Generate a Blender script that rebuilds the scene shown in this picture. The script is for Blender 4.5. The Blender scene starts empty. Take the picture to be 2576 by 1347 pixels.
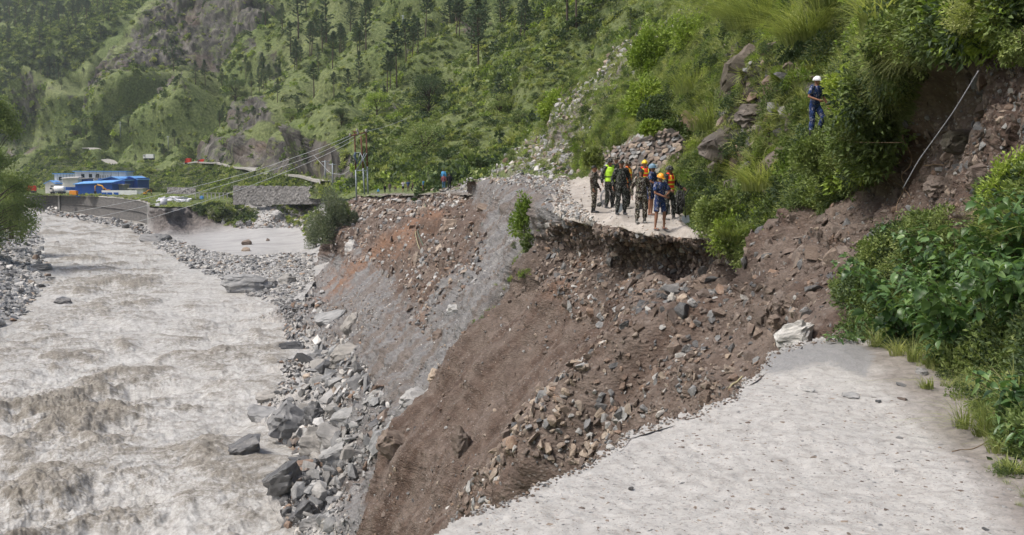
import bpy, bmesh, math, random
import numpy as np
from mathutils import Vector, Matrix, Euler, Quaternion
random.seed(7); RNG = np.random.default_rng(7)
SC = bpy.context.scene
COL = SC.collection
# ------------------------------------------------------------------ camera, sky, sun, exposure
EYE = np.array([0.0, 0.0, 1.7])
PITCH = math.radians(-5.5); FPX = 2474.0; CX, CY = 1288.0, 673.5
cam_d = bpy.data.cameras.new('camera'); cam = bpy.data.objects.new('camera', cam_d); COL.objects.link(cam)
cam.location = EYE; cam.rotation_euler = (math.radians(90)+PITCH, 0, 0)
cam_d.sensor_width = 36; cam_d.lens = 36*FPX/2576.0; cam_d.clip_end = 6000; cam_d.clip_start = 0.05
SC.camera = cam
SUN_EL, SUN_AZ = math.radians(58), math.radians(250)      # azimuth clockwise from +Y
world = bpy.data.worlds.new('World'); SC.world = world; world.use_nodes = True
wn = world.node_tree; bg = wn.nodes['Background']
sky = wn.nodes.new('ShaderNodeTexSky'); sky.sky_type = 'NISHITA'; sky.sun_disc = False
sky.sun_elevation = SUN_EL; sky.sun_rotation = SUN_AZ
sky.air_density = 1.0; sky.dust_density = 5.0; sky.ozone_density = 0.6
wn.links.new(sky.outputs[0], bg.inputs[0]); bg.inputs[1].default_value = 0.115
sl = bpy.data.lights.new('sun', 'SUN'); sun = bpy.data.objects.new('sun', sl); COL.objects.link(sun)
sl.energy = 2.1; sl.angle = math.radians(14); sl.color = (1.0, 0.975, 0.93)
sd = Vector((math.sin(SUN_AZ)*math.cos(SUN_EL), math.cos(SUN_AZ)*math.cos(SUN_EL), math.sin(SUN_EL)))
sun.rotation_euler = sd.to_track_quat('Z', 'Y').to_euler()
vs = SC.view_settings; vs.view_transform = 'Standard'; vs.look = 'None'; vs.gamma = 1; vs.use_curve_mapping = False
vs.exposure = 0.56
SC.render.engine = 'CYCLES'
SC.cycles.max_bounces = 4; SC.cycles.diffuse_bounces = 3; SC.cycles.volume_bounces = 1; SC.cycles.transparent_max_bounces = 8

# ------------------------------------------------------------------ rays of the survey camera -> world points
_c, _s = math.cos(PITCH), math.sin(PITCH)
def ray(px, py):
    a = (np.asarray(px, float)-CX)/FPX; b = -(np.asarray(py, float)-CY)/FPX
    return a, _c - b*_s, _s + b*_c                       # x, y, z of the direction
def at_d(px, py, d):
    x, y, z = ray(px, py); t = np.asarray(d, float)/y
    return np.stack(np.broadcast_arrays(EYE[0]+x*t, EYE[1]+y*t, EYE[2]+z*t), -1)
def d_of_z(px, py, z):
    x, y, dz = ray(px, py); dz = np.minimum(dz, -1e-3)
    return (np.asarray(z, float)-EYE[2])/dz*y
def at_z(px, py, z): return at_d(px, py, d_of_z(px, py, z))
# ------------------------------------------------------------------ noise
def _h(ix, iy, iz, seed):
    n = (ix.astype(np.int64)*73856093) ^ (iy.astype(np.int64)*19349663) ^ (iz.astype(np.int64)*83492791) ^ (seed*2654435761)
    n = (n ^ (n >> 13)) & 0xffffffff; n = (n*1274126177) & 0xffffffff; n = (n ^ (n >> 16)); n = (n*2246822519) & 0xffffffff; n = n ^ (n >> 13)
    return (n & 0xffffff)/float(0xffffff)
def vnoise(p, seed=0):
    f = np.floor(p); u = p-f; i = f.astype(np.int64); u = u*u*u*(u*(u*6-15)+10)
    r = 0
    for dx in (0, 1):
        wx = u[..., 0] if dx else 1-u[..., 0]
        for dy in (0, 1):
            wy = u[..., 1] if dy else 1-u[..., 1]
            for dz in (0, 1):
                wz = u[..., 2] if dz else 1-u[..., 2]
                r = r + wx*wy*wz*_h(i[..., 0]+dx, i[..., 1]+dy, i[..., 2]+dz, seed)
    return r*2-1
def fbm(p, size, octv=4, gain=0.5, seed=0):
    r = 0; a = 1.0; q = p/size
    for k in range(octv):
        r = r + a*vnoise(q+k*17.3, seed+k); a *= gain; q = q*2.03
    return r
def cells(p, size, seed=0):                              # distance to the nearest stone centre, its random value
    q = p/size; f = np.floor(q).astype(np.int64)
    best = np.full(p.shape[:-1], 9.0); val = np.zeros(p.shape[:-1])
    for dx in (-1, 0, 1):
        for dy in (-1, 0, 1):
            for dz in (-1, 0, 1):
                cx, cy, cz = f[..., 0]+dx, f[..., 1]+dy, f[..., 2]+dz
                ox = cx+_h(cx, cy, cz, seed+1); oy = cy+_h(cx, cy, cz, seed+2); oz = cz+_h(cx, cy, cz, seed+3)
                d = (q[..., 0]-ox)**2+(q[..., 1]-oy)**2+(q[..., 2]-oz)**2
                m = d < best; best = np.where(m, d, best); val = np.where(m, _h(cx, cy, cz, seed+4), val)
    return np.sqrt(best), val
# ------------------------------------------------------------------ smooth surfaces through surveyed points
class TPS:
    def __init__(s, pts, vals, lam=1e-4):
        s.p = np.array(pts, float)/500.0; n = len(s.p)
        K = s.k(np.linalg.norm(s.p[:, None]-s.p[None], axis=-1)) + lam*np.eye(n)
        Q = np.hstack([np.ones((n, 1)), s.p]); A = np.block([[K, Q], [Q.T, np.zeros((3, 3))]])
        w = np.linalg.solve(A, np.concatenate([vals, np.zeros(3)])); s.w, s.c = w[:n], w[n:]
    def k(s, r): return np.where(r > 1e-9, r*r*np.log(np.maximum(r, 1e-9)), 0)
    def __call__(s, x, y):
        x = np.asarray(x, float)/500.0; y = np.asarray(y, float)/500.0
        r = s.c[0]+s.c[1]*x+s.c[2]*y
        for (a, b), w in zip(s.p, s.w): r = r+w*s.k(np.hypot(x-a, y-b))
        return r
def inside(poly, x, y):
    x = np.asarray(x, float); y = np.asarray(y, float); r = np.zeros(np.broadcast(x, y).shape, bool); n = len(poly)
    for i in range(n):
        x1, y1 = poly[i]; x2, y2 = poly[(i+1) % n]
        if y1 == y2: continue
        c = ((y1 > y) != (y2 > y)) & (x < (x2-x1)*(y-y1)/(y2-y1)+x1); r ^= c
    return r
def soft(poly, x, y, w):                                 # 0..1, soft over w pixels at the rim
    d = np.full(np.shape(x), 1e9); n = len(poly)
    for i in range(n):
        ax, ay = poly[i]; bx, by = poly[(i+1) % n]; vx, vy = bx-ax, by-ay
        t = np.clip(((x-ax)*vx+(y-ay)*vy)/(vx*vx+vy*vy+1e-9), 0, 1)
        d = np.minimum(d, np.hypot(x-ax-t*vx, y-ay-t*vy))
    d = np.where(inside(poly, x, y), d, -d)
    return np.clip(d/w*0.5+0.5, 0, 1)
def grid_normals(P):
    du = np.gradient(P, axis=1); dv = np.gradient(P, axis=0); n = np.cross(du, -dv)
    return n/np.maximum(np.linalg.norm(n, axis=-1, keepdims=True), 1e-9)
class Patch:
    def __init__(s, x0, x1, y0, y1, step, fn, disp=None):
        s.x0, s.y0, s.step = x0, y0, step
        s.xs = np.arange(x0, x1+step, step); s.ys = np.arange(y0, y1+step, step)
        s.X, s.Y = np.meshgrid(s.xs, s.ys)
        s.P = fn(s.X, s.Y); N = grid_normals(s.P)
        flip = (N*(s.P-EYE)).sum(-1) > 0; N[flip] *= -1
        if disp is not None: s.P = s.P+N*disp(s.P, s.X, s.Y)[..., None]
        s.N = grid_normals(s.P); flip = (s.N*(s.P-EYE)).sum(-1) > 0; s.N[flip] *= -1
    def at(s, px, py):
        u = (np.asarray(px, float)-s.x0)/s.step; v = (np.asarray(py, float)-s.y0)/s.step
        i = np.clip(np.floor(u).astype(int), 0, len(s.xs)-2); j = np.clip(np.floor(v).astype(int), 0, len(s.ys)-2)
        fu = (u-i)[..., None]; fv = (v-j)[..., None]
        def bl(A): return (A[j, i]*(1-fu)+A[j, i+1]*fu)*(1-fv)+(A[j+1, i]*(1-fu)+A[j+1, i+1]*fu)*fv
        n = bl(s.N); n = n/np.maximum(np.linalg.norm(n, axis=-1, keepdims=True), 1e-9)
        return bl(s.P), n
    def mesh(s, name, mat, mask=None, attrs=None, kind='structure', label=None, cat=None):
        ny, nx = s.X.shape
        idx = np.arange(ny*nx).reshape(ny, nx)
        q = np.stack([idx[:-1, :-1], idx[1:, :-1], idx[1:, 1:], idx[:-1, 1:]], -1)
        if mask is not None:
            cm = mask[:-1, :-1] & mask[1:, :-1] & mask[1:, 1:] & mask[:-1, 1:] if mask.shape == s.X.shape else mask
            q = q[cm]
        q = q.reshape(-1, 4); used, inv = np.unique(q, return_inverse=True); q = inv.reshape(-1, 4)
        V = s.P.reshape(-1, 3)[used]
        ob = fast_mesh(name, V, q, mat, smooth=True)
        for k, a in (attrs or {}).items():
            at = ob.data.attributes.new(k, 'FLOAT', 'POINT'); at.data.foreach_set('value', np.ascontiguousarray(a.reshape(-1)[used], dtype=np.float32))
        if kind: ob['kind'] = kind
        if label: ob['label'] = label
        if cat: ob['category'] = cat
        return ob
def fast_data(name, V, F, mats, smooth=False, midx=None):
    V = np.asarray(V, np.float32); F = np.asarray(F, np.int32); k = F.shape[1]
    me = bpy.data.meshes.new(name); me.vertices.add(len(V)); me.vertices.foreach_set('co', V.ravel())
    me.loops.add(F.size); me.loops.foreach_set('vertex_index', F.ravel())
    me.polygons.add(len(F)); me.polygons.foreach_set('loop_start', np.arange(0, F.size, k, dtype=np.int32))
    me.polygons.foreach_set('loop_total', np.full(len(F), k, np.int32))
    me.polygons.foreach_set('use_smooth', np.full(len(F), smooth, bool))
    for m in (mats if isinstance(mats, (list, tuple)) else [mats]): me.materials.append(m)
    if midx is not None: me.polygons.foreach_set('material_index', np.asarray(midx, np.int32))
    me.update(calc_edges=True); return me
def fast_mesh(name, V, F, mats, smooth=False, link=True, parent=None):
    ob = bpy.data.objects.new(name, fast_data(name, V, F, mats, smooth))
    if link: COL.objects.link(ob)
    if parent: ob.parent = parent
    return ob
# ------------------------------------------------------------------ naming
def tag(o, label, cat, group=None, kind=None):
    o['label'] = label; o['category'] = cat
    if group: o['group'] = group
    if kind: o['kind'] = kind
    return o
def empty(name, loc, rot=(0, 0, 0), scale=1.0):
    o = bpy.data.objects.new(name, None); COL.objects.link(o); o.empty_display_size = 0.2
    o.location = [float(v) for v in loc]; o.rotation_euler = rot; o.scale = (scale,)*3 if np.isscalar(scale) else scale
    return o
def part(name, me, parent=None, loc=(0, 0, 0), rot=(0, 0, 0), scale=(1, 1, 1)):
    o = bpy.data.objects.new(name, me); COL.objects.link(o)
    if parent: o.parent = parent
    o.location = [float(v) for v in loc]; o.rotation_euler = rot; o.scale = scale
    return o
# ------------------------------------------------------------------ node material helper
class NB:
    def __init__(s, name):
        s.m = bpy.data.materials.new(name); s.m.use_nodes = True; s.t = s.m.node_tree
        s.b = s.t.nodes['Principled BSDF']; s.o = s.t.nodes['Material Output']
    def n(s, kind, **kw):
        nd = s.t.nodes.new('ShaderNode'+kind)
        for k, v in kw.items(): setattr(nd, k, v)
        return nd
    def l(s, a, b): s.t.links.new(a, b)
    def pos(s, obj=False, scale=(1, 1, 1), rot=(0, 0, 0)):
        src = s.n('TexCoord').outputs['Object'] if obj else s.n('NewGeometry').outputs['Position']
        mp = s.n('Mapping'); mp.inputs['Scale'].default_value = scale; mp.inputs['Rotation'].default_value = rot
        s.l(src, mp.inputs[0]); return mp.outputs[0]
    def noise(s, vec, scale, detail=4, rough=0.6, dist=0):
        nd = s.n('TexNoise'); nd.inputs['Scale'].default_value = scale; nd.inputs['Detail'].default_value = detail
        nd.inputs['Roughness'].default_value = rough; nd.inputs['Distortion'].default_value = dist
        s.l(vec, nd.inputs['Vector']); return nd.outputs['Fac']
    def voro(s, vec, scale, out='Distance', feature='F1'):
        nd = s.n('TexVoronoi', feature=feature); nd.inputs['Scale'].default_value = scale; s.l(vec, nd.inputs['Vector']); return nd.outputs[out]
    def ramp(s, fac, stops, interp='LINEAR'):
        nd = s.n('ValToRGB'); cr = nd.color_ramp; cr.interpolation = interp
        while len(cr.elements) < len(stops): cr.elements.new(0.5)
        for e, (p, c) in zip(cr.elements, stops): e.position = p; e.color = (c if hasattr(c, '__len__') else (c, c, c))[:3]+(1,)
        s.l(fac, nd.inputs[0]); return nd.outputs[0]
    def mix(s, fac, a, b, mode='MIX'):
        nd = s.n('Mix', data_type='RGBA', blend_type=mode)
        for sock, v in ((nd.inputs['Factor'], fac), (nd.inputs[6], a), (nd.inputs[7], b)):
            if hasattr(v, 'links') or hasattr(v, 'is_output'): s.l(v, sock)
            elif hasattr(v, '__len__'): sock.default_value = tuple(v)[:3]+(1,)
            else: sock.default_value = v
        return nd.outputs[2]
    def math(s, op, a, b=0.0, clamp=False):
        nd = s.n('Math', operation=op, use_clamp=clamp)
        for i, v in enumerate((a, b)):
            if hasattr(v, 'is_output'): s.l(v, nd.inputs[i])
            else: nd.inputs[i].default_value = v
        return nd.outputs[0]
    def attr(s, name): nd = s.n('Attribute', attribute_name=name); return nd.outputs['Fac']
    def rnd(s): return s.n('ObjectInfo').outputs['Random']
    def bump(s, h, strength=0.5, dist=0.1, prev=None):
        nd = s.n('Bump'); nd.inputs['Strength'].default_value = strength; nd.inputs['Distance'].default_value = dist
        s.l(h, nd.inputs['Height'])
        if prev is not None: s.l(prev, nd.inputs['Normal'])
        return nd.outputs[0]
    def done(s, col, rough=0.9, normal=None, spec=0.3, metal=0):
        if hasattr(col, 'is_output'): s.l(col, s.b.inputs['Base Color'])
        else: s.b.inputs['Base Color'].default_value = tuple(col)[:3]+(1,)
        if hasattr(rough, 'is_output'): s.l(rough, s.b.inputs['Roughness'])
        else: s.b.inputs['Roughness'].default_value = rough
        s.b.inputs['Specular IOR Level'].default_value = spec; s.b.inputs['Metallic'].default_value = metal
        if normal is not None: s.l(normal, s.b.inputs['Normal'])
        return s.m
def flat(name, c, rough=0.7, metal=0, var=0.15, scale=6, spec=0.3):
    b = NB(name); v = b.pos(obj=True); f = b.noise(v, scale, 5)
    lo = tuple(x*(1-var) for x in c); hi = tuple(min(1, x*(1+var)) for x in c)
    return b.done(b.ramp(f, [(0.3, lo), (0.7, hi)]), rough, b.bump(f, 0.15, 0.02), spec, metal)
# ------------------------------------------------------------------ terrain materials
def soil_mat():
    b = NB('soil'); p = b.pos()
    n1 = b.noise(p, 0.35, 6, 0.65); n2 = b.noise(p, 2.2, 8, 0.7); n3 = b.noise(p, 11, 4, 0.7)
    brown = b.ramp(n2, [(0.28, (0.045, 0.030, 0.023)), (0.5, (0.095, 0.064, 0.049)), (0.72, (0.165, 0.124, 0.100))])
    n4 = b.noise(b.pos(scale=(.13, 1.0, .16), rot=(0, 0, .12)), .75, 7, .68, .3)
    brown = b.mix(b.ramp(n4, [(.42, 0), (.56, .85)]), brown, b.ramp(n2, [(0.28, (0.095, 0.071, 0.058)), (0.72, (0.215, 0.175, 0.148))]))
    brown = b.mix(b.ramp(n4, [(.28, .7), (.42, 0)]), brown, (.050, .032, .024))
    grey = b.ramp(n2, [(0.25, (0.105, 0.105, 0.108)), (0.5, (0.185, 0.183, 0.183)), (0.78, (0.31, 0.305, 0.295))])
    grey = b.mix(b.ramp(n4, [(.48, 0), (.56, .85)]), grey, b.ramp(n2, [(0.25, (0.095, 0.078, 0.068)), (0.75, (0.21, 0.18, 0.158))]))
    grey = b.mix(b.ramp(n4, [(.30, .6), (.42, 0)]), grey, (.30, .295, .285))
    rust = b.ramp(n2, [(0.25, (0.14, 0.075, 0.045)), (0.55, (0.22, 0.13, 0.085)), (0.8, (0.30, 0.20, 0.14))])
    g = b.math('ADD', b.attr('grey'), b.math('MULTIPLY', b.math('SUBTRACT', n1, 0.5), 1.5), True)
    c = b.mix(b.ramp(g, [(0.4, 0), (0.62, 1)]), brown, grey)
    r = b.math('ADD', b.attr('rust'), b.math('MULTIPLY', b.math('SUBTRACT', n1, 0.5), -1.2), True)
    c = b.mix(b.ramp(r, [(0.45, 0), (0.75, 1)]), c, rust)
    w = b.math('ADD', b.attr('pale'), b.math('MULTIPLY', b.math('SUBTRACT', n2, 0.5), 0.9), True)
    c = b.mix(b.ramp(w, [(0.4, 0), (0.7, 1)]), c, b.ramp(n2, [(0.3, (0.33, 0.32, 0.305)), (0.7, (0.50, 0.485, 0.46))]))
    # small embedded chips of slate
    wt = b.math('ADD', b.attr('wet'), b.math('MULTIPLY', b.math('SUBTRACT', n1, 0.5), 1.1), True); c = b.mix(b.ramp(wt, [(.35, 0), (.75, .8)]), c, b.ramp(n2, [(.3, (.034, .025, .021)), (.7, (.10, .077, .064))]))
    vc = b.n('TexVoronoi', feature='F1'); vc.inputs['Scale'].default_value = 9; b.l(b.pos(scale=(1, 1, 1.9), rot=(0.3, 0.5, 0)), vc.inputs['Vector'])
    chip = b.ramp(vc.outputs['Color'], [(0.62, 0), (0.72, 1)])
    chip = b.math('MULTIPLY', chip, b.ramp(vc.outputs['Distance'], [(0.25, 1), (0.5, 0)]))
    c = b.mix(b.math('MULTIPLY', chip, b.ramp(n1, [(.4, .1), (.6, .55)])), c, (0.30, 0.27, 0.245))
    c = b.mix(b.ramp(n3, [(0.3, 0.35), (0.6, 0)]), c, (0.07, 0.052, 0.043))
    nm = b.bump(n2, 0.55, 0.30); nm = b.bump(vc.outputs['Distance'], 0.5, 0.06, nm); nm = b.bump(n3, 0.5, 0.05, nm)
    return b.done(c, 0.85, nm, 0.25)
def hill_mat(far=False, name='hill'):
    b = NB(name); p = b.pos(); k = 0.12 if far else 1.0
    n1 = b.noise(p, 0.5*k, 8, 0.72); n2 = b.noise(p, (6.0 if far else 3.0)*k, 9, 0.75); n3 = b.noise(p, 0.12*k, 6, 0.7)
    grass = b.ramp(n2, [(0.34, (0.036, 0.056, 0.020)), (0.5, (0.100, 0.135, 0.046)), (0.66, (0.20, 0.235, 0.092))])
    grass = b.mix(b.ramp(n3, [(0.4, 0), (0.65, 0.6)]), grass, b.ramp(n2, [(0.32, (0.09, 0.11, 0.046)), (0.66, (0.27, 0.285, 0.14))]))
    strata = b.noise(b.pos(scale=(1, 1, 0.30), rot=(0.32, 0.30, 0)), 1.3*k, 8, 0.75)
    rock = b.ramp(strata, [(0.34, (0.018, 0.018, 0.017)), (0.45, (0.055, 0.052, 0.048)), (0.55, (0.115, 0.108, 0.098)), (0.70, (0.24, 0.225, 0.205))])
    rock = b.mix(b.ramp(b.noise(p, 1.3*k, 6, .7), [(.52, 0), (.62, .7)]), rock, grass)
    rock = b.mix(b.ramp(b.noise(p, 0.25*k, 4), [(0.55, 0), (0.75, 0.5)]), rock, (0.20, 0.135, 0.10))
    m = b.math('ADD', b.attr('rock'), b.math('MULTIPLY', b.math('SUBTRACT', n1, 0.5), 2.6), True)
    grass = b.mix(b.math('MULTIPLY', b.attr('bright'), .42), grass, b.ramp(n2, [(0.32, (0.16, 0.19, 0.09)), (0.66, (0.34, 0.36, 0.19))]))
    c = b.mix(b.ramp(m, [(0.42, 0), (0.6, 1)]), grass, rock)
    s = b.math('ADD', b.attr('scree'), b.math('MULTIPLY', b.math('SUBTRACT', n1, 0.5), 1.3), True)
    scr = b.ramp(n2, [(0.25, (0.12, 0.105, 0.09)), (0.5, (0.21, 0.19, 0.17)), (0.8, (0.36, 0.34, 0.31))])
    c = b.mix(b.ramp(s, [(0.42, 0), (0.62, 1)]), c, scr)
    nm = b.bump(n1, 0.5, 1.0 if not far else 2.5); nm = b.bump(strata, 0.55, 0.6 if not far else 3, nm); nm = b.bump(n2, 0.6, 0.15 if not far else .7, nm)
    return b.done(c, 0.9, nm, 0.15)
def gravel_mat(name='gravel', dark=(0.17, 0.165, 0.16), mid=(0.32, 0.315, 0.305), light=(0.46, 0.45, 0.435), sc=1.2):
    b = NB(name); p = b.pos()
    v = b.n('TexVoronoi', feature='F1'); v.inputs['Scale'].default_value = sc; b.l(p, v.inputs['Vector'])
    v2 = b.n('TexVoronoi', feature='F1'); v2.inputs['Scale'].default_value = sc*3.1; b.l(p, v2.inputs['Vector'])
    n = b.noise(p, 0.3, 5); n2 = b.noise(p, 4, 6, 0.7)
    c = b.mix(0.5, b.ramp(v.outputs['Color'], [(0.1, dark), (0.5, mid), (0.9, light)]), b.ramp(v2.outputs['Color'], [(0.1, dark), (0.5, mid), (0.9, light)]))
    c = b.mix(b.ramp(n, [(0.42, 0), (0.62, 0.8)]), c, mid)
    mud = b.ramp(n2, [(0.3, (0.31, 0.305, 0.30)), (0.7, (0.42, 0.415, 0.41))])
    c = b.mix(b.attr('mud'), c, b.mix(b.ramp(b.noise(b.pos(scale=(.5, 1.3, 1)), .25, 7, .7), [(.42, 0), (.62, .6)]), mud, (.20, .195, .19)))
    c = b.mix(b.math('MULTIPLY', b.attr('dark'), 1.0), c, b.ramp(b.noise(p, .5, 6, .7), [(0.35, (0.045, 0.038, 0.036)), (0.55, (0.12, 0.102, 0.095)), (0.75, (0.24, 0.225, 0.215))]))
    h = b.math('MULTIPLY', v.outputs['Distance'], b.math('SUBTRACT', 1.0, b.attr('mud')))
    nm = b.bump(h, 0.8, 0.35); nm = b.bump(n2, 0.5, 0.15, nm)
    return b.done(c, 0.8, nm, 0.3)
M = {}
M['soil'] = soil_mat(); M['hill'] = hill_mat(); M['farhill'] = hill_mat(True, 'far_hill'); M['gravel'] = gravel_mat()

# ------------------------------------------------------------------ NEAR VALLEY SIDE (hill, landslide scar, broken road beyond it)
NP = [ # px, py, depth
 (1180,455,96),(1230,440,100),(1300,372,95),(1400,262,90),(1480,152,85),(1560,92,82),(1650,30,80),(1700,-10,80),(1100,440,120),(1250,300,110),(1350,180,105),(1450,60,100),(1600,-40,95),
 (1480,440,56),(1600,200,65),(1800,0,60),(1750,300,44),(1480,330,62),(1560,330,52),(1700,440,37.5),(1830,100,44),(2000,-30,33),(1830,300,34),
 (1900,230,31),(2000,200,27),(1950,350,27),(1850,500,28),(1810,588,25.6),(1900,560,25),(2000,450,23),(2000,538,21.5),(2060,320,22.5),(2150,440,18.5),(2200,200,19),(2130,100,24),
 (2300,50,16.5),(2300,215,15.2),(2240,330,16),(2310,310,14.2),(2350,205,14.0),(2400,-30,14),(2576,-30,11.5),(2650,-30,10.5),(2576,60,11.3),(2390,130,13),
 (2260,400,15.3),(2400,300,12.6),(2576,250,10.3),(2650,300,9.3),(2650,600,8),(2576,450,9.2),(2350,450,12.6),(2200,600,14),(2150,800,10.9),(2100,845,10.5),(2250,700,11.2),
 (2350,950,8.15),(2450,1100,6.3),(2576,1200,5.5),(2400,800,8.6),(2576,800,7.4),(2400,600,9.8),(2576,600,8.4),(2576,1000,6.1),(2650,1200,5.2),(2650,1000,5.9),
 # broken road beyond the scar
 (1494,535,34.2),(1534,524,36.5),(1577,526,35.5),(1561,541,31.5),(1612,563,29.0),(1638,542,32.2),(1657,575,27.6),(1680,555,30),(1720,540,30.5),(1720,470,35.5),
 (1820,603,24.6),(1750,597,25.4),(1600,577,28.4),(1540,563,30.6),(1500,555,32.0),(1450,549,34.6),(1400,541,37.5),(1440,500,42),(1500,470,48),(1600,440,46),(1440,455,58),(1340,470,64),(1300,450,70),(1400,448,62),
 # cliff of the scar below the road
 (1820,640,25.3),(1750,640,26.7),(1600,625,29.6),(1500,610,33.0),(1420,600,37.2),(1385,590,38.8),
 (1800,690,24.9),(1700,690,28.4),(1600,680,30.4),(1500,672,33.4),(1410,672,35.9),(1700,745,23.5),(1600,750,26.0),(1500,745,30),(1340,690,38.6),
 # scar floor
 (1870,640,23.6),(2000,620,19),(2100,560,17),(2100,700,14),(2000,800,13.5),(1900,700,18.8),(1900,820,16.5),(1750,770,21.5),(1600,800,24),(1600,900,20),(1500,800,28.5),(1500,1000,20.3),
 (1400,800,32),(1400,1000,24),(1300,900,33),(1300,1150,23),(1750,900,17.2),(1800,1000,16),(1650,1050,17.5),(1200,1000,33.5),(1150,1300,26),(1100,1120,33),(1000,1230,36),(1000,1370,31.5),(920,1300,38.5),(1300,1400,21),(1500,1250,17),(1900,1100,13),(2100,1000,11.5),
 # rim between the grey slope and the scar (outer side)
 (1372,560,41),(1335,640,43.5),(1290,725,44),(1210,800,44),(1120,885,46),(1075,965,46),(975,1055,46.5),(925,1200,43),(865,1370,41),
 # grey slope and its top
 (1250,462,80),(1180,487,104),(1250,520,72),(1250,620,58),(1250,700,51),(1340,520,54),(1340,600,47.5),(1200,560,74),(1150,700,60),(1100,850,52),(1040,900,53),(1000,950,54),(900,1050,57),(800,1100,59),(900,1200,49),(830,1250,49),
 (1100,500,118),(1050,492,136),(980,491,155),(900,494,172),(870,512,170),(1100,600,88),(1100,680,76),(1000,600,110),(900,600,145),(850,640,148),(820,600,166),(900,700,118),(850,800,102),(800,900,86),(900,900,74),(1000,800,74),(1000,700,90),(950,780,82)]
NP = [tuple(p) for p in NP]
def addz(lst, pts):
    for px, py, z in pts: lst.append((px, py, float(d_of_z(px, py, z))))
TOE = [(760,1370),(745,1340),(715,1290),(740,1200),(720,1120),(680,1085),(655,1040),(690,960),(725,890),(735,850),(720,800),(730,750),(790,705),(770,650),(790,615)]
addz(NP, [(x, y, -15.5) for x, y in TOE])
addz(NP, [(x-60, y, -16.8) for x, y in TOE if y < 1370])
addz(NP, [(640,780,-16.8),(600,950,-17),(560,1100,-17.2),(600,1300,-17.2),(790,1230,-14.3),(780,1040,-14.6),(780,960,-14.7),(790,830,-14.6),(790,760,-14.5)])
_t = TPS([(p[0], p[1]) for p in NP], np.log([p[2] for p in NP]), 2e-5)
def near_fn(X, Y): return at_d(X, Y, np.exp(_t(X, Y)))
SCAR = [(1392,548),(1450,552),(1500,558),(1545,566),(1600,580),(1680,592),(1750,600),(1820,607),(1868,640),(1930,592),(2000,540),(2080,490),(2150,452),(2215,425),(2245,335),(2290,250),(2390,135),(2500,85),(2660,60),(2660,520),(2480,520),(2330,560),(2250,640),(2130,760),(2090,830),(2110,880),(2140,1400),(860,1400),(925,1200),(985,1052),(1085,962),(1128,882),(1215,800),(1298,722),(1340,640),(1378,565)]
ROADB = [(1398,548),(1405,500),(1425,446),(1500,440),(1600,436),(1690,450),(1705,500),(1725,555),(1800,585),(1830,604),(1820,607),(1750,600),(1680,592),(1600,580),(1545,566),(1500,558),(1450,552)]
SLOPE = [(1425,444),(1390,446),(1300,447),(1235,448),(1175,458),(1165,486),(1140,486),(1000,489),(900,492),(868,508),(835,560),(800,625),(770,640),(755,700),(640,740),(500,1000),(500,1400),(860,1400),(925,1200),(985,1052),(1085,962),(1128,882),(1215,800),(1298,722),(1340,640),(1378,565),(1398,548)]
TALUS = [(1850,-30),(1720,40),(1560,110),(1500,190),(1420,280),(1330,350),(1240,430),(1200,452),(1440,446),(1480,400),(1480,330),(1560,250),(1640,150),(1740,60),(1900,-30)]
OUTROCK = [(1820,120),(1900,90),(2010,140),(2060,200),(2000,330),(1960,480),(1880,520),(1850,420),(1790,390),(1760,300),(1700,420),(1690,330),(1740,270),(1820,250)]
SIL = [(1175,486),(1168,458),(1200,450),(1232,440),(1262,408),(1300,372),(1345,315),(1400,262),(1440,205),(1480,152),(1520,118),(1560,92),(1610,55),(1655,28),(1710,-30),(2660,-30),(2660,1420),(480,1420),(480,760),(640,735),(755,700),(768,640),(800,622),(835,560),(868,508),(900,492),(1000,488.5)]
BOUND = [(1860,650),(1820,607)]
def near_disp(P, X, Y):
    d = (P[..., 1]); s = soft(SCAR, X, Y, 18); r = soft(ROADB, X, Y, 14); g = soft(SLOPE, X, Y, 14); h = np.clip(1-s-r-g, 0, 1)
    n_big = fbm(P, 2.6, 3, .5, 1); n_mid = fbm(P, .8, 4, .6, 9); c1, v1 = cells(P*np.array([1, 1, 1.7]), .55, 20); c2, v2 = cells(P*np.array([1, 1, 1.6]), .22, 31)
    lum = (v1-.5)*np.clip(1.1-c1*1.3, 0, 1)
    soil = .26*n_big+.42*fbm(P, 6, 2, .5, 14)+.15*n_mid+.22*lum+.045*(v2-.4)
    wall = soft([(1380,556),(1500,562),(1600,584),(1820,612),(1990,560),(2200,440),(2300,260),(2660,90),(2660,480),(2330,540),(2000,700),(1830,760),(1600,720),(1420,720),(1330,700)], X, Y, 60)
    ril = fbm(np.stack([P[..., 1]*1.0+P[..., 0]*.12, P[..., 2]*.08, P[..., 0]*0], -1), 2.2, 2, .5, 15)
    soil = soil*(0.6+0.8*wall)+.50*ril*(1-wall)+.15*ril
    slope = .85*fbm(P*np.array([1, 1, .35]), 7, 3, .5, 3)+.26*n_mid+.22*lum+.05*(v2-.4)
    gul = fbm(np.stack([P[..., 0]*.35+P[..., 1]*.85, P[..., 2]*.08, P[..., 0]*0], -1), 2.6, 2, .5, 5)
    slope = slope + .75*gul*np.clip((1320-X)/200, 0, 1)
    hill = .55*fbm(P, 5, 3, .5, 4)+.25*n_mid
    ro = soft(OUTROCK, X, Y, 40); hill = hill*(1-ro)+ro*(.7*fbm(P*np.array([.6, 1, 1.6]), 3.2, 4, .6, 6)+.5*lum)
    road = .03*n_mid+.012*(v2-.5)
    att = np.clip((Y-488)/60, .04, 1)*np.where(X > 1190, 1, 1); att = np.where(X > 1190, np.clip((Y-440)/90, .25, 1), att)
    soil = soil*np.clip(d/21, .35, 1)
    return s*soil+g*slope*att+h*hill*np.clip((Y+900)/900, 0, 1)+r*road
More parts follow.
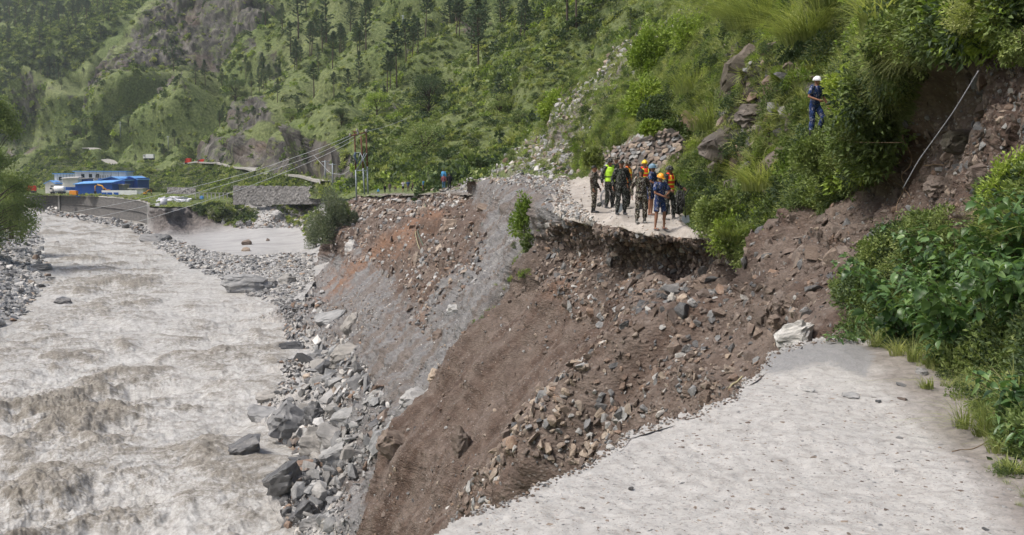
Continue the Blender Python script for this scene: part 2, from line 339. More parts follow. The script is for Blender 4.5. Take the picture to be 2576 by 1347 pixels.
NEAR = Patch(480, 2660, -30, 1420, 2.6, near_fn, near_disp)
_w = fbm(np.stack([NEAR.X/30, NEAR.Y/30, NEAR.X*0], -1), 1.0, 3, .6, 77)
XW, YW = NEAR.X+7*_w, NEAR.Y+5*_w
m_sil = inside(SIL, NEAR.X, NEAR.Y)
m_road = inside(ROADB, XW, NEAR.Y+2.0*_w); m_scar = inside(SCAR, NEAR.X+2*_w, NEAR.Y+2.0*_w) & ~m_road; m_slope = inside(SLOPE, NEAR.X, NEAR.Y) & ~m_road & ~m_scar; m_hill = ~(m_road | m_scar | m_slope)
def cellmask(m, M): return (M[:-1, :-1]) & (m[:-1, :-1] & m[1:, :-1] & m[1:, 1:] & m[:-1, 1:])
z_ = NEAR.X*0
grey = np.clip(soft(SLOPE, NEAR.X, NEAR.Y, 30)*.62 - .75*soft([(880,500),(1180,492),(1240,560),(1230,620),(1150,700),(1060,760),(1000,700),(900,650),(820,640)], NEAR.X, NEAR.Y, 60)
    + .55*soft([(1180,460),(1400,450),(1400,540),(1300,700),(1120,880),(1040,870),(1150,700),(1260,560),(1190,520)], NEAR.X, NEAR.Y, 40)
    + .75*soft([(480,760),(900,640),(960,700),(900,820),(1000,900),(1090,960),(980,1060),(920,1200),(860,1400),(480,1400)], NEAR.X, NEAR.Y, 60)
    + .50*soft([(2300,330),(2480,150),(2660,150),(2660,500),(2400,480)], NEAR.X, NEAR.Y, 90)*.5
    + .30*soft([(1250,1250),(1500,1150),(1650,1000),(1700,1080),(1100,1400),(1000,1400)], NEAR.X, NEAR.Y, 60), 0, 1)
rust = np.clip(.8*soft([(860,640),(980,560),(1090,510),(1160,520),(1060,640),(960,680),(880,760),(800,800),(770,770)], NEAR.X, NEAR.Y, 50)
    + .55*soft([(1390,560),(1500,565),(1560,640),(1480,760),(1330,820),(1330,700)], NEAR.X, NEAR.Y, 60)
    + .5*soft([(2180,480),(2300,400),(2260,560),(2100,650),(1950,720),(2050,560)], NEAR.X, NEAR.Y, 60)
    + .45*soft([(900,1400),(1400,1000),(1500,1000),(1150,1400)], NEAR.X, NEAR.Y, 80)
    + .6*soft([(1040,760),(1150,740),(1100,860),(1030,860)], NEAR.X, NEAR.Y, 40), 0, 1)
pale = np.clip(.8*soft([(640,760),(800,830),(900,1000),(900,1150),(860,1400),(480,1400),(480,760)], NEAR.X, NEAR.Y, 50) + .35*soft([(1150,470),(1300,452),(1400,452),(1390,520),(1250,700),(1130,870),(1200,640),(1280,520)], NEAR.X, NEAR.Y, 40), 0, 1)
wet = np.clip(.12*soft([(2240,330),(2390,120),(2660,60),(2660,520),(2350,520),(2250,460)], NEAR.X, NEAR.Y, 70)+.75*soft([(1380,570),(1500,575),(1600,600),(1820,640),(1900,640),(1880,720),(1800,740),(1600,730),(1420,720),(1330,700),(1260,800),(1150,900),(1200,800),(1330,640)], NEAR.X, NEAR.Y, 40)+.45*soft([(1850,650),(2150,500),(2230,560),(2050,760),(1860,820)], NEAR.X, NEAR.Y, 60), 0, 1)
at_soil = dict(grey=grey, rust=rust, pale=pale, wet=wet)
sc_ = NEAR.mesh('landslide_scar', M['soil'], cellmask(m_sil, m_scar), at_soil)
sl_ = NEAR.mesh('eroded_slope', M['soil'], cellmask(m_sil, m_slope), at_soil)
scree = soft(TALUS, NEAR.X, NEAR.Y, 40)*.62+.3*soft([(1700,560),(1760,520),(1850,600),(1820,610)], NEAR.X, NEAR.Y, 20)
rock_ = soft(OUTROCK, NEAR.X, NEAR.Y, 50)*.75
hi_ = NEAR.mesh('hillside', M['hill'], cellmask(m_sil, m_hill), dict(scree=scree, rock=rock_))
def dirt_road_mat(name, base, lo, hi):
    b = NB(name); p = b.pos(); n = b.noise(p, 1.3, 8, 0.65); n2 = b.noise(p, 14, 8, 0.75)
    c = b.ramp(n, [(0.3, lo), (0.55, base), (0.75, hi)])
    v = b.n('TexVoronoi', feature='F1'); v.inputs['Scale'].default_value = 7; b.l(p, v.inputs['Vector'])
    c = b.mix(b.math('MULTIPLY', b.ramp(v.outputs['Color'], [(0.55, 0), (0.8, 1)]), b.ramp(v.outputs['Distance'], [(0.2, 0.6), (0.45, 0)])), c, (0.30, 0.28, 0.26))
    c = b.mix(b.ramp(n2, [(0.3, 0.6), (0.55, 0)]), c, tuple(x*.55 for x in lo))
    return b.done(c, 0.85, b.bump(n2, 0.5, 0.04, b.bump(v.outputs['Distance'], 0.3, 0.03)), 0.3)
M['dirt'] = dirt_road_mat('dirt_road', (0.40, 0.365, 0.325), (0.27, 0.24, 0.21), (0.52, 0.48, 0.44))
ro_ = NEAR.mesh('far_road', M['dirt'], cellmask(m_sil, m_road))

# ------------------------------------------------------------------ FOREGROUND ROAD SLAB
def concrete_mat():
    b = NB('worn_concrete'); p = b.pos()
    n = b.noise(p, 0.8, 7, 0.6); n2 = b.noise(p, 9, 8, 0.75, 0.4); n3 = b.noise(b.pos(scale=(1, 1, 1)), 70, 5, 0.8)
    c = b.ramp(n2, [(0.30, (0.24, 0.228, 0.21)), (0.48, (0.385, 0.372, 0.35)), (0.7, (0.49, 0.478, 0.455))])
    c = b.mix(b.ramp(n, [(.5, 0), (.75, .4)]), c, (.36, .34, .305)); cr = b.n('TexVoronoi', feature='DISTANCE_TO_EDGE'); cr.inputs['Scale'].default_value = .8; b.l(b.mix(.12, b.pos(), b.n('TexNoise').outputs['Color']), cr.inputs['Vector']); c = b.mix(b.math('MULTIPLY', b.ramp(cr.outputs['Distance'], [(0, 1), (.008, 0)]), b.ramp(n, [(.55, 0), (.62, .4)])), c, (.12, .11, .10))
    v = b.n('TexVoronoi', feature='F1'); v.inputs['Scale'].default_value = 26; b.l(b.pos(scale=(1, 1.25, 1)), v.inputs['Vector'])
    ch = b.math('MULTIPLY', b.ramp(v.outputs['Color'], [(0.60, 0), (0.66, 1)]), b.ramp(v.outputs['Distance'], [(0.25, 1), (0.38, 0)]))
    c = b.mix(b.math('MULTIPLY', ch, 0.6), c, b.ramp(b.voro(p, 26, 'Color'), [(0.2, (0.30, 0.285, 0.27)), (0.5, (0.45, 0.40, 0.36)), (0.8, (0.22, 0.215, 0.21))]))
    v2 = b.n('TexVoronoi', feature='F1'); v2.inputs['Scale'].default_value = 75; b.l(p, v2.inputs['Vector'])
    pit = b.math('MULTIPLY', b.ramp(v2.outputs['Color'], [(0.70, 0), (0.74, 1)]), b.ramp(v2.outputs['Distance'], [(0.2, 1), (0.4, 0)]))
    c = b.mix(b.math('MULTIPLY', pit, 0.7), c, (0.17, 0.16, 0.15))
    c = b.mix(b.ramp(n3, [(0.3, 0.55), (0.5, 0)]), c, (0.26, 0.245, 0.23))
    e = b.math('ADD', b.attr('dirt'), b.math('MULTIPLY', b.math('SUBTRACT', n, 0.5), 1.0), True)
    dirt = b.ramp(n2, [(0.3, (0.13, 0.115, 0.10)), (0.7, (0.29, 0.26, 0.235))])
    c = b.mix(b.ramp(e, [(0.35, 0), (0.75, 0.9)]), c, dirt)
    a = b.math('ADD', b.attr('asphalt'), b.math('MULTIPLY', b.math('SUBTRACT', n2, 0.5), 0.9), True)
    c = b.mix(b.ramp(a, [(0.45, 0), (0.6, 0.85)]), c, b.ramp(n3, [(0.3, (0.13, 0.13, 0.13)), (0.7, (0.30, 0.30, 0.30))]))
    nm = b.bump(n2, 0.5, 0.02); nm = b.bump(n3, 0.6, 0.006, nm); nm = b.bump(ch, 0.5, 0.008, nm)
    return b.done(c, 0.85, nm, 0.3)
M['concrete'] = concrete_mat()
FR = [(1090,1360),(1130,1320),(1185,1300),(1215,1282),(1290,1262),(1345,1228),(1420,1196),(1475,1168),(1520,1132),(1556,1108),(1575,1082),(1640,1062),(1700,1046),(1745,1038),(1790,1012),(1838,1000),(1850,985),(1856,962),(1900,935),(1925,910),(1935,888),(2000,868),(2060,850),(2100,845),(2160,850),(2250,858),(2400,872),(2520,930),(2600,990),(2700,1040),(2700,1420),(1060,1420)]
def fr_fn(X, Y): return at_z(X, Y, 0.0)
def fr_disp(P, X, Y):
    e = 1-soft(FR, X, Y, 60); c, v = cells(P, .07, 4)
    return .02*fbm(P, .9, 3, .5, 2)+.006*fbm(P, .12, 3, .6, 8)+(v > .8)*np.clip(.6-c, 0, 1)*.012-.03*np.clip(e*2-.9, 0, 1)*0+.05*soft([(2230,930),(2420,980),(2560,1180),(2700,1250),(2700,1000),(2300,870)], X, Y, 60)
FROAD = Patch(1040, 2700, 835, 1420, 2.6, fr_fn, fr_disp)
_w2 = fbm(np.stack([FROAD.X/16, FROAD.Y/16, FROAD.X*0], -1), 1.0, 4, .65, 55)
_w3 = fbm(np.stack([FROAD.X/5, FROAD.Y/5, FROAD.X*0], -1), 1.0, 2, .65, 57); FX, FY = FROAD.X+(8*_w2+5*_w3)*np.clip((2200-FROAD.X)/100, 0, 1), FROAD.Y+7*_w2+4*_w3
m_fr = inside(FR, FX, FY)
dirt = np.clip(soft([(2100,840),(2330,840),(2720,1000),(2720,1420),(2580,1420),(2480,1260),(2350,1080),(2240,980),(2130,900)], FROAD.X, FROAD.Y, 90)*1.0, 0, 1)
asph = soft([(1935,888),(2060,850),(2160,850),(2210,900),(2180,955),(2080,925),(1990,940),(1940,945),(1900,935)], FROAD.X, FROAD.Y, 34)*.9
fro = FROAD.mesh('road', M['concrete'], m_fr, dict(dirt=dirt, asphalt=asph))
# broken side of the slab: the rim carried down and out
def slab_side():
    V = []; F = []; pts = []
    R = FR[0:24]
    for (a, b_) in zip(R[:-1], R[1:]):
        n = max(2, int(math.hypot(b_[0]-a[0], b_[1]-a[1])/6))
        for i in range(n): t = i/n; pts.append((a[0]+(b_[0]-a[0])*t, a[1]+(b_[1]-a[1])*t))
    pts = np.array(pts); P = at_z(pts[:, 0], pts[:, 1]+14, 0.0); n = len(P)
    rows = [(-.004, -.06, 0), (-.03, .0, .25), (-.10, .05, .5), (-.2, -.03, 1), (-.6, -.1, 1.4), (-1.4, .1, 1.5), (-2.6, .6, 1.5)]
    out = np.array([-.45, .9, 0]); allv = []
    for k, (dz, o, nz) in enumerate(rows):
        q = P+out*o; q[:, 2] += dz; q += (fbm(q, .25, 3, .6, 60+k)[:, None]*.04*nz)*out; q[:, 2] += .015*vnoise(q*9, 3)*(k > 0); allv.append(q)
    V = np.concatenate(allv); m = len(rows); idx = np.arange(m*n).reshape(m, n)
    F = np.stack([idx[:-1, :-1], idx[:-1, 1:], idx[1:, 1:], idx[1:, :-1]], -1).reshape(-1, 4)
    o = fast_mesh('road_edge', V, F, M['soil'], True); o['kind'] = 'structure'
slab_side()

# ------------------------------------------------------------------ RIVER FLATS: gravel bar, mud fan, terrace
BP = [] # z-surveyed
def Z(l): BP.extend(l)
Z([(385,588,-15.3),(370,600,-15.6),(430,612,-15.3),(410,640,-15.6),(500,668,-15.55),(560,690,-15.5),(600,720,-15.5),(720,745,-15.4),(720,800,-15.6),(760,700,-14.9),(700,690,-15.0),(640,670,-15.1),(560,640,-15.2),
 (480,610,-15.0),(600,640,-15.0),(700,640,-15.0),(780,650,-14.6),(780,600,-13.6),(700,600,-14.2),(600,600,-14.7),(520,590,-14.9),(700,568,-12.6),(620,575,-13.4),(760,575,-12.6),(560,575,-14.0),(480,585,-14.8),
 (383,524,-8.7),(450,524,-8.6),(516,524,-8.6),(560,526,-8.6),(600,512,-8.0),(390,556,-12.3),(450,556,-12),(520,552,-11.8),(580,552,-11.6),(640,545,-10.6),(700,535,-9.2),(780,540,-9.5),(640,512,-7.8),(700,505,-7.2),(780,510,-7.4),(830,520,-6),(830,580,-11),(840,640,-13),
 (340,600,-17),(360,660,-17),(450,720,-17),(600,790,-17),(350,560,-15.6)])
_tb = TPS([(p[0], p[1]) for p in BP], np.array([p[2] for p in BP]), 1e-4)
def flat_fn(X, Y): return at_z(X, Y, _tb(X, Y))
def flat_disp(P, X, Y):
    mud = soft([(470,600),(560,572),(700,566),(790,590),(790,615),(700,632),(600,640),(520,625)], X, Y, 14)
    bank = soft([(375,520),(600,515),(780,515),(800,560),(640,566),(560,570),(480,584),(380,590)], X, Y, 14)
    c, v = cells(P, 2.0, 8); stones = np.clip(.7-c, 0, 1)*v
    return (1-mud)*(1-bank)*(.5*stones+.12*fbm(P, 3, 3, .5, 3))+bank*(1.0*fbm(P, 8, 3, .5, 5)+.5*fbm(P, 2.5, 3, .5, 6))+mud*.08*fbm(P, 9, 3, .5, 7)
FLAT = Patch(330, 860, 506, 800, 2.2, flat_fn, flat_disp)
FLM = [(352,596),(372,560),(378,523),(400,521),(516,523),(560,522),(600,506),(640,500),(850,500),(860,560),(850,640),(800,700),(760,760),(740,800),(690,790),(560,760),(420,680),(340,640)]
mud = soft([(470,600),(560,572),(700,566),(790,590),(800,615),(700,632),(600,640),(520,625)], FLAT.X, FLAT.Y, 12)
dk = np.clip(soft([(370,520),(600,518),(640,530),(620,566),(560,572),(480,588),(380,592)], FLAT.X, FLAT.Y, 14)*.9, 0, 1)  # dark bank soil, overhang shade painted into the same colour
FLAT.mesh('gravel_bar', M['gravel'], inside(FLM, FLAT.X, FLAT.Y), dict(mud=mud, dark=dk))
# terrace top
TP = [(60,490,-7.8),(102,491,-8.2),(145,491,-7.8),(257,494,-7.3),(324,500,-7.4),(368,505,-7.5),(383,520,-8.4),(450,523,-8.6),(516,523,-8.6),(600,508,-8.0),(190,482,-7.2),(300,480,-7.1),(400,485,-7.2),(500,486,-7.2),(580,490,-7.4),(620,505,-7.6),(300,472,-7.1),(500,472,-7.1),(100,472,-7.6)]
_tt = TPS([(p[0], p[1]) for p in TP], np.array([p[2] for p in TP]), 1e-4)
TERR = Patch(60, 620, 468, 526, 2.0, lambda X, Y: at_z(X, Y, _tt(X, Y)), lambda P, X, Y: .25*fbm(P, 6, 3, .5, 11))
TEM = [(60,492),(102,490.5),(145,490.5),(257,493),(324,499),(352,502),(372,506),(383,520),(400,522),(516,523.5),(560,523),(600,507),(620,500),(620,468),(60,468)]
M['terrace'] = hill_mat(True, 'terrace_grass')
TERR.mesh('terrace', M['terrace'], inside(TEM, TERR.X, TERR.Y), dict(rock=TERR.X*0, scree=soft([(90,486),(330,486),(372,500),(385,520),(340,506),(250,497),(90,494)], TERR.X, TERR.Y, 6)*.5))

# ------------------------------------------------------------------ MOUNTAINSIDES
CP = [(-60,340,860),(0,330,820),(60,300,780),(100,372,700),(300,404,600),(500,424,500),(600,425,430),(700,438,335),(825,467,240),(880,475,205),(900,488,185),(1000,480,170),(1100,462,140),(1180,450,130),(1230,440,135),(1250,420,140),
 (0,420,760),(90,440,640),(150,430,610),(300,425,540),(450,470,450),(400,480,462),(340,460,480),(560,470,410),(600,468,345),(190,480,505),(620,455,350),(700,466,315),(800,474,268),(60,482,580),(0,470,620),(-60,480,620),
 (300,118,760),(430,-5,820),(150,214,760),(220,160,760),(360,60,790),(500,-40,830),(20,300,780),(600,200,640),(600,100,700),(750,-10,740),(700,250,500),(800,150,500),(900,20,560),(1000,200,350),(1000,50,420),(1200,-20,390),(1200,200,260),(1150,350,185),
 (1400,-20,300),(1400,130,220),(1300,300,165),(1500,-30,260),(1500,60,210),(1600,0,200),(1720,-20,190),(1450,200,180),(700,350,390),(850,330,280),(500,345,560),(560,400,480),(850,440,240),(620,350,470),(620,410,425),(400,250,680),(450,330,580),(300,300,670),(200,350,690),(520,130,740),(1350,350,150),(930,400,215)]
_tc = TPS([(p[0], p[1]) for p in CP], np.log([p[2] for p in CP]), 3e-4)
MROCK = [([(0,470),(30,300),(110,215),(150,225),(120,290),(70,340),(60,380)],30,.5),([(310,125),(440,10),(640,-10),(740,40),(640,80),(560,140),(430,175),(330,215),(220,240),(190,270),(160,235)],26,.85),([(520,150),(620,110),(660,170),(600,215),(520,200)],26,.6),([(380,235),(500,240),(510,300),(440,290),(370,260)],16,.75),
 ([(590,345),(600,290),(660,262),(700,275),(690,310),(640,345)],10,1.0),([(490,420),(510,365),(600,360),(720,345),(800,350),(900,400),(905,480),(830,460),(700,432),(600,422)],14,.95),([(100,200),(160,230),(60,330),(30,320)],16,.6),([(660,130),(760,170),(700,230),(640,190)],30,.4),([(1110,0),(1200,10),(1170,50),(1110,40)],18,.6),([(950,260),(1010,250),(1010,310),(960,300)],10,.6),([(140,330),(200,300),(190,380),(150,380)],20,.4)]
def c_rock(X, Y):
    r = X*0
    for poly, w, a in MROCK: r = np.maximum(r, a*soft(poly, X, Y, w))
    return r
def c_disp(P, X, Y):
    r = c_rock(X, Y); d = np.clip(P[..., 1]/500, .25, 1.6)
    c1, v1 = cells(P*np.array([1, 1, .55]), 11.0, 41)
    n = 13*fbm(P, 90, 3, .5, 40)*d+3.0*fbm(P*np.array([1, 1, .6]), 22, 4, .55, 42)
    n = n+r*(6.5*(v1-.5)*np.clip(1.2-c1, 0, 1)*d+4*np.abs(fbm(P*np.array([1.2, 1.2, .35]), 16, 4, .6, 44)))
    low = np.clip((455-Y)/90, .05, 1)
    g = np.abs(fbm(P*np.array([1.0, .8, .35]), 70, 3, .5, 45)); n = n-16*(np.exp(-g*g*22)-.2)*d
    return n*low
MTN = Patch(-60, 1740, -150, 500, 2.6, lambda X, Y: at_d(X, Y, np.exp(_tc(X, Y))), c_disp)
CM = [(-60,500),(-60,360),(-20,350),(0,325),(45,262),(95,225),(118,200),(150,212),(205,172),(255,138),(300,116),(345,72),(395,28),(440,-5),(480,-40),(520,-150),(1740,-150),(1740,0),(1500,200),(1250,460),(1180,500),(800,500),(600,500),(560,480),(400,479),(60,479)]
rk = c_rock(MTN.X, MTN.Y)
URD = [(70,368),(150,378),(225,388),(290,401),(320,404)]; URD2 = [(465,413),(530,419),(600,423),(680,432),(760,446),(828,464)]
RIDGE = [(120,205),(150,216),(205,176),(255,142),(300,120),(345,76),(395,32),(440,-1),(480,-30),(500,-20),(440,20),(350,98),(300,140),(255,168),(200,212),(160,248),(130,250)]
BRIGHT = np.clip(soft(RIDGE, MTN.X, MTN.Y, 8)+.6*soft([(420,190),(470,185),(530,280),(470,250),(400,260),(380,230)], MTN.X, MTN.Y, 14)+.5*soft([(640,420),(820,250),(860,300),(760,380)], MTN.X, MTN.Y, 40)+.4*soft([(1000,250),(1200,160),(1150,330),(1000,360)], MTN.X, MTN.Y, 60), 0, 1)
MTN.mesh('mountainside', M['farhill'], inside(CM, MTN.X, MTN.Y), dict(rock=rk, scree=rk*0, bright=BRIGHT))
FP = [(-60,430,900),(200,430,900),(-60,200,1000),(0,100,1100),(100,200,950),(0,-30,1300),(200,-30,1250),(480,-30,1150),(300,100,1000),(300,300,950),(560,100,1100),(560,430,900),(1000,-200,1300),(1000,430,1000),(0,-200,1500)]
_tf = TPS([(p[0], p[1]) for p in FP], np.log([p[2] for p in FP]), 1e-3)
FARM = Patch(-60, 1000, -200, 430, 5, lambda X, Y: at_d(X, Y, np.exp(_tf(X, Y))), lambda P, X, Y: 18*fbm(P, 130, 4, .5, 61)+4*fbm(P, 25, 3, .5, 62))
FARM.mesh('distant_mountain', M['farhill'], None, dict(rock=FARM.X*0, scree=FARM.X*0))
# upper road ribbon on the mountainside
def ribbon(name, pts, w, mat):
    pts = np.array(pts, float); n = 60; t = np.linspace(0, len(pts)-1, n)
    x = np.interp(t, range(len(pts)), pts[:, 0]); y = np.interp(t, range(len(pts)), pts[:, 1])
    P, _ = MTN.at(x, y); P[:, 2] = np.convolve(np.pad(P[:, 2], 6, 'edge'), np.ones(13)/13, 'valid')+.6
    T = np.gradient(P[:, :2], axis=0); T /= np.linalg.norm(T, axis=1, keepdims=True); S = np.stack([-T[:, 1], T[:, 0], T[:, 0]*0], -1)
    to = -P/np.linalg.norm(P, axis=1, keepdims=True); sg = np.sign((S*to).sum(1))[:, None]; S = S*sg
    rows = [P+S*w*.25-[0, 0, .7], P+S*w*.25, P-S*w*.5, P-S*w*.55+[0, 0, .1]]
    V = np.concatenate(rows); idx = np.arange(4*n).reshape(4, n)
    F = np.stack([idx[:-1, :-1], idx[:-1, 1:], idx[1:, 1:], idx[1:, :-1]], -1).reshape(-1, 4)
    o = fast_mesh(name, V, F, mat, False); o['kind'] = 'structure'; return P
M['uroad'] = dirt_road_mat('upper_road_surface', (0.36, 0.35, 0.32), (0.28, 0.27, 0.245), (0.42, 0.41, 0.38))
UR1 = ribbon('upper_road', URD, 9, M['uroad']); UR2 = ribbon('upper_road', URD2, 8, M['uroad'])
# far strip of the road where the onlookers stand, behind the rim
SP = [(880,497,172),(900,491,174),(1000,487,150),(1100,485,122),(1170,485,106),(900,478,190),(1000,474,165),(1100,470,135),(1170,466,118),(1180,448,128),(1110,450,145),(1000,465,170),(860,500,185),(850,488,200)]
_ts = TPS([(p[0], p[1]) for p in SP], np.log([p[2] for p in SP]), 1e-3)
STRIP = Patch(845, 1190, 446, 500, 2.2, lambda X, Y: at_d(X, Y, np.exp(_ts(X, Y))), lambda P, X, Y: .12*fbm(P, 2, 3, .5, 66))
STRIP.mesh('far_verge', M['hill'], inside([(850,500),(858,488),(900,480),(1000,470),(1080,460),(1120,446),(1190,446),(1190,492),(1140,490),(900,496)], STRIP.X, STRIP.Y), dict(rock=STRIP.X*0, scree=np.clip(.55*soft([(1080,455),(1190,440),(1190,492),(1130,492)], STRIP.X, STRIP.Y, 14)+.75*soft([(930,486),(1180,482),(1190,495),(930,495)], STRIP.X, STRIP.Y, 6), 0, 1)))
# ------------------------------------------------------------------ LEFT BANK
LP = [(-80,640,-11.5),(-80,560,-10),(-80,720,-12),(-80,860,-13),(0,560,-13),(40,560,-14.6),(90,552,-15.4),(60,600,-14.9),(100,660,-15.4),(95,700,-15.5),(60,770,-15.4),(30,805,-15.5),(0,650,-13.6),(0,720,-14),(0,780,-14.8),(0,830,-15.6),(-80,930,-15),(140,600,-17),(170,700,-17),(120,800,-17),(60,860,-17),(0,900,-17),(130,540,-16.6)]
_tl = TPS([(p[0], p[1]) for p in LP], np.array([p[2] for p in LP]), 1e-4)
LEFT = Patch(-80, 190, 530, 940, 2.6, lambda X, Y: at_z(X, Y, _tl(X, Y)), lambda P, X, Y: .5*np.clip(.75-cells(P, 1.8, 71)[0], 0, 1)+.3*fbm(P, 4, 3, .5, 72))
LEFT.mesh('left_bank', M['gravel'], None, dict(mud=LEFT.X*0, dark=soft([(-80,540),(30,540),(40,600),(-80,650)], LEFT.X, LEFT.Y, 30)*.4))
# ------------------------------------------------------------------ RIVER
def water_mat():
    b = NB('silty_water'); p = b.pos(); pf = b.pos(scale=(.55, .8, 1), rot=(0, 0, .35))
    n1 = b.noise(pf, 0.55, 8, 0.68, 0.7); n2 = b.noise(p, 3.0, 8, 0.75, 0.8); n3 = b.noise(p, 0.09, 4, 0.6)
    ch = b.attr('churn_shade')
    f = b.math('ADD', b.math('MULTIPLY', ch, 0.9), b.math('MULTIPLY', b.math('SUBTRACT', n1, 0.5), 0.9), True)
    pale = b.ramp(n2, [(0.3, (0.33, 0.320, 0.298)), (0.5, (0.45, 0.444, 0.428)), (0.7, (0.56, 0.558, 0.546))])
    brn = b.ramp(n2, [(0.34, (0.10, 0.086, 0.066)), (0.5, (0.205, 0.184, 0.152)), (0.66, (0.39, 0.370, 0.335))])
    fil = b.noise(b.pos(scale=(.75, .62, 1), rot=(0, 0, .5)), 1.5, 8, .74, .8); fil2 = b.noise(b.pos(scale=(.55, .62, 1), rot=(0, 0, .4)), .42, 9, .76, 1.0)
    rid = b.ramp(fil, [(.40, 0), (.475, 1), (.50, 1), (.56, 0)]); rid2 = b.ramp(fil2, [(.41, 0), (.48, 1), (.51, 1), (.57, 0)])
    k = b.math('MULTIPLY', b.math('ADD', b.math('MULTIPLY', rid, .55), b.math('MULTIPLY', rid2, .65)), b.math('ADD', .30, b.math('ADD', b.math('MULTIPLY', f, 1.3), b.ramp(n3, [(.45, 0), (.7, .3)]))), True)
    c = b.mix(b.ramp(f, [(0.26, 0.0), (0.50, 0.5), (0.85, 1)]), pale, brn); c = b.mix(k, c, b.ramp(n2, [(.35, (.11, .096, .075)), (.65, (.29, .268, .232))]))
    nm = b.bump(n1, 0.45, 0.5); nm = b.bump(n2, 0.6, 0.16, nm)
    return b.done(c, b.ramp(n1, [(0.3, 0.5), (0.7, 0.75)]), nm, 0.2)
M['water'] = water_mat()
RAPID = [([(420,760),(700,760),(700,900),(560,960),(420,900)],60,.32),([(-60,820),(200,800),(330,880),(200,950),(-60,930)],60,.35),([(450,1200),(720,1180),(720,1400),(450,1400)],60,.38),([(-60,1000),(120,960),(260,930),(420,970),(380,1060),(300,1130),(200,1150),(60,1130),(-60,1080)],70,1.0),([(-60,1150),(200,1180),(380,1200),(420,1290),(460,1420),(-60,1420)],80,.95),([(200,1040),(360,960),(420,1000),(380,1100),(240,1100)],40,.5),([(430,1010),(560,940),(560,1000),(450,1060)],40,.55),([(500,1110),(650,1050),(720,1000),(700,960),(600,1000)],40,.4),([(120,580),(400,640),(440,720),(330,800),(180,760),(120,680)],50,.55),([(380,1140),(560,1090),(560,1200),(440,1230)],50,.5),([(560,880),(700,860),(690,910),(580,930)],30,.5),([(60,540),(350,560),(380,640),(100,620)],40,.5),([(-60,960),(60,990),(60,1050),(-60,1060)],40,.6)]
def rapid(X, Y):
    r = X*0
    for poly, w, a in RAPID: r = np.maximum(r, a*soft(poly, X, Y, w))
    return r
def w_parts(P, X, Y):
    r = rapid(X, Y); q = P.copy()
    c, s = math.cos(.42), math.sin(.42); u = q[..., 0]*c-q[..., 1]*s; v = q[..., 0]*s+q[..., 1]*c
    q2 = np.stack([u*.62+1.2*fbm(P, 5, 2, .5, 88), v*.62+1.5*fbm(P, 6, 2, .5, 89), u*0], -1)
    big = fbm(q2, 3.6, 3, .5, 80)*1.1+.3*(1-2*np.abs(fbm(q2, 5.0, 2, .5, 81))); mid = fbm(q2, 1.2, 3, .55, 84)
    return r, big, mid, u, v
def w_disp(P, X, Y):
    r, big, mid, u, v = w_parts(P, X, Y); near = np.clip(110/np.maximum(P[..., 1], 40), .5, 1.5)
    fine = fbm(P, .5, 3, .6, 90)
    fade = np.clip(150/np.maximum(P[..., 1], 40), .25, 1.2)
    return r*(.62*big+.20*mid*fade+.07*fine)+(.075*mid+.03*fine*(1+2*r))*fade+.15*big*fade
def w_fn(X, Y): return at_z(X, Y, -15.5)
WAT = Patch(-80, 860, 518, 1420, 2.2, w_fn, lambda P, X, Y: np.abs(1)*w_disp(P, X, Y))
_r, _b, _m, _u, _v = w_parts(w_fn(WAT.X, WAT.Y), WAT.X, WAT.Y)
churn_shade = np.clip(_r*(.42+.60*_b+.46*_m)+.27*np.clip(_m*.8+.5*_b, 0, 1)+.05, 0, 1)  # brown of churned silt, with the shade on wave crests painted in
WAT.mesh('river_water', M['water'], None, dict(churn_shade=churn_shade))
# ground carried on under and behind everything, far past the valley
def base_ground():
    xs = np.linspace(-1150, 640, 60); ys = np.linspace(-60, 1950, 60)
    X, Y = np.meshgrid(xs, ys); Zg = -19+np.clip((X-30)*.55, 0, 200)*(Y < 60)
    V = np.stack([X, Y, Zg], -1).reshape(-1, 3); idx = np.arange(X.size).reshape(X.shape)
    F = np.stack([idx[:-1, :-1], idx[:-1, 1:], idx[1:, 1:], idx[1:, :-1]], -1).reshape(-1, 4)
    o = fast_mesh('valley_floor', V, F, M['farhill'], True); o['kind'] = 'structure'
base_ground()
# ------------------------------------------------------------------ rock meshes
def rock_mat(name, lo, mid, hi, coat=None, wet=None):
    b = NB(name); p = b.pos(obj=True); r = b.rnd()
    off = b.n('Vector' + 'Math', operation='ADD'); b.l(p, off.inputs[0]); cmb = b.n('CombineXYZ')
    b.l(b.math('MULTIPLY', r, 37.0), cmb.inputs[0]); b.l(b.math('MULTIPLY', r, 91.0), cmb.inputs[2]); b.l(cmb.outputs[0], off.inputs[1]); v = off.outputs[0]
    st = b.n('Mapping'); st.inputs['Scale'].default_value = (1, 1, 3.2); b.l(v, st.inputs[0])
    n1 = b.noise(st.outputs[0], 1.6, 8, 0.7); n2 = b.noise(v, 8, 6, 0.75); n3 = b.noise(v, 0.9, 3)
    c = b.ramp(n1, [(0.25, lo), (0.5, mid), (0.75, hi)])
    c = b.mix(b.ramp(b.noise(v, 2.4, 5, .7), [(0.52, 0), (0.62, 0.45)]), c, tuple(x*.5 for x in mid))
    tint = b.ramp(r, [(0.0, (0.72, 0.70, 0.68)), (0.35, (0.95, 0.93, 0.90)), (0.6, (1.12, 1.08, 1.02)), (0.85, (0.98, 0.90, 0.80)), (1.0, (1.35, 1.30, 1.22))])
    c = b.mix(1.0, c, tint, 'MULTIPLY')
    if coat: c = b.mix(b.ramp(n3, [(0.42, 0), (0.62, 0.75)]), c, coat)
    nm = b.bump(n1, 0.5, 0.12); nm = b.bump(n2, 0.45, 0.04, nm)
    return b.done(c, wet or 0.75, nm, 0.35)
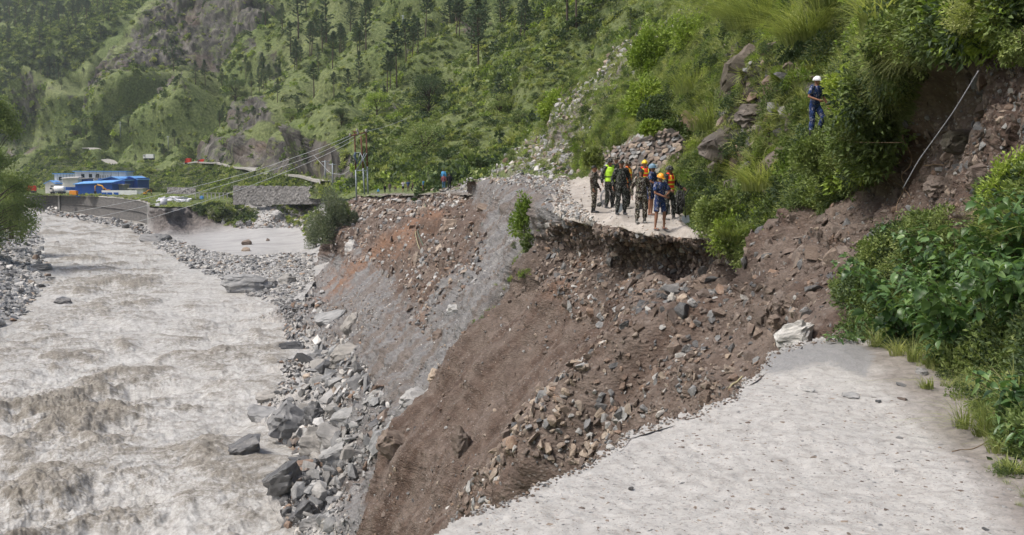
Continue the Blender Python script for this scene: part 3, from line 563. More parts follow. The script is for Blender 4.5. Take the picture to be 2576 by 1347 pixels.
M['r_brown'] = rock_mat('brown_stone', (0.12, 0.098, 0.085), (0.19, 0.158, 0.138), (0.29, 0.25, 0.22), (0.125, 0.092, 0.075))
M['r_tan'] = rock_mat('tan_stone', (0.22, 0.18, 0.145), (0.33, 0.285, 0.24), (0.45, 0.40, 0.35), (0.20, 0.15, 0.12))
M['r_grey'] = rock_mat('grey_slate', (0.14, 0.146, 0.152), (0.255, 0.262, 0.268), (0.40, 0.405, 0.41))
M['r_pale'] = rock_mat('pale_stone', (0.32, 0.325, 0.325), (0.45, 0.455, 0.455), (0.58, 0.583, 0.58))
M['r_dark'] = rock_mat('dark_wet_slate', (0.055, 0.056, 0.06), (0.10, 0.103, 0.108), (0.22, 0.222, 0.228), None, 0.4)
M['r_rust'] = rock_mat('rusty_slate', (0.13, 0.085, 0.06), (0.22, 0.16, 0.125), (0.33, 0.27, 0.23))
M['r_cliff'] = rock_mat('cliff_rock', (0.035, 0.030, 0.027), (0.105, 0.092, 0.082), (0.23, 0.205, 0.185), (0.055, 0.05, 0.03))
def rock_data(name, seed, n=14, shape=(1, .8, .5), boxy=.6, bev=False, jit=.12):
    g = np.random.default_rng(seed); v = g.normal(size=(n, 3)); v /= np.linalg.norm(v, axis=1)[:, None]
    mx = np.abs(v).max(1)[:, None]; v = v*(1-boxy)+v/mx*boxy; v *= 1+g.uniform(-jit, jit, (n, 1)); v = v*np.array(shape)*.5
    bm = bmesh.new(); vs_ = [bm.verts.new(p) for p in v]
    r = bmesh.ops.convex_hull(bm, input=vs_)
    for q in [e for e in bm.verts if not e.link_faces]: bm.verts.remove(q)
    if bev:
        bmesh.ops.dissolve_limit(bm, angle_limit=.12, verts=bm.verts, edges=bm.edges)
        bmesh.ops.bevel(bm, geom=bm.edges[:], offset=.010, segments=1, affect='EDGES')
        bmesh.ops.triangulate(bm, faces=bm.faces)
        bmesh.ops.subdivide_edges(bm, edges=bm.edges[:], cuts=3, use_grid_fill=True)
        bmesh.ops.triangulate(bm, faces=bm.faces)
        P = np.array([q.co for q in bm.verts]); d = .022*fbm(P+seed, .30, 4, .6, seed)+.06*(cells(P*np.array([1, 1, 2.2])+seed, .30, seed)[1]-.5)+.018*np.sign(np.sin(P[:, 2]*34+4*vnoise(P*3, seed)))
        for q, dd in zip(bm.verts, d): q.co *= 1+float(dd)*2.1
    me = bpy.data.meshes.new(name); bm.to_mesh(me); bm.free()
    me.polygons.foreach_set('use_smooth', np.zeros(len(me.polygons), bool)); return me
ROCKS = [rock_data('stone', 100+i, 13+i % 5, [(1, .8, .5), (1, .7, .35), (1, .85, .7), (1, .6, .5), (1.1, .7, .25), (1, .9, .6)][i % 6], [.75, .6, .45, .8, .7][i % 5]) for i in range(14)]
PEBB = [rock_data('pebble', 300+i, 16, (1, .8, .5), .15) for i in range(5)]
# ------------------------------------------------------------------ instanced stuff on points (geometry nodes)
def collect(name, meshes, mats=None):
    c = bpy.data.collections.new(name); k = 0
    for i, me in enumerate(meshes):
        for m in (mats or [None]):
            if m is not None: d = me.copy(); d.materials.clear(); d.materials.append(m)
            else: d = me
            o = bpy.data.objects.new('%s_form_%03d' % (name, k), d); c.objects.link(o); k += 1
    return c, k
def scatter(name, label, cat, P, R, S, coll, idx):
    me = bpy.data.meshes.new(name); n = len(P); me.vertices.add(n); me.vertices.foreach_set('co', np.asarray(P, np.float32).ravel())
    for an, ty, arr, key in (('rot', 'FLOAT_VECTOR', R, 'vector'), ('scl', 'FLOAT_VECTOR', S, 'vector'), ('idx', 'INT', idx, 'value')):
        a = me.attributes.new(an, ty, 'POINT'); a.data.foreach_set(key, np.asarray(arr, np.int32 if ty == 'INT' else np.float32).ravel())
    o = bpy.data.objects.new(name, me); COL.objects.link(o)
    g = bpy.data.node_groups.new(name, 'GeometryNodeTree'); g.interface.new_socket('Geometry', in_out='INPUT', socket_type='NodeSocketGeometry'); g.interface.new_socket('Geometry', in_out='OUTPUT', socket_type='NodeSocketGeometry')
    N = g.nodes; L = g.links; gi = N.new('NodeGroupInput'); go = N.new('NodeGroupOutput'); ip = N.new('GeometryNodeInstanceOnPoints')
    ci = N.new('GeometryNodeCollectionInfo'); ci.inputs['Collection'].default_value = coll; ci.inputs['Separate Children'].default_value = True; ci.inputs['Reset Children'].default_value = True
    def na(nm, t): a = N.new('GeometryNodeInputNamedAttribute'); a.data_type = t; a.inputs['Name'].default_value = nm; return a.outputs['Attribute']
    L.new(gi.outputs[0], ip.inputs['Points']); L.new(ci.outputs[0], ip.inputs['Instance']); ip.inputs['Pick Instance'].default_value = True
    L.new(na('idx', 'INT'), ip.inputs['Instance Index']); L.new(na('scl', 'FLOAT_VECTOR'), ip.inputs['Scale'])
    er = N.new('FunctionNodeEulerToRotation'); L.new(na('rot', 'FLOAT_VECTOR'), er.inputs[0]); L.new(er.outputs[0], ip.inputs['Rotation'])
    L.new(ip.outputs[0], go.inputs[0]); md = o.modifiers.new('scatter', 'NODES'); md.node_group = g
    return tag(o, label, cat, None, 'stuff')
def rand_in(poly, n):
    poly = np.array(poly, float); lo, hi = poly.min(0), poly.max(0); out = np.zeros((0, 2))
    while len(out) < n:
        q = RNG.uniform(lo, hi, (n*2, 2)); out = np.concatenate([out, q[inside(poly, q[:, 0], q[:, 1])]])
    return out[:n]
def align(nrm, yaw, tilt=0.0):                           # euler angles putting +Z on the normal, spun by yaw, jittered
    n = nrm+RNG.normal(0, 1, nrm.shape)*tilt; n /= np.linalg.norm(n, axis=1)[:, None]
    a = np.where(np.abs(n[:, 2:3]) < .95, np.array([[0, 0, 1.]]), np.array([[1., 0, 0]])); x = np.cross(a, n); x /= np.linalg.norm(x, axis=1)[:, None]; y = np.cross(n, x)
    c, s = np.cos(yaw)[:, None], np.sin(yaw)[:, None]; x2 = x*c+y*s; y2 = -x*s+y*c
    R = np.stack([x2, y2, n], 2)                          # columns are axes
    sy = np.sqrt(R[:, 0, 0]**2+R[:, 1, 0]**2)
    return np.stack([np.arctan2(R[:, 2, 1], R[:, 2, 2]), np.arctan2(-R[:, 2, 0], sy), np.arctan2(R[:, 1, 0], R[:, 0, 0])], 1)
def plaw(n, lo, hi, a=2.2):
    u = RNG.uniform(0, 1, n); return (lo**(1-a)+u*(hi**(1-a)-lo**(1-a)))**(1/(1-a))
class Batch:
    def __init__(s): s.P = []; s.R = []; s.S = []; s.I = []
    def add(s, P, R, S, I):
        if len(P): s.P.append(P); s.R.append(R); s.S.append(S); s.I.append(I)
    def single(s, k, forms, name, label, cat, grp, names=None, only=None):        # the largest ones become objects of their own
        P, R, S, I = (np.concatenate(a) for a in (s.P, s.R, s.S, s.I)); sz = S.mean(1)*FPX/P[:, 1]
        if only is not None: sz = np.where(np.isin(I, only), sz, 0)
        o = np.argsort(-sz)[:k]
        for i in o: tag(part(name, forms[I[i]], None, P[i], R[i], S[i]), (names[I[i] % len(names)]+' '+label) if names else label, cat, grp)
        m = np.ones(len(P), bool); m[o] = False; s.P, s.R, s.S, s.I = [P[m]], [R[m]], [S[m]], [I[m]]
    def build(s, name, label, cat, coll): return scatter(name, label, cat, np.concatenate(s.P), np.concatenate(s.R), np.concatenate(s.S), coll, np.concatenate(s.I))
mats_rock = ['r_brown', 'r_tan', 'r_grey', 'r_pale', 'r_dark', 'r_rust']
c_rocks, n_rocks = collect('rock', ROCKS, [M[m] for m in mats_rock]); NM = len(mats_rock); NR = len(ROCKS)
def rocks(batch, patch, poly, n, px_lo, px_hi, weights, a=2.3, sink=.12, tilt=.45, dens=None, wlo=.02, whi=9):
    q = rand_in(poly, n); P, N = patch.at(q[:, 0], q[:, 1]); d = P[:, 1]
    s = np.clip(plaw(n, px_lo, px_hi, a)*d/FPX, wlo, whi)
    if dens is not None:
        k = fbm(P, dens, 3, .5, 300) > RNG.uniform(-.9, .5, n); P, N, s = P[k], N[k], s[k]; n = len(P)
    m = RNG.choice(NM, n, p=np.array(weights)/sum(weights)); I = RNG.integers(0, NR, n)*NM+m
    S = s[:, None]*RNG.uniform(.75, 1.25, (n, 3)); P = P+N*(s*.5*(.35-sink*1.5))[:, None]
    batch.add(P, align(N, RNG.uniform(0, 6.28, n), tilt), S, I)
B1 = Batch()   # landslide rubble       weights: brown tan grey pale dark rust
brown = [6, 1.2, 1, .25, .8, 1]
rocks(B1, NEAR, SCAR[1:-3], 13000, 3.5, 16, brown, dens=3.0)
rocks(B1, NEAR, [(1385,560),(1500,570),(1600,595),(1820,625),(1820,720),(1700,760),(1500,740),(1340,740),(1330,690)], 3600, 6, 26, [6, 1.5, .6, .1, 1.3, 1], sink=.2)
rocks(B1, NEAR, [(1400,740),(1650,760),(1860,700),(1850,880),(1700,940),(1560,940),(1440,900)], 900, 8, 40, [6, 1.2, 1.2, .3, 1.2, 1], dens=4)
rocks(B1, NEAR, [(1480,860),(1640,850),(1760,900),(1700,1050),(1540,1110),(1300,1200),(1180,1200),(1320,1020)], 1300, 7, 32, [5, 4, 2, .6, .6, 1], tilt=.7, sink=.0, dens=4)
rocks(B1, NEAR, [(1330,960),(1500,930),(1560,1000),(1450,1120),(1290,1190),(1200,1190)], 620, 12, 40, [4, 6, 1.5, .6, .3, .8], tilt=.8, sink=-.1, a=2.0)
rocks(B1, NEAR, [(1180,1180),(1300,1130),(1320,1230),(1150,1330),(1080,1340)], 260, 9, 30, [4, 3, 2, .6, .5, 1])
rocks(B1, NEAR, [(1850,560),(2200,440),(2260,300),(2600,90),(2650,480),(2330,560),(2200,660),(2020,780),(1880,820),(1820,700)], 2600, 6, 34, [8, .8, 1, .15, 1.6, .8], sink=.25)
B2 = Batch()   # grey slope
rocks(B2, NEAR, SLOPE[:16]+SLOPE[18:], 9000, 2.6, 9, [2, 1.5, 4, 2, .8, .3], dens=5.0, a=2.6)
rocks(B2, NEAR, [(868,510),(1170,495),(1180,600),(1060,760),(960,700),(820,620)], 2400, 4, 20, [4, 2.5, 3, 1.2, .6, 1.5])
rocks(B2, NEAR, [(900,495),(1175,492),(1175,530),(1050,540),(900,560),(860,540)], 900, 6, 22, [4, 3, 2.5, .9, .6, 1])
rocks(B2, NEAR, [(1040,640),(1240,560),(1220,680),(1130,760),(1100,860),(1030,840)], 900, 7, 26, [5, 2, 2, .6, 1, 1.5])
rocks(B2, NEAR, [(1190,450),(1430,446),(1440,500),(1500,550),(1440,548),(1395,540),(1340,480)], 1500, 4, 16, [1, 1.5, 3, 4, .3, .3])
rocks(B2, NEAR, [(780,830),(1000,690),(1020,720),(900,900),(800,960)], 1300, 3, 10, [1, 4, 3, 3, .3, .8])
B3 = Batch()   # toe of the slope
TOEP = [(760,640),(800,700),(830,800),(900,880),(960,960),(990,1040),(960,1120),(900,1200),(880,1370),(755,1360),(725,1290),(745,1200),(725,1130),(690,1080),(665,1040),(700,960),(730,890),(715,800),(730,740),(760,700)]
rocks(B3, NEAR, TOEP, 5200, 4, 26, [.3, .3, 8, 2.8, 2.0, .25], a=2.2, sink=.0, tilt=.4)
rocks(B3, NEAR, [(790,860),(900,880),(980,1000),(960,1120),(880,1230),(860,1340),(770,1330),(760,1200),(740,1110),(720,1040),(760,940)], 1000, 12, 60, [.2, .2, 9, 1.6, 2.6, .3], a=2.0, sink=.05, tilt=.35)
rocks(B3, NEAR, [(700,960),(730,880),(720,790),(760,740),(780,800),(760,900),(740,980)], 900, 6, 18, [.5, .4, 2, .5, 6, .6], sink=-.05)
rocks(B3, NEAR, [(700,1080),(780,1060),(790,1330),(730,1330),(720,1280),(750,1200)], 600, 10, 40, [.3, .3, 3, .5, 6, 1.5], sink=-.05)
B4 = Batch()   # gravel bar and far banks
rocks(B4, FLAT, [(362,600),(440,604),(500,625),(600,645),(700,640),(790,640),(790,700),(740,750),(720,770),(600,735),(520,690),(430,640),(400,628)], 5200, 3.5, 14, [.2, .6, 6, 5, 2, .1], a=2.4, tilt=.3)
rocks(B4, FLAT, [(400,622),(560,688),(610,722),(720,745),(720,775),(590,738),(470,672)], 1100, 5, 18, [.2, .2, 4, 2, 5, .1], a=2.2)
rocks(B4, FLAT, [(560,560),(680,555),(780,560),(790,600),(760,578),(700,572),(600,578)], 260, 4, 16, [1, 1, 4, 2, 2, 1])
rocks(B4, FLAT, [(640,505),(720,500),(800,530),(810,580),(700,566),(640,560)], 700, 3, 12, [.5, 1, 4, 5, .3, .4])
rocks(B4, FLAT, [(200,548),(360,560),(372,600),(356,600)], 60, 4, 12, [.5, 1, 4, 1, 3, .4])
rocks(B4, LEFT, [(-60,560),(60,560),(110,600),(125,650),(150,690),(150,710),(90,760),(95,800),(40,815),(-60,830)], 2400, 5, 24, [.2, .4, 6, 4, 2.2, .1], a=2.1, tilt=.3)
B5 = Batch()   # talus streak
rocks(B5, NEAR, [p for p in TALUS if p[0] < 1900], 3600, 3.5, 14, [1.5, 2, 5, 4, .5, .5], dens=6)
rocks(B5, NEAR, [(1560,110),(1600,110),(1480,260),(1400,330),(1380,300),(1500,190)], 500, 6, 22, [1.5, 2, 5, 4, .5, .5])
rocks(B5, NEAR, [(1230,435),(1320,360),(1440,350),(1440,444)], 600, 6, 22, [1.5, 2, 5, 4, .5, .5])
rocks(B5, STRIP, [(1060,478),(1100,462),(1188,450),(1188,484),(1140,484)], 260, 5, 16, [1, 2, 3, 6, .5, .5])
rocks(B1, NEAR, [(1380,556),(1450,560),(1600,588),(1820,614),(1820,640),(1600,640),(1400,600)], 900, 5, 16, [8, 1, .5, .1, 2, 1], sink=.3)
for (_a, _b) in zip(FR[2:24], FR[3:25]):
    rocks(B1, FROAD, [(_a[0]-6, _a[1]+3), (_b[0]-6, _b[1]+3), (_b[0]+16, _b[1]+14), (_a[0]+16, _a[1]+14)], 26, 3, 15, [3, 3, 2, 2, .5, .5], a=2.4)
rocks(B1, NEAR, [(1850,650),(2000,560),(2150,500),(2230,520),(2160,660),(2060,800),(1940,840),(1860,800)], 420, 12, 60, [8, .6, .6, .1, 1, .6], a=2.0, sink=.25)
rocks(B1, NEAR, [(2240,330),(2400,140),(2640,80),(2640,480),(2350,520),(2260,470)], 200, 12, 60, [9, .1, .2, .02, 3, .6], a=2.0, sink=.5)
rocks(B1, NEAR, [(1560,680),(1830,690),(1860,800),(1700,860),(1560,780)], 420, 12, 52, [6, .8, 1.2, .2, 2, .6], a=2.0, sink=.2)
rocks(B5, NEAR, OUTROCK, 420, 10, 60, [5, .5, 2, .3, 4, .8], a=1.9, sink=.15)
B6 = Batch()   # bits on the roads
rocks(B6, NEAR, ROADB[:-6], 500, 2, 7, [1.5, 3, 3, 3, .5, .5], sink=.1)
rocks(B6, NEAR, [(1700,555),(1730,530),(1830,590),(1820,600)], 200, 4, 18, [1.5, 3, 3, 2, .5, .5])
STUFF_ROCK = [(B1, 'rubble', 'loose brown rubble and soil clods strewn over the landslide scar', 'rubble'), (B2, 'scree', 'small grey stones scattered on the long eroded slope above the river', 'scree'),
 (B3, 'shore_stones', 'broken grey slate stones heaped at the foot of the slide by the water', 'stones'), (B4, 'river_cobbles', 'pale cobbles covering the gravel bar and the river banks', 'cobbles'),
 (B5, 'talus', 'grey talus stones in a streak down the grassy hillside', 'talus'), (B6, 'road_gravel', 'loose gravel on the broken road behind the scar', 'gravel')]
RF = [o.data for o in c_rocks.objects]; RF = [c_rocks.objects['rock_form_%03d' % i].data for i in range(n_rocks)]
for b_, k_, l_, g_ in [(B1, 110, 'angular loose stone lying in the brown rubble of the landslide scar', 'large stones in the landslide rubble'), (B2, 30, 'angular stone sticking out of the long eroded slope', 'large stones on the eroded slope'), (B3, 75, 'slate stone in the heap at the foot of the slide', 'large slate stones along the shore'), (B4, 20, 'rounded cobble on the gravel beside the river', 'large cobbles beside the river'), (B5, 20, 'stone in the talus streak on the grassy hillside', 'large talus stones')]:
    b_.single(k_, RF, 'rock', l_, 'rock', g_, ['brown', 'tan', 'grey', 'pale', 'dark', 'rust coloured'])
for b_, n_, l_, c_ in STUFF_ROCK: b_.build(n_, l_, c_, c_rocks)
# pebbles bedded in the foreground road
c_peb, n_peb = collect('pebble', PEBB, [M['r_tan'], M['r_grey'], M['r_pale'], M['r_brown']])
q = rand_in([(1180,1320),(1500,1170),(1700,1070),(1860,1010),(1930,940),(2180,960),(2380,1100),(2560,1250),(2560,1400),(1120,1400)], 2600); P, N = FROAD.at(q[:, 0], q[:, 1]); n = len(P)
s = np.clip(plaw(n, 4, 22, 2.8)*P[:, 1]/FPX, .006, .07); S = s[:, None]*RNG.uniform(.8, 1.2, (n, 3))*np.array([1.1, 1.1, .8]); P[:, 2] -= s*.10
scatter('road_pebbles', 'small pebbles bedded in the pale worn road in front', 'pebbles', P, align(N, RNG.uniform(0, 6.28, n), .1), S, c_peb, RNG.choice(n_peb, n))
# ------------------------------------------------------------------ vegetation meshes
def leaf_mat(name, cols, trans=0.25, rough=0.55, spec=0.3):
    b = NB(name); r = b.rnd(); t = b.attr('tint'); p = b.pos(); n = b.noise(p, 0.35, 3)
    f = b.math('ADD', b.math('MULTIPLY', r, .45), b.math('ADD', b.math('MULTIPLY', t, .4), b.math('MULTIPLY', b.math('SUBTRACT', n, 0.5), .9)), True)
    c = b.ramp(f, [(0.08+i*0.8/(len(cols)-1), k) for i, k in enumerate(cols)])
    b.done(c, rough, None, spec)
    if trans:
        tr = b.n('BsdfTranslucent'); mx = b.n('MixShader'); mx.inputs[0].default_value = trans
        b.l(b.mix(1.0, c, (1.25, 1.3, .7), 'MULTIPLY'), tr.inputs[0]); b.l(b.b.outputs[0], mx.inputs[1]); b.l(tr.outputs[0], mx.inputs[2]); b.l(mx.outputs[0], b.o.inputs[0])
    return b.m
M['l_mid'] = leaf_mat('mid_green_leaves', [(0.063, 0.091, 0.031), (0.119, 0.17, 0.05), (0.207, 0.263, 0.081), (0.327, 0.367, 0.137)])
M['l_dark'] = leaf_mat('dark_green_leaves', [(0.035, 0.057, 0.026), (0.061, 0.094, 0.038), (0.101, 0.143, 0.057)])
M['l_lime'] = leaf_mat('lime_green_leaves', [(0.107, 0.169, 0.029), (0.188, 0.272, 0.043), (0.302, 0.388, 0.072), (0.415, 0.472, 0.112)])
M['l_grey'] = leaf_mat('grey_green_leaves', [(0.094, 0.12, 0.071), (0.164, 0.195, 0.119), (0.276, 0.286, 0.202), (0.415, 0.401, 0.321)])
M['l_grass'] = leaf_mat('grass_blades', [(0.126, 0.16, 0.053), (0.227, 0.269, 0.089), (0.339, 0.372, 0.143), (0.478, 0.481, 0.238)], .4)
M['l_pine'] = leaf_mat('pine_needles', [(0.05, 0.083, 0.048), (0.078, 0.12, 0.066), (0.119, 0.166, 0.086)], .15)
M['l_bush'] = leaf_mat('broad_green_leaves', [(0.046, 0.092, 0.034), (0.075, 0.145, 0.050), (0.125, 0.215, 0.070), (0.20, 0.30, 0.10)], .3, .38, .5)
M['bark'] = flat('bark', (0.085, 0.065, 0.05), .9, 0, .35, 8); M['twig'] = flat('twig', (0.12, 0.09, 0.06), .85, 0, .3, 12)
def set_tint(me, vals, mats):
    a = me.attributes.new('tint', 'FLOAT', 'POINT'); a.data.foreach_set('value', np.asarray(vals, np.float32))
def leaves_at(C, D, L, W, fold=.25, up=None):             # one bent 4-triangle leaf at each C along D
    n = len(C); D = D/np.linalg.norm(D, axis=1)[:, None]; u = RNG.normal(size=(n, 3)) if up is None else up+RNG.normal(size=(n, 3))*.5
    Sd = np.cross(D, u); Sd /= np.linalg.norm(Sd, axis=1)[:, None]+1e-9; Up = np.cross(Sd, D)
    L = np.broadcast_to(L, n)[:, None]; W = np.broadcast_to(W, n)[:, None]
    a = C; m = C+D*L*.42+Up*L*.06; e = C+D*L-Up*L*fold*.6; l = m+Sd*W*.5+Up*W*.22; r = m-Sd*W*.5+Up*W*.22
    V = np.stack([a, l, m, r, e], 1).reshape(-1, 3); b = (np.arange(n)*5)[:, None]
    F = np.concatenate([b+[0, 2, 1], b+[0, 3, 2], b+[1, 2, 4], b+[2, 3, 4]]); return V, F
def shrub_data(name, mat, n=260, r=(.5, .5, .45), leaf=.12, seed=1, clumps=14, droop=0, low=False):
    g = np.random.default_rng(seed); cc = g.normal(size=(clumps, 3)); cc /= np.linalg.norm(cc, axis=1)[:, None]; cc *= g.uniform(.35, .85, (clumps, 1)); cc[:, 2] = np.abs(cc[:, 2])*.9+.1
    k = g.integers(0, clumps, n); o = g.normal(size=(n, 3)); o /= np.linalg.norm(o, axis=1)[:, None]; rad = g.uniform(.12, .36, (clumps, 1))[k]
    C = (cc[k]+o*rad*g.uniform(.5, 1, (n, 1)))*np.array(r)*1.05; C[:, 2] = np.maximum(C[:, 2], 0)
    D = o*.8+C/np.array(r)*.5+g.normal(size=(n, 3))*.4; D[:, 2] -= droop
    Lf = leaf*g.uniform(.6, 1.4, n)
    if low:
        D /= np.linalg.norm(D, axis=1)[:, None]; u = g.normal(size=(n, 3)); S = np.cross(D, u); S /= np.linalg.norm(S, axis=1)[:, None]
        V = np.stack([C, C+D*Lf[:, None]*.5+S*Lf[:, None]*.32, C+D*Lf[:, None], C+D*Lf[:, None]*.5-S*Lf[:, None]*.32], 1).reshape(-1, 3)
        b = (np.arange(n)*4)[:, None]; F = np.concatenate([b+[0, 1, 2], b+[0, 2, 3]]); per = 4
    else: V, F = leaves_at(C, D, Lf, Lf*.5); per = 5
    me = fast_data(name, V, F, mat); set_tint(me, np.repeat(g.uniform(0, 1, n)*.6+g.uniform(0, 1, clumps)[k]*.4, per), None); return me
def stems_data(name, mat, r=(.5, .5, .45), n=9, th=.012, seed=1):
    g = np.random.default_rng(seed); V = []; F = []
    for i in range(n):
        a = g.uniform(0, 6.28); e = np.array([math.cos(a)*r[0]*g.uniform(.3, .9), math.sin(a)*r[1]*g.uniform(.3, .9), r[2]*g.uniform(.5, .95)])
        pts = [np.zeros(3), e*np.array([.3, .3, .5]), e]; b0 = len(V)
        for j, p in enumerate(pts):
            for k in range(4): V.append(p+np.array([math.cos(k*1.57), math.sin(k*1.57), 0])*th*(1-.35*j))
        for j in range(2):
            for k in range(4): a0 = b0+j*4+k; a1 = b0+j*4+(k+1) % 4; F.append((a0, a1, a1+4, a0+4))
    return fast_data(name, V, F, mat)
def grass_data(name, mat, n=46, h=.6, w=.014, spread=.12, bend=.5, seed=1, seg=3, lean=(0, 0)):
    g = np.random.default_rng(seed); a = g.uniform(0, 6.28, n); rr = spread*np.sqrt(g.uniform(0, 1, n)); B = np.stack([np.cos(a)*rr, np.sin(a)*rr, a*0], 1)
    out = a+g.normal(0, .5, n); dr = np.stack([np.cos(out), np.sin(out)], 1)+np.array(lean); hh = h*g.uniform(.5, 1.15, n); bd = bend*g.uniform(.3, 1.2, n)
    side = np.stack([-dr[:, 1], dr[:, 0], dr[:, 0]*0], 1); side /= np.linalg.norm(side, axis=1)[:, None]+1e-9
    rows = []
    for k in range(seg+1):
        t = k/seg; c = B.copy(); c[:, :2] += dr*(hh*bd*t**1.8)[:, None]; c[:, 2] += hh*(t-.55*bd*t**2.4); ww = w*(1-t*.92)*.5; rows += [c-side*ww, c+side*ww]
    V = np.stack(rows, 1).reshape(-1, 3); m = (seg+1)*2; b = (np.arange(n)*m)[:, None]
    F = np.concatenate([b+np.array([2*k, 2*k+1, 2*k+3, 2*k+2]) for k in range(seg)])
    me = fast_data(name, V, F, mat); set_tint(me, np.repeat(g.uniform(0, 1, n), m), None); return me
def tube(V, F, pts, rad, k=6):
    pts = np.asarray(pts, float); b0 = len(V)
    for j, p in enumerate(pts):
        t = pts[min(j+1, len(pts)-1)]-pts[max(j-1, 0)]; t = t/(np.linalg.norm(t)+1e-9)
        a = np.cross(t, [0, 0, 1.0] if abs(t[2]) < .9 else [1.0, 0, 0]); a /= np.linalg.norm(a); c = np.cross(t, a)
        for i in range(k): V.append(p+(a*math.cos(i*6.2832/k)+c*math.sin(i*6.2832/k))*rad[j])
    for j in range(len(pts)-1):
        for i in range(k): q0 = b0+j*k+i; q1 = b0+j*k+(i+1) % k; F.append((q0, q1, q1+k, q0+k))
    V.append(pts[-1]); V.append(pts[0]); e = len(V)-2
    for i in range(0, k): F.append((b0+(len(pts)-1)*k+i, b0+(len(pts)-1)*k+(i+1) % k, e, e)); F.append((b0+(i+1) % k, b0+i, e+1, e+1))
def tube_data(name, mat, tubes, k=6):
    bm = bmesh.new()
    for pts, rad in tubes:
        V = []; F = []; tube(V, F, pts, rad, k); vs_ = [bm.verts.new(tuple(map(float, v))) for v in V]
        for f in F:
            ids = list(dict.fromkeys(f))
            try: bm.faces.new([vs_[i] for i in ids])
            except ValueError: pass
    bmesh.ops.recalc_face_normals(bm, faces=bm.faces); me = bpy.data.meshes.new(name); bm.to_mesh(me); bm.free(); me.materials.append(mat)
    me.polygons.foreach_set('use_smooth', np.ones(len(me.polygons), bool)); return me
def pine_data(seed, bare=.35, wid=.20):                   # unit height pine: trunk, crown
    g = np.random.default_rng(seed); lean = g.normal(0, .015, 2)
    tp = [np.array([lean[0]*t, lean[1]*t, t-.03])+np.array([math.sin(t*5+seed), math.cos(t*4+seed), 0])*.004 for t in np.linspace(0, 1, 9)]
    tubes = [(tp, [.014*(1-t)**.8+.0015 for t in np.linspace(0, 1, 9)])]; C = []; D = []; T = []
    nb = 46
    for i in range(nb):
        t = bare+(1-bare)*(i+g.uniform(0, 1))/nb; base = np.array([lean[0]*t, lean[1]*t, t-.03]); a = i*2.4+g.normal(0, .4)
        prof = wid*(1-((t-bare)/(1-bare))**1.5)*(.55+.45*min(1, (t-bare)*6))*g.uniform(.55, 1.2)+.015
        dr = np.array([math.cos(a), math.sin(a), g.uniform(.0, .55)]); mid = base+dr*prof*.55; end = base+dr*prof+np.array([0, 0, prof*.12])
        tubes.append(([base, mid, end], [.0035, .0025, .001]))
        for k in range(5):
            s_ = .35+.65*(k+g.uniform(0, 1))/5; c = base+dr*prof*s_+np.array([0, 0, prof*.1*s_])+g.normal(0, .008, 3); tt = g.uniform()
            for j in range(11):
                d = g.normal(size=3); d[2] = abs(d[2])*.9+.1; C.append(c+g.normal(0, .004, 3)); D.append(d); T.append(tt*.7+g.uniform()*.3)
    C = np.array(C); D = np.array(D); n = len(C); D /= np.linalg.norm(D, axis=1)[:, None]; S = np.cross(D, g.normal(size=(n, 3))); S /= np.linalg.norm(S, axis=1)[:, None]
    L = g.uniform(.022, .040, (n, 1)); V = np.stack([C-S*L*.17, C+S*L*.17, C+D*L], 1).reshape(-1, 3); F = np.arange(n*3).reshape(-1, 3)
    cr = fast_data('crown', V, F, M['l_pine']); set_tint(cr, np.repeat(T, 3), None)
    return tube_data('trunk', M['bark'], tubes, 5), cr
PINES = [pine_data(i, b_, w_) for i, (b_, w_) in enumerate([(.38, .20), (.5, .22), (.25, .18), (.55, .17), (.12, .20), (.42, .25)])]
def broad_data(seed, mat, n=2600, leaf=.035):             # unit height round tree
    g = np.random.default_rng(seed); tubes = [([(0, 0, -.05), (.01, 0, .2), (.0, .02, .42)], [.03, .022, .014])]; C = []; T = []; D = []
    for i in range(16):
        a = g.uniform(0, 6.28); z = g.uniform(.35, .88); r = g.uniform(.12, .34)*(1-abs(z-.55)*.8); c = np.array([math.cos(a)*r, math.sin(a)*r, z]); tubes.append(([(0, .01, z*.5), c*.6+np.array([0, 0, z*.25]), c], [.012, .007, .003]))
        m = n//16; o = g.normal(size=(m, 3)); o /= np.linalg.norm(o, axis=1)[:, None]; C.append(c+o*g.uniform(.05, .15, (m, 1))*np.array([1.1, 1.1, .75])); D.append(o+g.normal(0, .5, (m, 3))); T.append(np.full(m, g.uniform()))
    C = np.concatenate(C); D = np.concatenate(D); V, F = leaves_at(C, D, leaf*g.uniform(.6, 1.3, len(C)), leaf*.55)
    me = fast_data('crown', V, F, mat); set_tint(me, np.repeat(np.concatenate(T)*.6+g.uniform(0, .4, len(C)), 5), None); return tube_data('trunk', M['bark'], tubes, 5), me
BROAD = [broad_data(11, M['l_mid']), broad_data(12, M['l_dark']), broad_data(13, M['l_lime']), broad_data(14, M['l_mid'])]
def tree(form, name, label, cat, base, h, group=None, tilt=(0, 0), sx=1.0):
    r = empty(name, base, (tilt[0], tilt[1], random.uniform(0, 6.28)), (h*sx, h*sx, h)); tag(r, label, cat, group)
    part('trunk', form[0], r); part('crown', form[1], r); return r
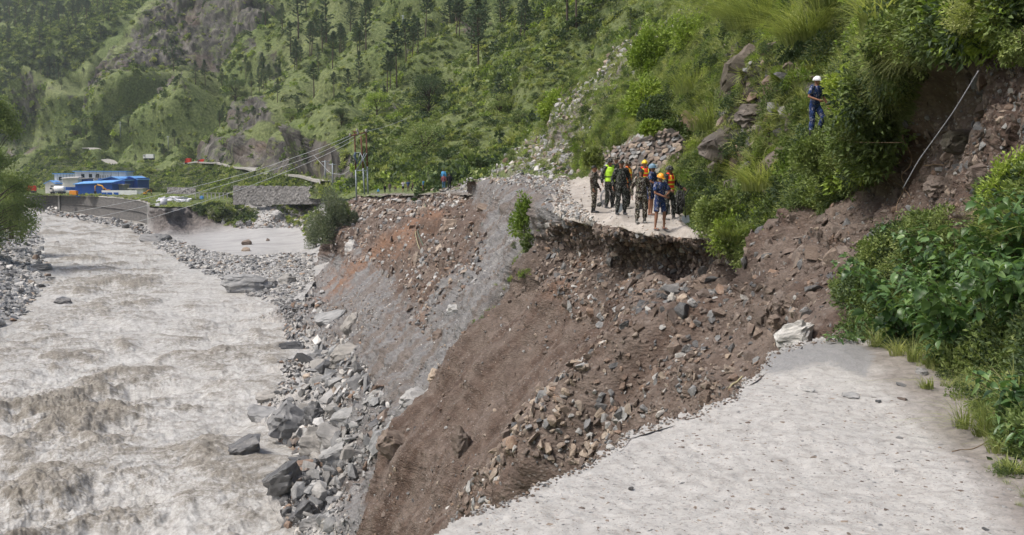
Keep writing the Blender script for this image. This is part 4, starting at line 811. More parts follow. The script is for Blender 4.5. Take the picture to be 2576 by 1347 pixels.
# hill-cover forms
LOWS = [shrub_data('low_shrub', M[m], 150, (.6, .6, .5), .20, 40+i, 12, low=True) for i, m in enumerate(['l_mid', 'l_dark', 'l_mid', 'l_grass', 'l_lime', 'l_grey'])]
NEARS = [shrub_data('near_shrub', M[m], 620, (.5, .5, .5), .072, 60+i, 22) for i, m in enumerate(['l_mid', 'l_lime', 'l_mid', 'l_dark', 'l_lime', 'l_mid'])]
GR = [grass_data('grass_tuft', M['l_grass'], 60, .55, .011, .16, .8, 70+i, 3, [(0, 0), (.3, .1), (-.3, 0), (.1, -.3)][i]) for i in range(4)]
GRF = [grass_data('far_grass_tuft', M['l_grass'], 26, .5, .05, .25, .8, 80+i, 2) for i in range(3)]
c_low, n_low = collect('hill_shrub', LOWS+GRF); GRM = [grass_data('mid_grass_tuft', M['l_grass'], 30, .55, .034, .2, .8, 90+i, 3, [(0, 0), (.3, .1), (-.3, 0), (.1, -.3)][i]) for i in range(4)]
c_near, n_near = collect('bank_plant', NEARS+GR+GRM)
def plants(batch, patch, poly, n, size, idx, wts, tilt=.25, keep=None, dens=None, upm=.6, pxmin=0):
    q = rand_in(poly, n); P, N = patch.at(q[:, 0], q[:, 1])
    k = np.ones(n, bool)
    if keep is not None: k &= keep(q[:, 0], q[:, 1]) > RNG.uniform(0, 1, n)
    if dens is not None: k &= fbm(P, dens, 3, .5, 500+int(dens)) > RNG.uniform(-.8, .6, n)
    P, N, q = P[k], N[k], q[k]; n = len(P)
    N = N*(1-upm)+np.array([0, 0, 1.])*upm; N /= np.linalg.norm(N, axis=1)[:, None]
    s = RNG.uniform(size[0], size[1], n)
    if pxmin: s = np.maximum(s, pxmin*P[:, 1]/FPX*RNG.uniform(.8, 1.5, n))
    S = s[:, None]*RNG.uniform(.8, 1.2, (n, 3)); I = RNG.choice(idx, n, p=np.array(wts)/sum(wts)); I = np.where((P[:, 1] > 18) & (I > 5) & (patch is NEAR), I+4, I); batch.add(P-N*(s*.08)[:, None], align(N, RNG.uniform(0, 6.28, n), tilt), S, I)
def no_rock(x, y): return np.clip(1-c_rock(x, y)*1.0+.12, 0, 1)*(1-.9*soft(RIDGE, x, y, 8))
G1 = Batch()  # mountainside cover; forms 0-5 shrubs (mid dark mid grassy lime grey), 6-8 grass
ALLM = [(-50,490),(-50,340),(45,262),(118,200),(150,212),(300,116),(440,-5),(480,-35),(1730,-35),(1720,30),(1500,200),(1250,460),(1180,495),(800,490),(560,490),(60,480)]
plants(G1, MTN, ALLM, 20000, (.8, 2.0), [0, 1, 2, 3, 4, 5, 6, 7, 8], [1, .9, 1, 2.4, .5, .6, 5, 5, 5], keep=no_rock, pxmin=7)
plants(G1, MTN, ALLM, 6000, (1.6, 3.8), [0, 1, 2, 3, 4], [3, 4, 3, 1, .8], keep=no_rock, dens=38, pxmin=13)
plants(G1, MTN, [(900,100),(1300,50),(1600,20),(1480,190),(1250,440),(1180,480),(950,480),(920,350)], 9000, (.5, 1.6), [0, 1, 2, 3, 4, 6, 7, 8], [2, 1.2, 2, 2, .8, 4, 4, 4], pxmin=6)
road_clear = lambda x, y: np.where((np.abs(y-np.interp(x, [q[0] for q in URD+URD2], [q[1] for q in URD+URD2])) < 9) & (x > 60) & (x < 830), 0, 1)
plants(G1, MTN, [(70,385),(200,395),(330,415),(470,425),(600,432),(700,442),(830,474),(820,486),(590,470),(560,486),(350,482),(60,470)], 5200, (1.6, 3.6), [0, 1, 2, 4, 5, 3], [3, 2, 3, .6, 2.6, 3], keep=road_clear, pxmin=9)
plants(G1, FARM, [(-50,300),(-50,-30),(470,-30),(300,110),(150,210),(60,300)], 6500, (2, 6), [0, 1, 2, 3, 6], [3, 4, 3, 2, 2], pxmin=8)
LF = [c_low.objects['hill_shrub_form_%03d' % i].data for i in range(n_low)]; NF = [c_near.objects['bank_plant_form_%03d' % i].data for i in range(n_near)]
G1.single(70, LF, 'shrub', 'shrub on the grassy mountainside across the gully', 'shrub', 'shrubs on the mountainside', ['round mid green', 'dark green', 'bushy mid green', 'pale', 'lime green', 'grey green'], only=[0, 1, 2, 4])
G1.build('mountain_scrub', 'green scrub and grass covering the mountainside across the valley', 'scrub', c_low)
G2 = Batch()
plants(G2, TERR, [(90,492),(260,495),(370,507),(385,521),(516,523),(600,507),(600,490),(300,486),(100,488)], 1500, (.6, 1.3), [3, 6, 7, 8, 4], [1, 3, 3, 3, .3], keep=None)
plants(G2, FLAT, [(480,522),(600,512),(640,530),(640,560),(600,575),(520,540)], 260, (1.2, 2.6), [0, 1, 5, 3], [3, 3, 2, 2])
plants(G2, FLAT, [(650,500),(800,505),(820,600),(780,600),(700,540)], 180, (.8, 2.0), [0, 5, 3, 4], [3, 2, 2, 1])
plants(G2, STRIP, [(860,496),(900,480),(1060,470),(1170,450),(1060,450),(900,470)], 900, (.4, 1.1), [0, 3, 4, 6, 7, 8], [1, 1, 1, 3, 3, 3])
G2.build('terrace_grass', 'grass and low plants on the river terrace and far verge', 'grass', c_low)
G3 = Batch()  # near hillside; 0-5 shrubs (mid lime mid dark lime mid), 6-9 grass
HB = [(1640,40),(1710,-28),(2640,-28),(2640,70),(2500,80),(2385,128),(2285,245),(2240,330),(2210,420),(2150,448),(2075,488),(1990,535),(1930,590),(1868,636),(1825,604),(1800,580),(1735,545),(1712,505),(1705,445),(1600,432),(1440,440),(1250,425),(1310,372),(1400,268),(1480,160),(1560,100)]
kt = lambda x, y: np.clip(1.05-soft(TALUS, x, y, 50)*.82-soft(OUTROCK, x, y, 40)*.86, .0, 1)*np.where((x > 2022) & (x < 2088) & (y > 180) & (y < 345), 0, 1)
plants(G3, NEAR, HB, 34000, (.35, .9), [6, 7, 8, 9, 0, 2, 3, 5, 1, 4], [7, 7, 7, 7, 1, 1, .7, 1, .35, .35], keep=kt, pxmin=17, upm=.45)
plants(G3, NEAR, HB, 3600, (.5, 1.3), [0, 1, 2, 3, 4, 5], [2, 1.0, 2, 2.2, .8, 2], keep=kt, dens=5, pxmin=24, upm=.5)
plants(G3, NEAR, [(1725,545),(1735,440),(1790,400),(1860,480),(1960,540),(2080,470),(2150,450),(2000,535),(1900,600),(1868,630),(1820,600)], 1800, (.3, .7), [0, 2, 3, 5, 6, 7, 8, 9, 4], [2, 2, 2, 2, 1, 1, 1, 1, .4], upm=.6)
plants(G3, NEAR, [(1290,700),(1335,610),(1330,690),(1230,800),(1190,840),(1210,790)], 60, (.25, .5), [0, 1, 6, 7], [1, 1, 1, 1])
plants(G3, NEAR, [(2120,730),(2230,600),(2330,560),(2460,520),(2640,470),(2640,1250),(2580,1190),(2450,1080),(2350,960),(2230,885),(2130,850)], 1500, (.35, .7), [0, 2, 3, 5, 6, 7, 8, 9], [2, 2, 3, 2, 1, 1, 1, 1], upm=.6)
plants(G3, FROAD, [(2190,862),(2420,895),(2600,1010),(2640,1190),(2530,1120),(2440,1045),(2340,950),(2240,892)], 260, (.10, .34), [0, 2, 3, 5, 6, 7, 8, 9], [1, 1, 1, 1, 3, 3, 3, 3], upm=.8)
plants(G3, FROAD, [(2440,1050),(2600,1120),(2640,1330),(2560,1290),(2480,1180)], 30, (.08, .22), [2, 6, 7, 8, 9], [1, 2, 2, 2, 2], upm=.8)
G3.single(70, NF, 'shrub', 'shrub growing in the weeds of the near hillside', 'shrub', 'shrubs on the near hillside', ['mid green', 'lime green', 'leafy green', 'dark green', 'bright lime', 'round mid green'], only=[0, 1, 2, 3, 4, 5])
G3.build('hillside_undergrowth', 'mixed grass and weeds covering the near hillside', 'undergrowth', c_near)
# ------------------------------------------------------------------ trees
def mtn_pt(px, py, patch=None):
    P, N = (patch or MTN).at(np.array([px]), np.array([py])); return P[0]
PIN = 'pine trees standing on the mountainside'
PL = [(928,139,125,0,'tall pine with bare lower trunk, leftmost of the close stand left of centre'),(995,211,150,1,'tallest pine of the stand above the power poles, slim bare trunk'),(969,223,103,3,'slender pine just left of the tallest one in the stand'),(1014,170,118,1,'pine to the right of the tallest one in the stand'),(1033,151,84,3,'smaller pine between two others at the right of the stand'),(1052,139,84,0,'rightmost pine of the stand left of centre, short crown'),
 (1187,177,190,5,'big wide crowned pine at the top middle of the mountainside'),(1217,266,130,0,'grey green pine standing below the big wide crowned pine'),(1136,60,90,1,'pine with bare trunk high up left of the big wide crowned pine'),(954,254,84,0,'low pale pine downhill of the stand left of centre'),(1436,100,210,5,'left one of two big dark pine trunks at the top edge'),(1466,84,200,5,'right one of two big dark pine trunks at the top edge'),
 (882,184,86,2,'bushy pine on the slope left of the close stand'),(854,273,70,2,'short pine low on the slope left of the stand'),(978,215,84,3,'thin pine squeezed into the middle of the stand'),(1575,60,58,4,'young bright pine on the crest of the near hillside'),(438,182,72,5,'lone round topped pine on the knoll below the long rocky ridge'),(552,330,70,2,'dark pine in the gully above the cliff beside the road'),(760,110,130,0,'pine on the steep slope at the top left of centre'),(820,120,140,2,'dense pine beside the steep rock face at upper left of centre')]
for px, py, hp, f, lab in PL:
    P = mtn_pt(px, py) if px != 1575 else NEAR.at(np.array([1580.]), np.array([75.]))[0][0]
    if px == 1575: P = P+np.array([0, 0, 0])
    h = hp*1.08*P[1]/FPX; tree(PINES[f], 'pine_tree', lab, 'pine tree', P, h, PIN, (random.uniform(-.03, .03), random.uniform(-.03, .03)))
def forest(patch, poly, n, hpx, lab, grp, forms=(0, 1, 2, 3, 5), mind=9):
    q = rand_in(poly, n*5); keep = []
    for p in q:
        if all(abs(p[0]-k[0]) > mind*.6 or abs(p[1]-k[1]) > mind for k in keep) and (patch is not MTN or RNG.uniform() > c_rock(np.array([[p[0]]]), np.array([[p[1]]]))[0, 0]*.8): keep.append(p)
        if len(keep) >= n: break
    for p in sorted(keep, key=lambda k: k[1]):
        P = mtn_pt(p[0], p[1], patch); h = random.uniform(*hpx)*P[1]/FPX
        tree(PINES[random.choice(forms)], 'pine_tree', lab, 'pine tree', P, h, grp, (random.uniform(-.04, .04), random.uniform(-.04, .04)), random.uniform(1.0, 1.35))
forest(FARM, [(-20,300),(-20,0),(400,0),(300,100),(150,205),(70,270)], 95, (34, 58), 'pine in the forest on the farthest hazy slope beyond the ridge', 'pines of the far forest beyond the ridge')
forest(MTN, [(60,240),(130,205),(215,170),(300,120),(280,160),(190,210),(90,280)], 14, (20, 34), 'small pine on the far end of the long ridge', 'pines along the far ridge')
forest(MTN, [(600,210),(640,130),(760,40),(940,10),(960,90),(860,190),(820,300),(760,300),(700,280)], 42, (58, 100), 'pine in the loose wood on the upper middle of the mountainside', 'pines of the upper middle wood')
forest(MTN, [(940,20),(1200,10),(1380,20),(1350,120),(1180,150),(960,100)], 17, (80, 130), 'pine scattered on the upper slope right of the close stand', 'pines on the upper slope')
forest(MTN, [(60,390),(100,300),(250,310),(330,250),(420,330),(560,300),(600,330),(480,390),(300,395)], 26, (24, 44), 'small dark pine among scrub at the foot of the rocky ridge', 'pines at the foot of the ridge')
forest(MTN, [(440,200),(560,230),(700,180),(760,260),(720,380),(560,350)], 16, (36, 66), 'pine on the middle slope below the rock faces', 'pines on the middle slope')
BL = [(1078,280,92,1,'dark round broadleaf tree in the middle of the mountainside'),(1068,235,70,1,'dark leafy tree just above and left of the round dark tree'),(1235,265,70,3,'olive broadleaf tree beside the pale pine at centre top'),(1275,285,60,3,'olive broadleaf tree right of the pale pine'),(905,320,58,2,'bright green leafy tree left of the power poles, upper one'),(955,310,62,2,'bright green leafy tree uphill of the power poles'),(600,262,58,1,'dark leafy tree below the pines left of centre'),(1060,395,110,0,'wide leafy tree on the lower slope right of the power poles'),(1010,380,70,3,'leafy tree standing between power poles and the wide tree'),(870,330,46,1,'small dark tree over the cliff left of the power poles'),(355,350,40,1,'dark tree at the foot of the scrub under the knoll'),(175,330,42,1,'dark tree under the long ridge at far left'),(720,300,44,3,'leafy tree over the cliff beside the upper road')]
for px, py, hp, f, lab in BL:
    P = mtn_pt(px, py); h = hp*1.1*P[1]/FPX; tree(BROAD[f], 'broadleaf_tree', lab, 'tree', P-np.array([0, 0, h*.12]), h, 'broadleaf trees on the mountainside', (0, 0), 1.35)
# leafy trees on the left bank (foreground left)
def tall_leafy(name, label, base, h, w, mat, seed, n=9000, leaf=.5):
    g = np.random.default_rng(seed); tubes = [([(0, 0, -1), (.2, 0, h*.3), (.1, .2, h*.62), (0, 0, h*.92)], [.45, .34, .2, .04])]; C = []; T = []; D = []
    for i in range(84):
        z = g.uniform(.10, .97); a = g.uniform(0, 6.28); r = w*(1-abs(z-.38)**1.5*1.5)*g.uniform(.25, 1); c = np.array([math.cos(a)*r, math.sin(a)*r, z*h]); tubes.append(([(0, .1, z*h*.75), c*[.6, .6, .92], c], [.10, .06, .02]))
        m = n//84; o = g.normal(size=(m, 3)); o /= np.linalg.norm(o, axis=1)[:, None]; C.append(c+o*g.uniform(.2, 1, (m, 1))*np.array([1.9, 1.9, 2.1])); D.append(o*.6+np.array([0, 0, -.3])+g.normal(0, .5, (m, 3))); T.append(np.full(m, g.uniform()))
    C = np.concatenate(C); D = np.concatenate(D); V, F = leaves_at(C, D, leaf*g.uniform(.6, 1.3, len(C)), leaf*.4); me = fast_data('crown', V, F, mat); set_tint(me, np.repeat(np.concatenate(T)*.6+g.uniform(0, .4, len(C)), 5), None)
    r = empty(name, base); tag(r, label, 'tree'); part('trunk', tube_data('trunk', M['bark'], tubes, 6), r); part('crown', me, r); return r
tall_leafy('leafy_tree', 'tall green leafy tree cut off by the left edge on the far river bank', at_d(-12, 655, 172), 29.5, 8.2, M['l_mid'], 5, 26000, .5)
tall_leafy('leafy_tree', 'shorter green tree below the tall one at the left edge over the boulders', at_d(28, 590, 200), 12.5, 4.6, M['l_mid'], 6, 7000, .5)
# ------------------------------------------------------------------ single shrubs one can point to
def big_shrub(label, px, py, patch, wpx, hpx, mat, seed, leaf=.12, n=1500, name='shrub', dd=0, droop=.0, grp=None, low=False):
    P, N = patch.at(np.array([float(px)]), np.array([float(py)])); P = P[0]; P = P*(1-dd/np.linalg.norm(P)); w = wpx*P[1]/FPX/2; h = hpx*P[1]/FPX
    r = empty(name, P-np.array([0, 0, .05*h]), (0, 0, 0)); tag(r, label, 'shrub', grp)
    part('foliage', shrub_data('foliage', mat, int(n*2.0), (w, w*.8, h*.95), leaf*.66, seed, 34, droop, low), r); part('stem', stems_data('stem', M['twig'], (w, w, h*.8), 10, .012*max(1, w), seed), r); return r
big_shrub('large grey green shrub with pale flower heads at the left end of the slide', 826, 600, NEAR, 140, 138, M['l_grey'], 1, .42, 6500, dd=9)
big_shrub('lower part of grey green thicket hanging over the bank beside the mud', 800, 620, NEAR, 66, 80, M['l_grey'], 2, .4, 2400, dd=6)
big_shrub('dark willow thicket between grey green shrub and brown bank edge', 856, 545, NEAR, 60, 62, M['l_mid'], 3, .4, 1800, dd=4)
big_shrub('bright yellow green bush clinging to the rim left of the broken road', 1352, 585, NEAR, 88, 118, M['l_lime'], 4, .17, 1900, dd=1.5)
big_shrub('small green plant hanging down the rim under the bright bush', 1340, 640, NEAR, 40, 60, M['l_mid'], 5, .14, 500, dd=.6, droop=.8)
big_shrub('lime green leafy bush overhanging just above the climber in white helmet', 2180, 235, NEAR, 200, 120, M['l_lime'], 6, .11, 4800, dd=1.2)
big_shrub('green bush in front of the legs of the climber', 2075, 405, NEAR, 190, 125, M['l_mid'], 7, .10, 3000, dd=2.2)
big_shrub('leafy green bush at the bend of the hill below the climber', 1800, 590, NEAR, 120, 135, M['l_mid'], 8, .12, 2600, dd=.5)
big_shrub('leafy bush beside the road edge right of the soldiers, upper one', 1770, 520, NEAR, 90, 100, M['l_dark'], 9, .12, 1500, dd=.3)
big_shrub('tall bright bush on the middle of the near hillside above the stone wall', 1640, 190, NEAR, 130, 130, M['l_lime'], 10, .30, 2600, dd=1)
big_shrub('bright leafy bush below the tall bright bush on the hillside', 1625, 300, NEAR, 110, 120, M['l_lime'], 11, .25, 2200, dd=1)
big_shrub('dark green shrub just above the dry stone wall', 1655, 325, NEAR, 100, 76, M['l_dark'], 12, .2, 1500, dd=.6)
big_shrub('lime bush near the top of the hillside beside tall grass', 1745, 130, NEAR, 120, 120, M['l_lime'], 13, .2, 2200, dd=.6)
big_shrub('yellow green bush out on the crest left of the talus', 1400, 300, NEAR, 90, 70, M['l_lime'], 14, .4, 1300, dd=1)
big_shrub('olive bush at the top right corner with thin bare branches', 2500, 60, NEAR, 220, 150, M['l_grass'], 15, .055, 5200, dd=1.2)
big_shrub('green bush hanging at the right edge over the dark soil', 2570, 130, NEAR, 110, 90, M['l_mid'], 16, .06, 1900, dd=.8, droop=.6)
big_shrub('feathery bush trailing over the top of the scarp', 2180, 370, NEAR, 110, 130, M['l_grass'], 17, .12, 2400, dd=.5, droop=.8)
big_shrub('thorny dark bush filling the hollow under the grass tussocks', 2005, 165, NEAR, 130, 80, M['l_dark'], 18, .13, 2400, dd=.6)
big_shrub('bright herb at the lower right edge of the scarp', 2540, 470, NEAR, 150, 130, M['l_lime'], 19, .055, 2200, dd=.6)
def gp0(px, py): return FROAD.at(np.array([float(px)]), np.array([float(py)]))[0][0]
def wall_plant(label, px, py, d, wpx, hpx, mat, seed):
    P = at_d(px, py, d); w = wpx*d/FPX/2; h = hpx*d/FPX; r = empty('shrub', P); tag(r, label, 'shrub'); part('foliage', shrub_data('foliage', mat, 1500, (w, w*.7, h*.95), .16, seed, 26), r); part('stem', stems_data('stem', M['twig'], (w, w, h*.8), 8, .012, seed), r)
wall_plant('bushy plant growing over the top right corner of the stone wall', 1700, 352, 39.5, 70, 56, M['l_mid'], 31)
wall_plant('low plant on the broken top of the stone wall, middle', 1640, 336, 41.0, 60, 34, M['l_lime'], 32)
wall_plant('weedy clump at the left end of the stone wall', 1488, 420, 42.0, 60, 50, M['l_grass'], 33)
# weeping grass tussocks
def tussock(label, px, py, hpx, lean, seed, mat='l_grass', n=900, w=.012, spread=.45, dd=.6, bend=1.0):
    w = w*2.2; n = int(n*.42)
    P, N = NEAR.at(np.array([float(px)]), np.array([float(py)])); P = P[0]; P = P*(1-dd/np.linalg.norm(P)); h = hpx*P[1]/FPX
    r = empty('grass_tussock', P); tag(r, label, 'grass', 'large grass tussocks on the near slope'); part('blades', grass_data('blades', M[mat], n, h, w, spread*h, bend, seed, 5, lean), r)
tussock('biggest weeping grass tussock hanging over the dark rock at top', 1905, 70, 175, (-.9, -.6), 1, n=1500, bend=1.3)
tussock('round weeping grass tussock right of the biggest one', 2020, 105, 150, (-.5, -.7), 2, n=1300, bend=1.2)
tussock('weeping grass tussock at the top edge between two others', 2080, 10, 150, (-.4, -.7), 3, n=1000)
tussock('arching bamboo like grass with long blades at top right', 2330, 90, 170, (.1, -.5), 4, n=420, w=.022)
tussock('second clump of long arching blades above the scarp', 2240, 150, 130, (.3, -.6), 5, n=360, w=.02)
tussock('pale grass drooping over rocks below the climber', 1925, 480, 120, (-.5, -.8), 6, n=900)
tussock('grass hanging over the low edge of the hill above the road', 1845, 600, 70, (-.2, -.9), 7, n=500)
tussock('feathery grass at the left side of the rock outcrop', 1800, 330, 120, (-.3, -.6), 8, n=700)
tussock('tall pale grass above the boulder beside the wall', 1760, 240, 110, (-.2, -.6), 9, n=700)
tussock('bright grass at the right edge beside the scarp', 2560, 560, 190, (-.9, -.3), 10, n=420, w=.014)
tussock('dry grass fringe hanging from the rim of the scarp', 2160, 440, 130, (-.2, -1.0), 11, n=500)
for i, (px, py, hp, ln) in enumerate([(2255,905,60,(-.4,-.4)),(2300,925,70,(0,-.5)),(2345,940,55,(.2,-.5)),(2420,1075,80,(-.6,-.3)),(2470,1100,100,(-1.0,-.1)),(2510,1145,70,(-.3,-.4)),(2545,1200,50,(0,-.2)),(2200,870,60,(-.5,-.2)),(2535,1060,150,(-1.1,0)),(2330,985,34,(-.8,-.2))]):
    P, N = NEAR.at(np.array([float(px)]), np.array([float(py)])); P = P[0]; P = gp0(px, py) if py > 868 else P
    r = empty('grass_tuft', P); tag(r, 'bright grass tuft at the verge under the broad leaved shrubs', 'grass', 'grass tufts along the verge of the front road'); part('blades', grass_data('blades', M['l_grass'], 60, hp*P[1]/FPX*1.3, .010, .06, .9, 200+i, 5, ln), r)
# ------------------------------------------------------------------ broad leaved shrubs in front, leaf by leaf
def big_leaf_data(seed, L=.10, W=.065, tip=.15):
    g = np.random.default_rng(seed); V = []; n = 7
    prof = [0.02, .62, .95, 1.0, .78, .42, 0.0]
    for i in range(n):
        t = i/(n-1); w = prof[i]*W*.5; y = t*L if i else -.0; z = -tip*L*t*t*1.3+.015*math.sin(t*9+seed)*L
        back = -.10*L if i == 1 else 0
        V += [(-w, y+back, z+w*.38), (0, y, z), (w, y+back, z+w*.38)]
    V = [(x, y+.02, z) for x, y, z in V]+[(-.0008, 0, .004), (.0008, 0, .004), (0, .022, 0)]
    F = []
    for i in range(n-1): a = i*3; F += [(a, a+1, a+4, a+3), (a+1, a+2, a+5, a+4)]
    F.append((n*3, n*3+1, n*3+2, n*3+2))
    me = bpy.data.meshes.new('leaf'); me.from_pydata(V, [], [f if f[2] != f[3] else f[:3] for f in F]); me.materials.append(M['l_bush']); me.polygons.foreach_set('use_smooth', np.ones(len(me.polygons), bool)); me.update()
    set_tint(me, np.full(len(V), g.uniform(0, 1)), None); return me
BIGL = [big_leaf_data(i, l, w, t) for i, (l, w, t) in enumerate([(.105, .07, .2), (.12, .078, .35), (.09, .058, .1), (.075, .05, .25), (.10, .05, .4)])]
NARL = [big_leaf_data(20+i, l, w, t) for i, (l, w, t) in enumerate([(.10, .026, .3), (.085, .022, .15), (.11, .03, .45)])]
def leaf_shrub(label, px, py, h, spread, nst, seed, leaves, gap=.055, lean=(-.25, -.35), dd=.0, limit=300, grp='broad leaved shrubs along the right side of the front road', lsc=(.8, 1.4)):
    g = np.random.default_rng(seed); P0 = NEAR.at(np.array([float(px)]), np.array([float(py)]))[0][0]; P0 = P0*(1-dd/np.linalg.norm(P0))
    r = empty('broadleaf_shrub', P0); tag(r, label, 'shrub', grp); tubes = []; items = []
    for i in range(nst):
        a = g.uniform(0, 6.28); rr = spread*math.sqrt(g.uniform(0, 1)); hh = h*g.uniform(.55, 1.1); b = np.array([math.cos(a)*rr*.55, math.sin(a)*rr*.45, -.05])
        dr = np.array([math.cos(a)*.42+lean[0]+g.normal(0, .15), math.sin(a)*.42+lean[1]+g.normal(0, .15), 0]); m = 9
        pts = [b+dr*hh*(t**1.6)*.8+np.array([0, 0, hh*(t-.22*t**3)]) for t in np.linspace(0, 1, m)]; tubes.append((pts, [.006*(1-.75*t) for t in np.linspace(0, 1, m)]))
        L = hh*.5+.0; k = 0; s_ = .12*hh
        ts = np.linspace(0, 1, m); pa = np.array(pts); cum = np.concatenate([[0], np.cumsum(np.linalg.norm(np.diff(pa, axis=0), axis=1))])
        while s_ < cum[-1]:
            c = np.array([np.interp(s_, cum, pa[:, q]) for q in range(3)]); az = k*1.57+g.normal(0, .4)+a
            for sgn in (0, math.pi):
                yaw = az+sgn; items.append((c+g.normal(0, .006, 3), (g.uniform(-.75, .25), g.normal(0, .35), yaw), g.uniform(*lsc)*(1-.35*(s_/cum[-1])**3)))
            k += 1; s_ += gap*g.uniform(.75, 1.3)
        items.append((pa[-1], (.5, 0, a), .6)); items.append((pa[-1], (.4, 0, a+2), .55))
    part('stem', tube_data('stem', M['twig'], tubes, 4), r)
    items.sort(key=lambda it: np.linalg.norm(P0+it[0]-EYE)-0.0*it[2]); front = items[:limit]; rest = items[limit:]
    for c, e, s_ in front: part('leaf', leaves[g.integers(0, len(leaves))], r, c, e, (s_,)*3)
    if rest:
        V = []; F = []; T = []; o = 0
        for c, e, s_ in rest:
            me = leaves[g.integers(0, len(leaves))]; R = np.array(Euler(e).to_matrix()); v = np.array([x.co for x in me.vertices]); V.append(v@R.T*s_+c); T.append(np.full(len(v), g.uniform()))
            for p in me.polygons: q = list(p.vertices); F.append([x+o for x in (q if len(q) == 4 else q+[q[-1]])])
            o += len(v)
        F = [f for f in F if f[2] != f[3]]
        ob = fast_mesh('leaf_mass', np.concatenate(V), F, M['l_bush'], True, True, r); set_tint(ob.data, np.concatenate(T), None); ob['kind'] = 'stuff'
    return r
leaf_shrub('broad leaved shrub at the far left end of the front thicket beside the soil', 2250, 850, 1.35, .50, 30, 1, BIGL)
leaf_shrub('broad leaved shrub reaching highest against the dark scarp', 2290, 700, 1.25, .55, 30, 2, BIGL, dd=.3)
leaf_shrub('broad leaved shrub in the middle of the thicket above the verge', 2370, 860, 1.15, .55, 34, 3, BIGL)
leaf_shrub('broad leaved shrub behind the middle one, up the bank', 2420, 700, 1.05, .6, 34, 4, BIGL, dd=.3)
leaf_shrub('large broad leaved shrub at the right edge, upper half', 2520, 760, 1.0, .5, 34, 5, BIGL, dd=.2)
leaf_shrub('nearest broad leaved shrub at the right edge above the verge grass', 2560, 960, .75, .42, 30, 6, BIGL, dd=.1)
leaf_shrub('leafy weed with narrow lobed leaves between thicket and road', 2440, 985, .65, .38, 30, 7, NARL, gap=.03, lsc=(.8, 1.4))
leaf_shrub('narrow leaved weed nearest the camera at the right verge', 2540, 1100, .50, .32, 26, 8, NARL, gap=.028, lsc=(.7, 1.2))
leaf_shrub('pale narrow leaved weed at the left foot of the thicket', 2170, 850, .75, .45, 30, 9, NARL, gap=.035, lsc=(.9, 1.5))
leaf_shrub('broad leaved shrub low in front of the middle of the thicket', 2330, 920, .62, .38, 22, 10, BIGL, lsc=(.6, 1.0))
leaf_shrub('dark broad leaved shrub filling the back of the thicket at right edge', 2600, 640, 1.0, .55, 30, 11, BIGL, dd=.2)
# ------------------------------------------------------------------ boulders one can point to
BIGR = [rock_data('boulder', 540, 70, (1, .8, .6), .12, True, .03)]+[rock_data('boulder', 500+i, 22+i % 4*3, [(1, .8, .6), (1, .75, .7), (1, .8, .45), (.9, .8, .9), (1, .6, .35), (1, .9, .7)][i % 6], [.6, .75, .5, .7, .85, .4][i % 6], True, .10) for i in range(12)]
BIGR = BIGR[1:]+BIGR[:1]
_cache = {}
def boulder(label, px, py, w, h, mat, f=0, roll=0, yaw=None, patch=None, name='boulder', deep=.8, sink=.15, pull=0, cat='boulder', grp=None):
    P, N = (patch or NEAR).at(np.array([float(px)]), np.array([float(py)])); P = P[0]; d = P[1]; W = w*d/FPX; H = h*d/FPX
    if pull: q_ = 1-pull/np.linalg.norm(P-EYE); W *= q_; H *= q_
    k = (f, mat)
    if k not in _cache: me = BIGR[f].copy(); me.materials.clear(); me.materials.append(M[mat]); _cache[k] = me
    dims = BIGR[f]; c = np.array([v.co for v in dims.vertices]); ext = c.max(0)-c.min(0)
    o = part(name, _cache[k], None, EYE+(P-EYE)*(1-pull/np.linalg.norm(P-EYE))+np.array([0, 0, H*(.5-sink)*.6]), (random.uniform(-.12, .12), math.radians(-roll), yaw if yaw is not None else random.uniform(-.4, .4)), (W/ext[0], W*deep/ext[1], H/ext[2]))
    tag(o, label, cat, grp); return o
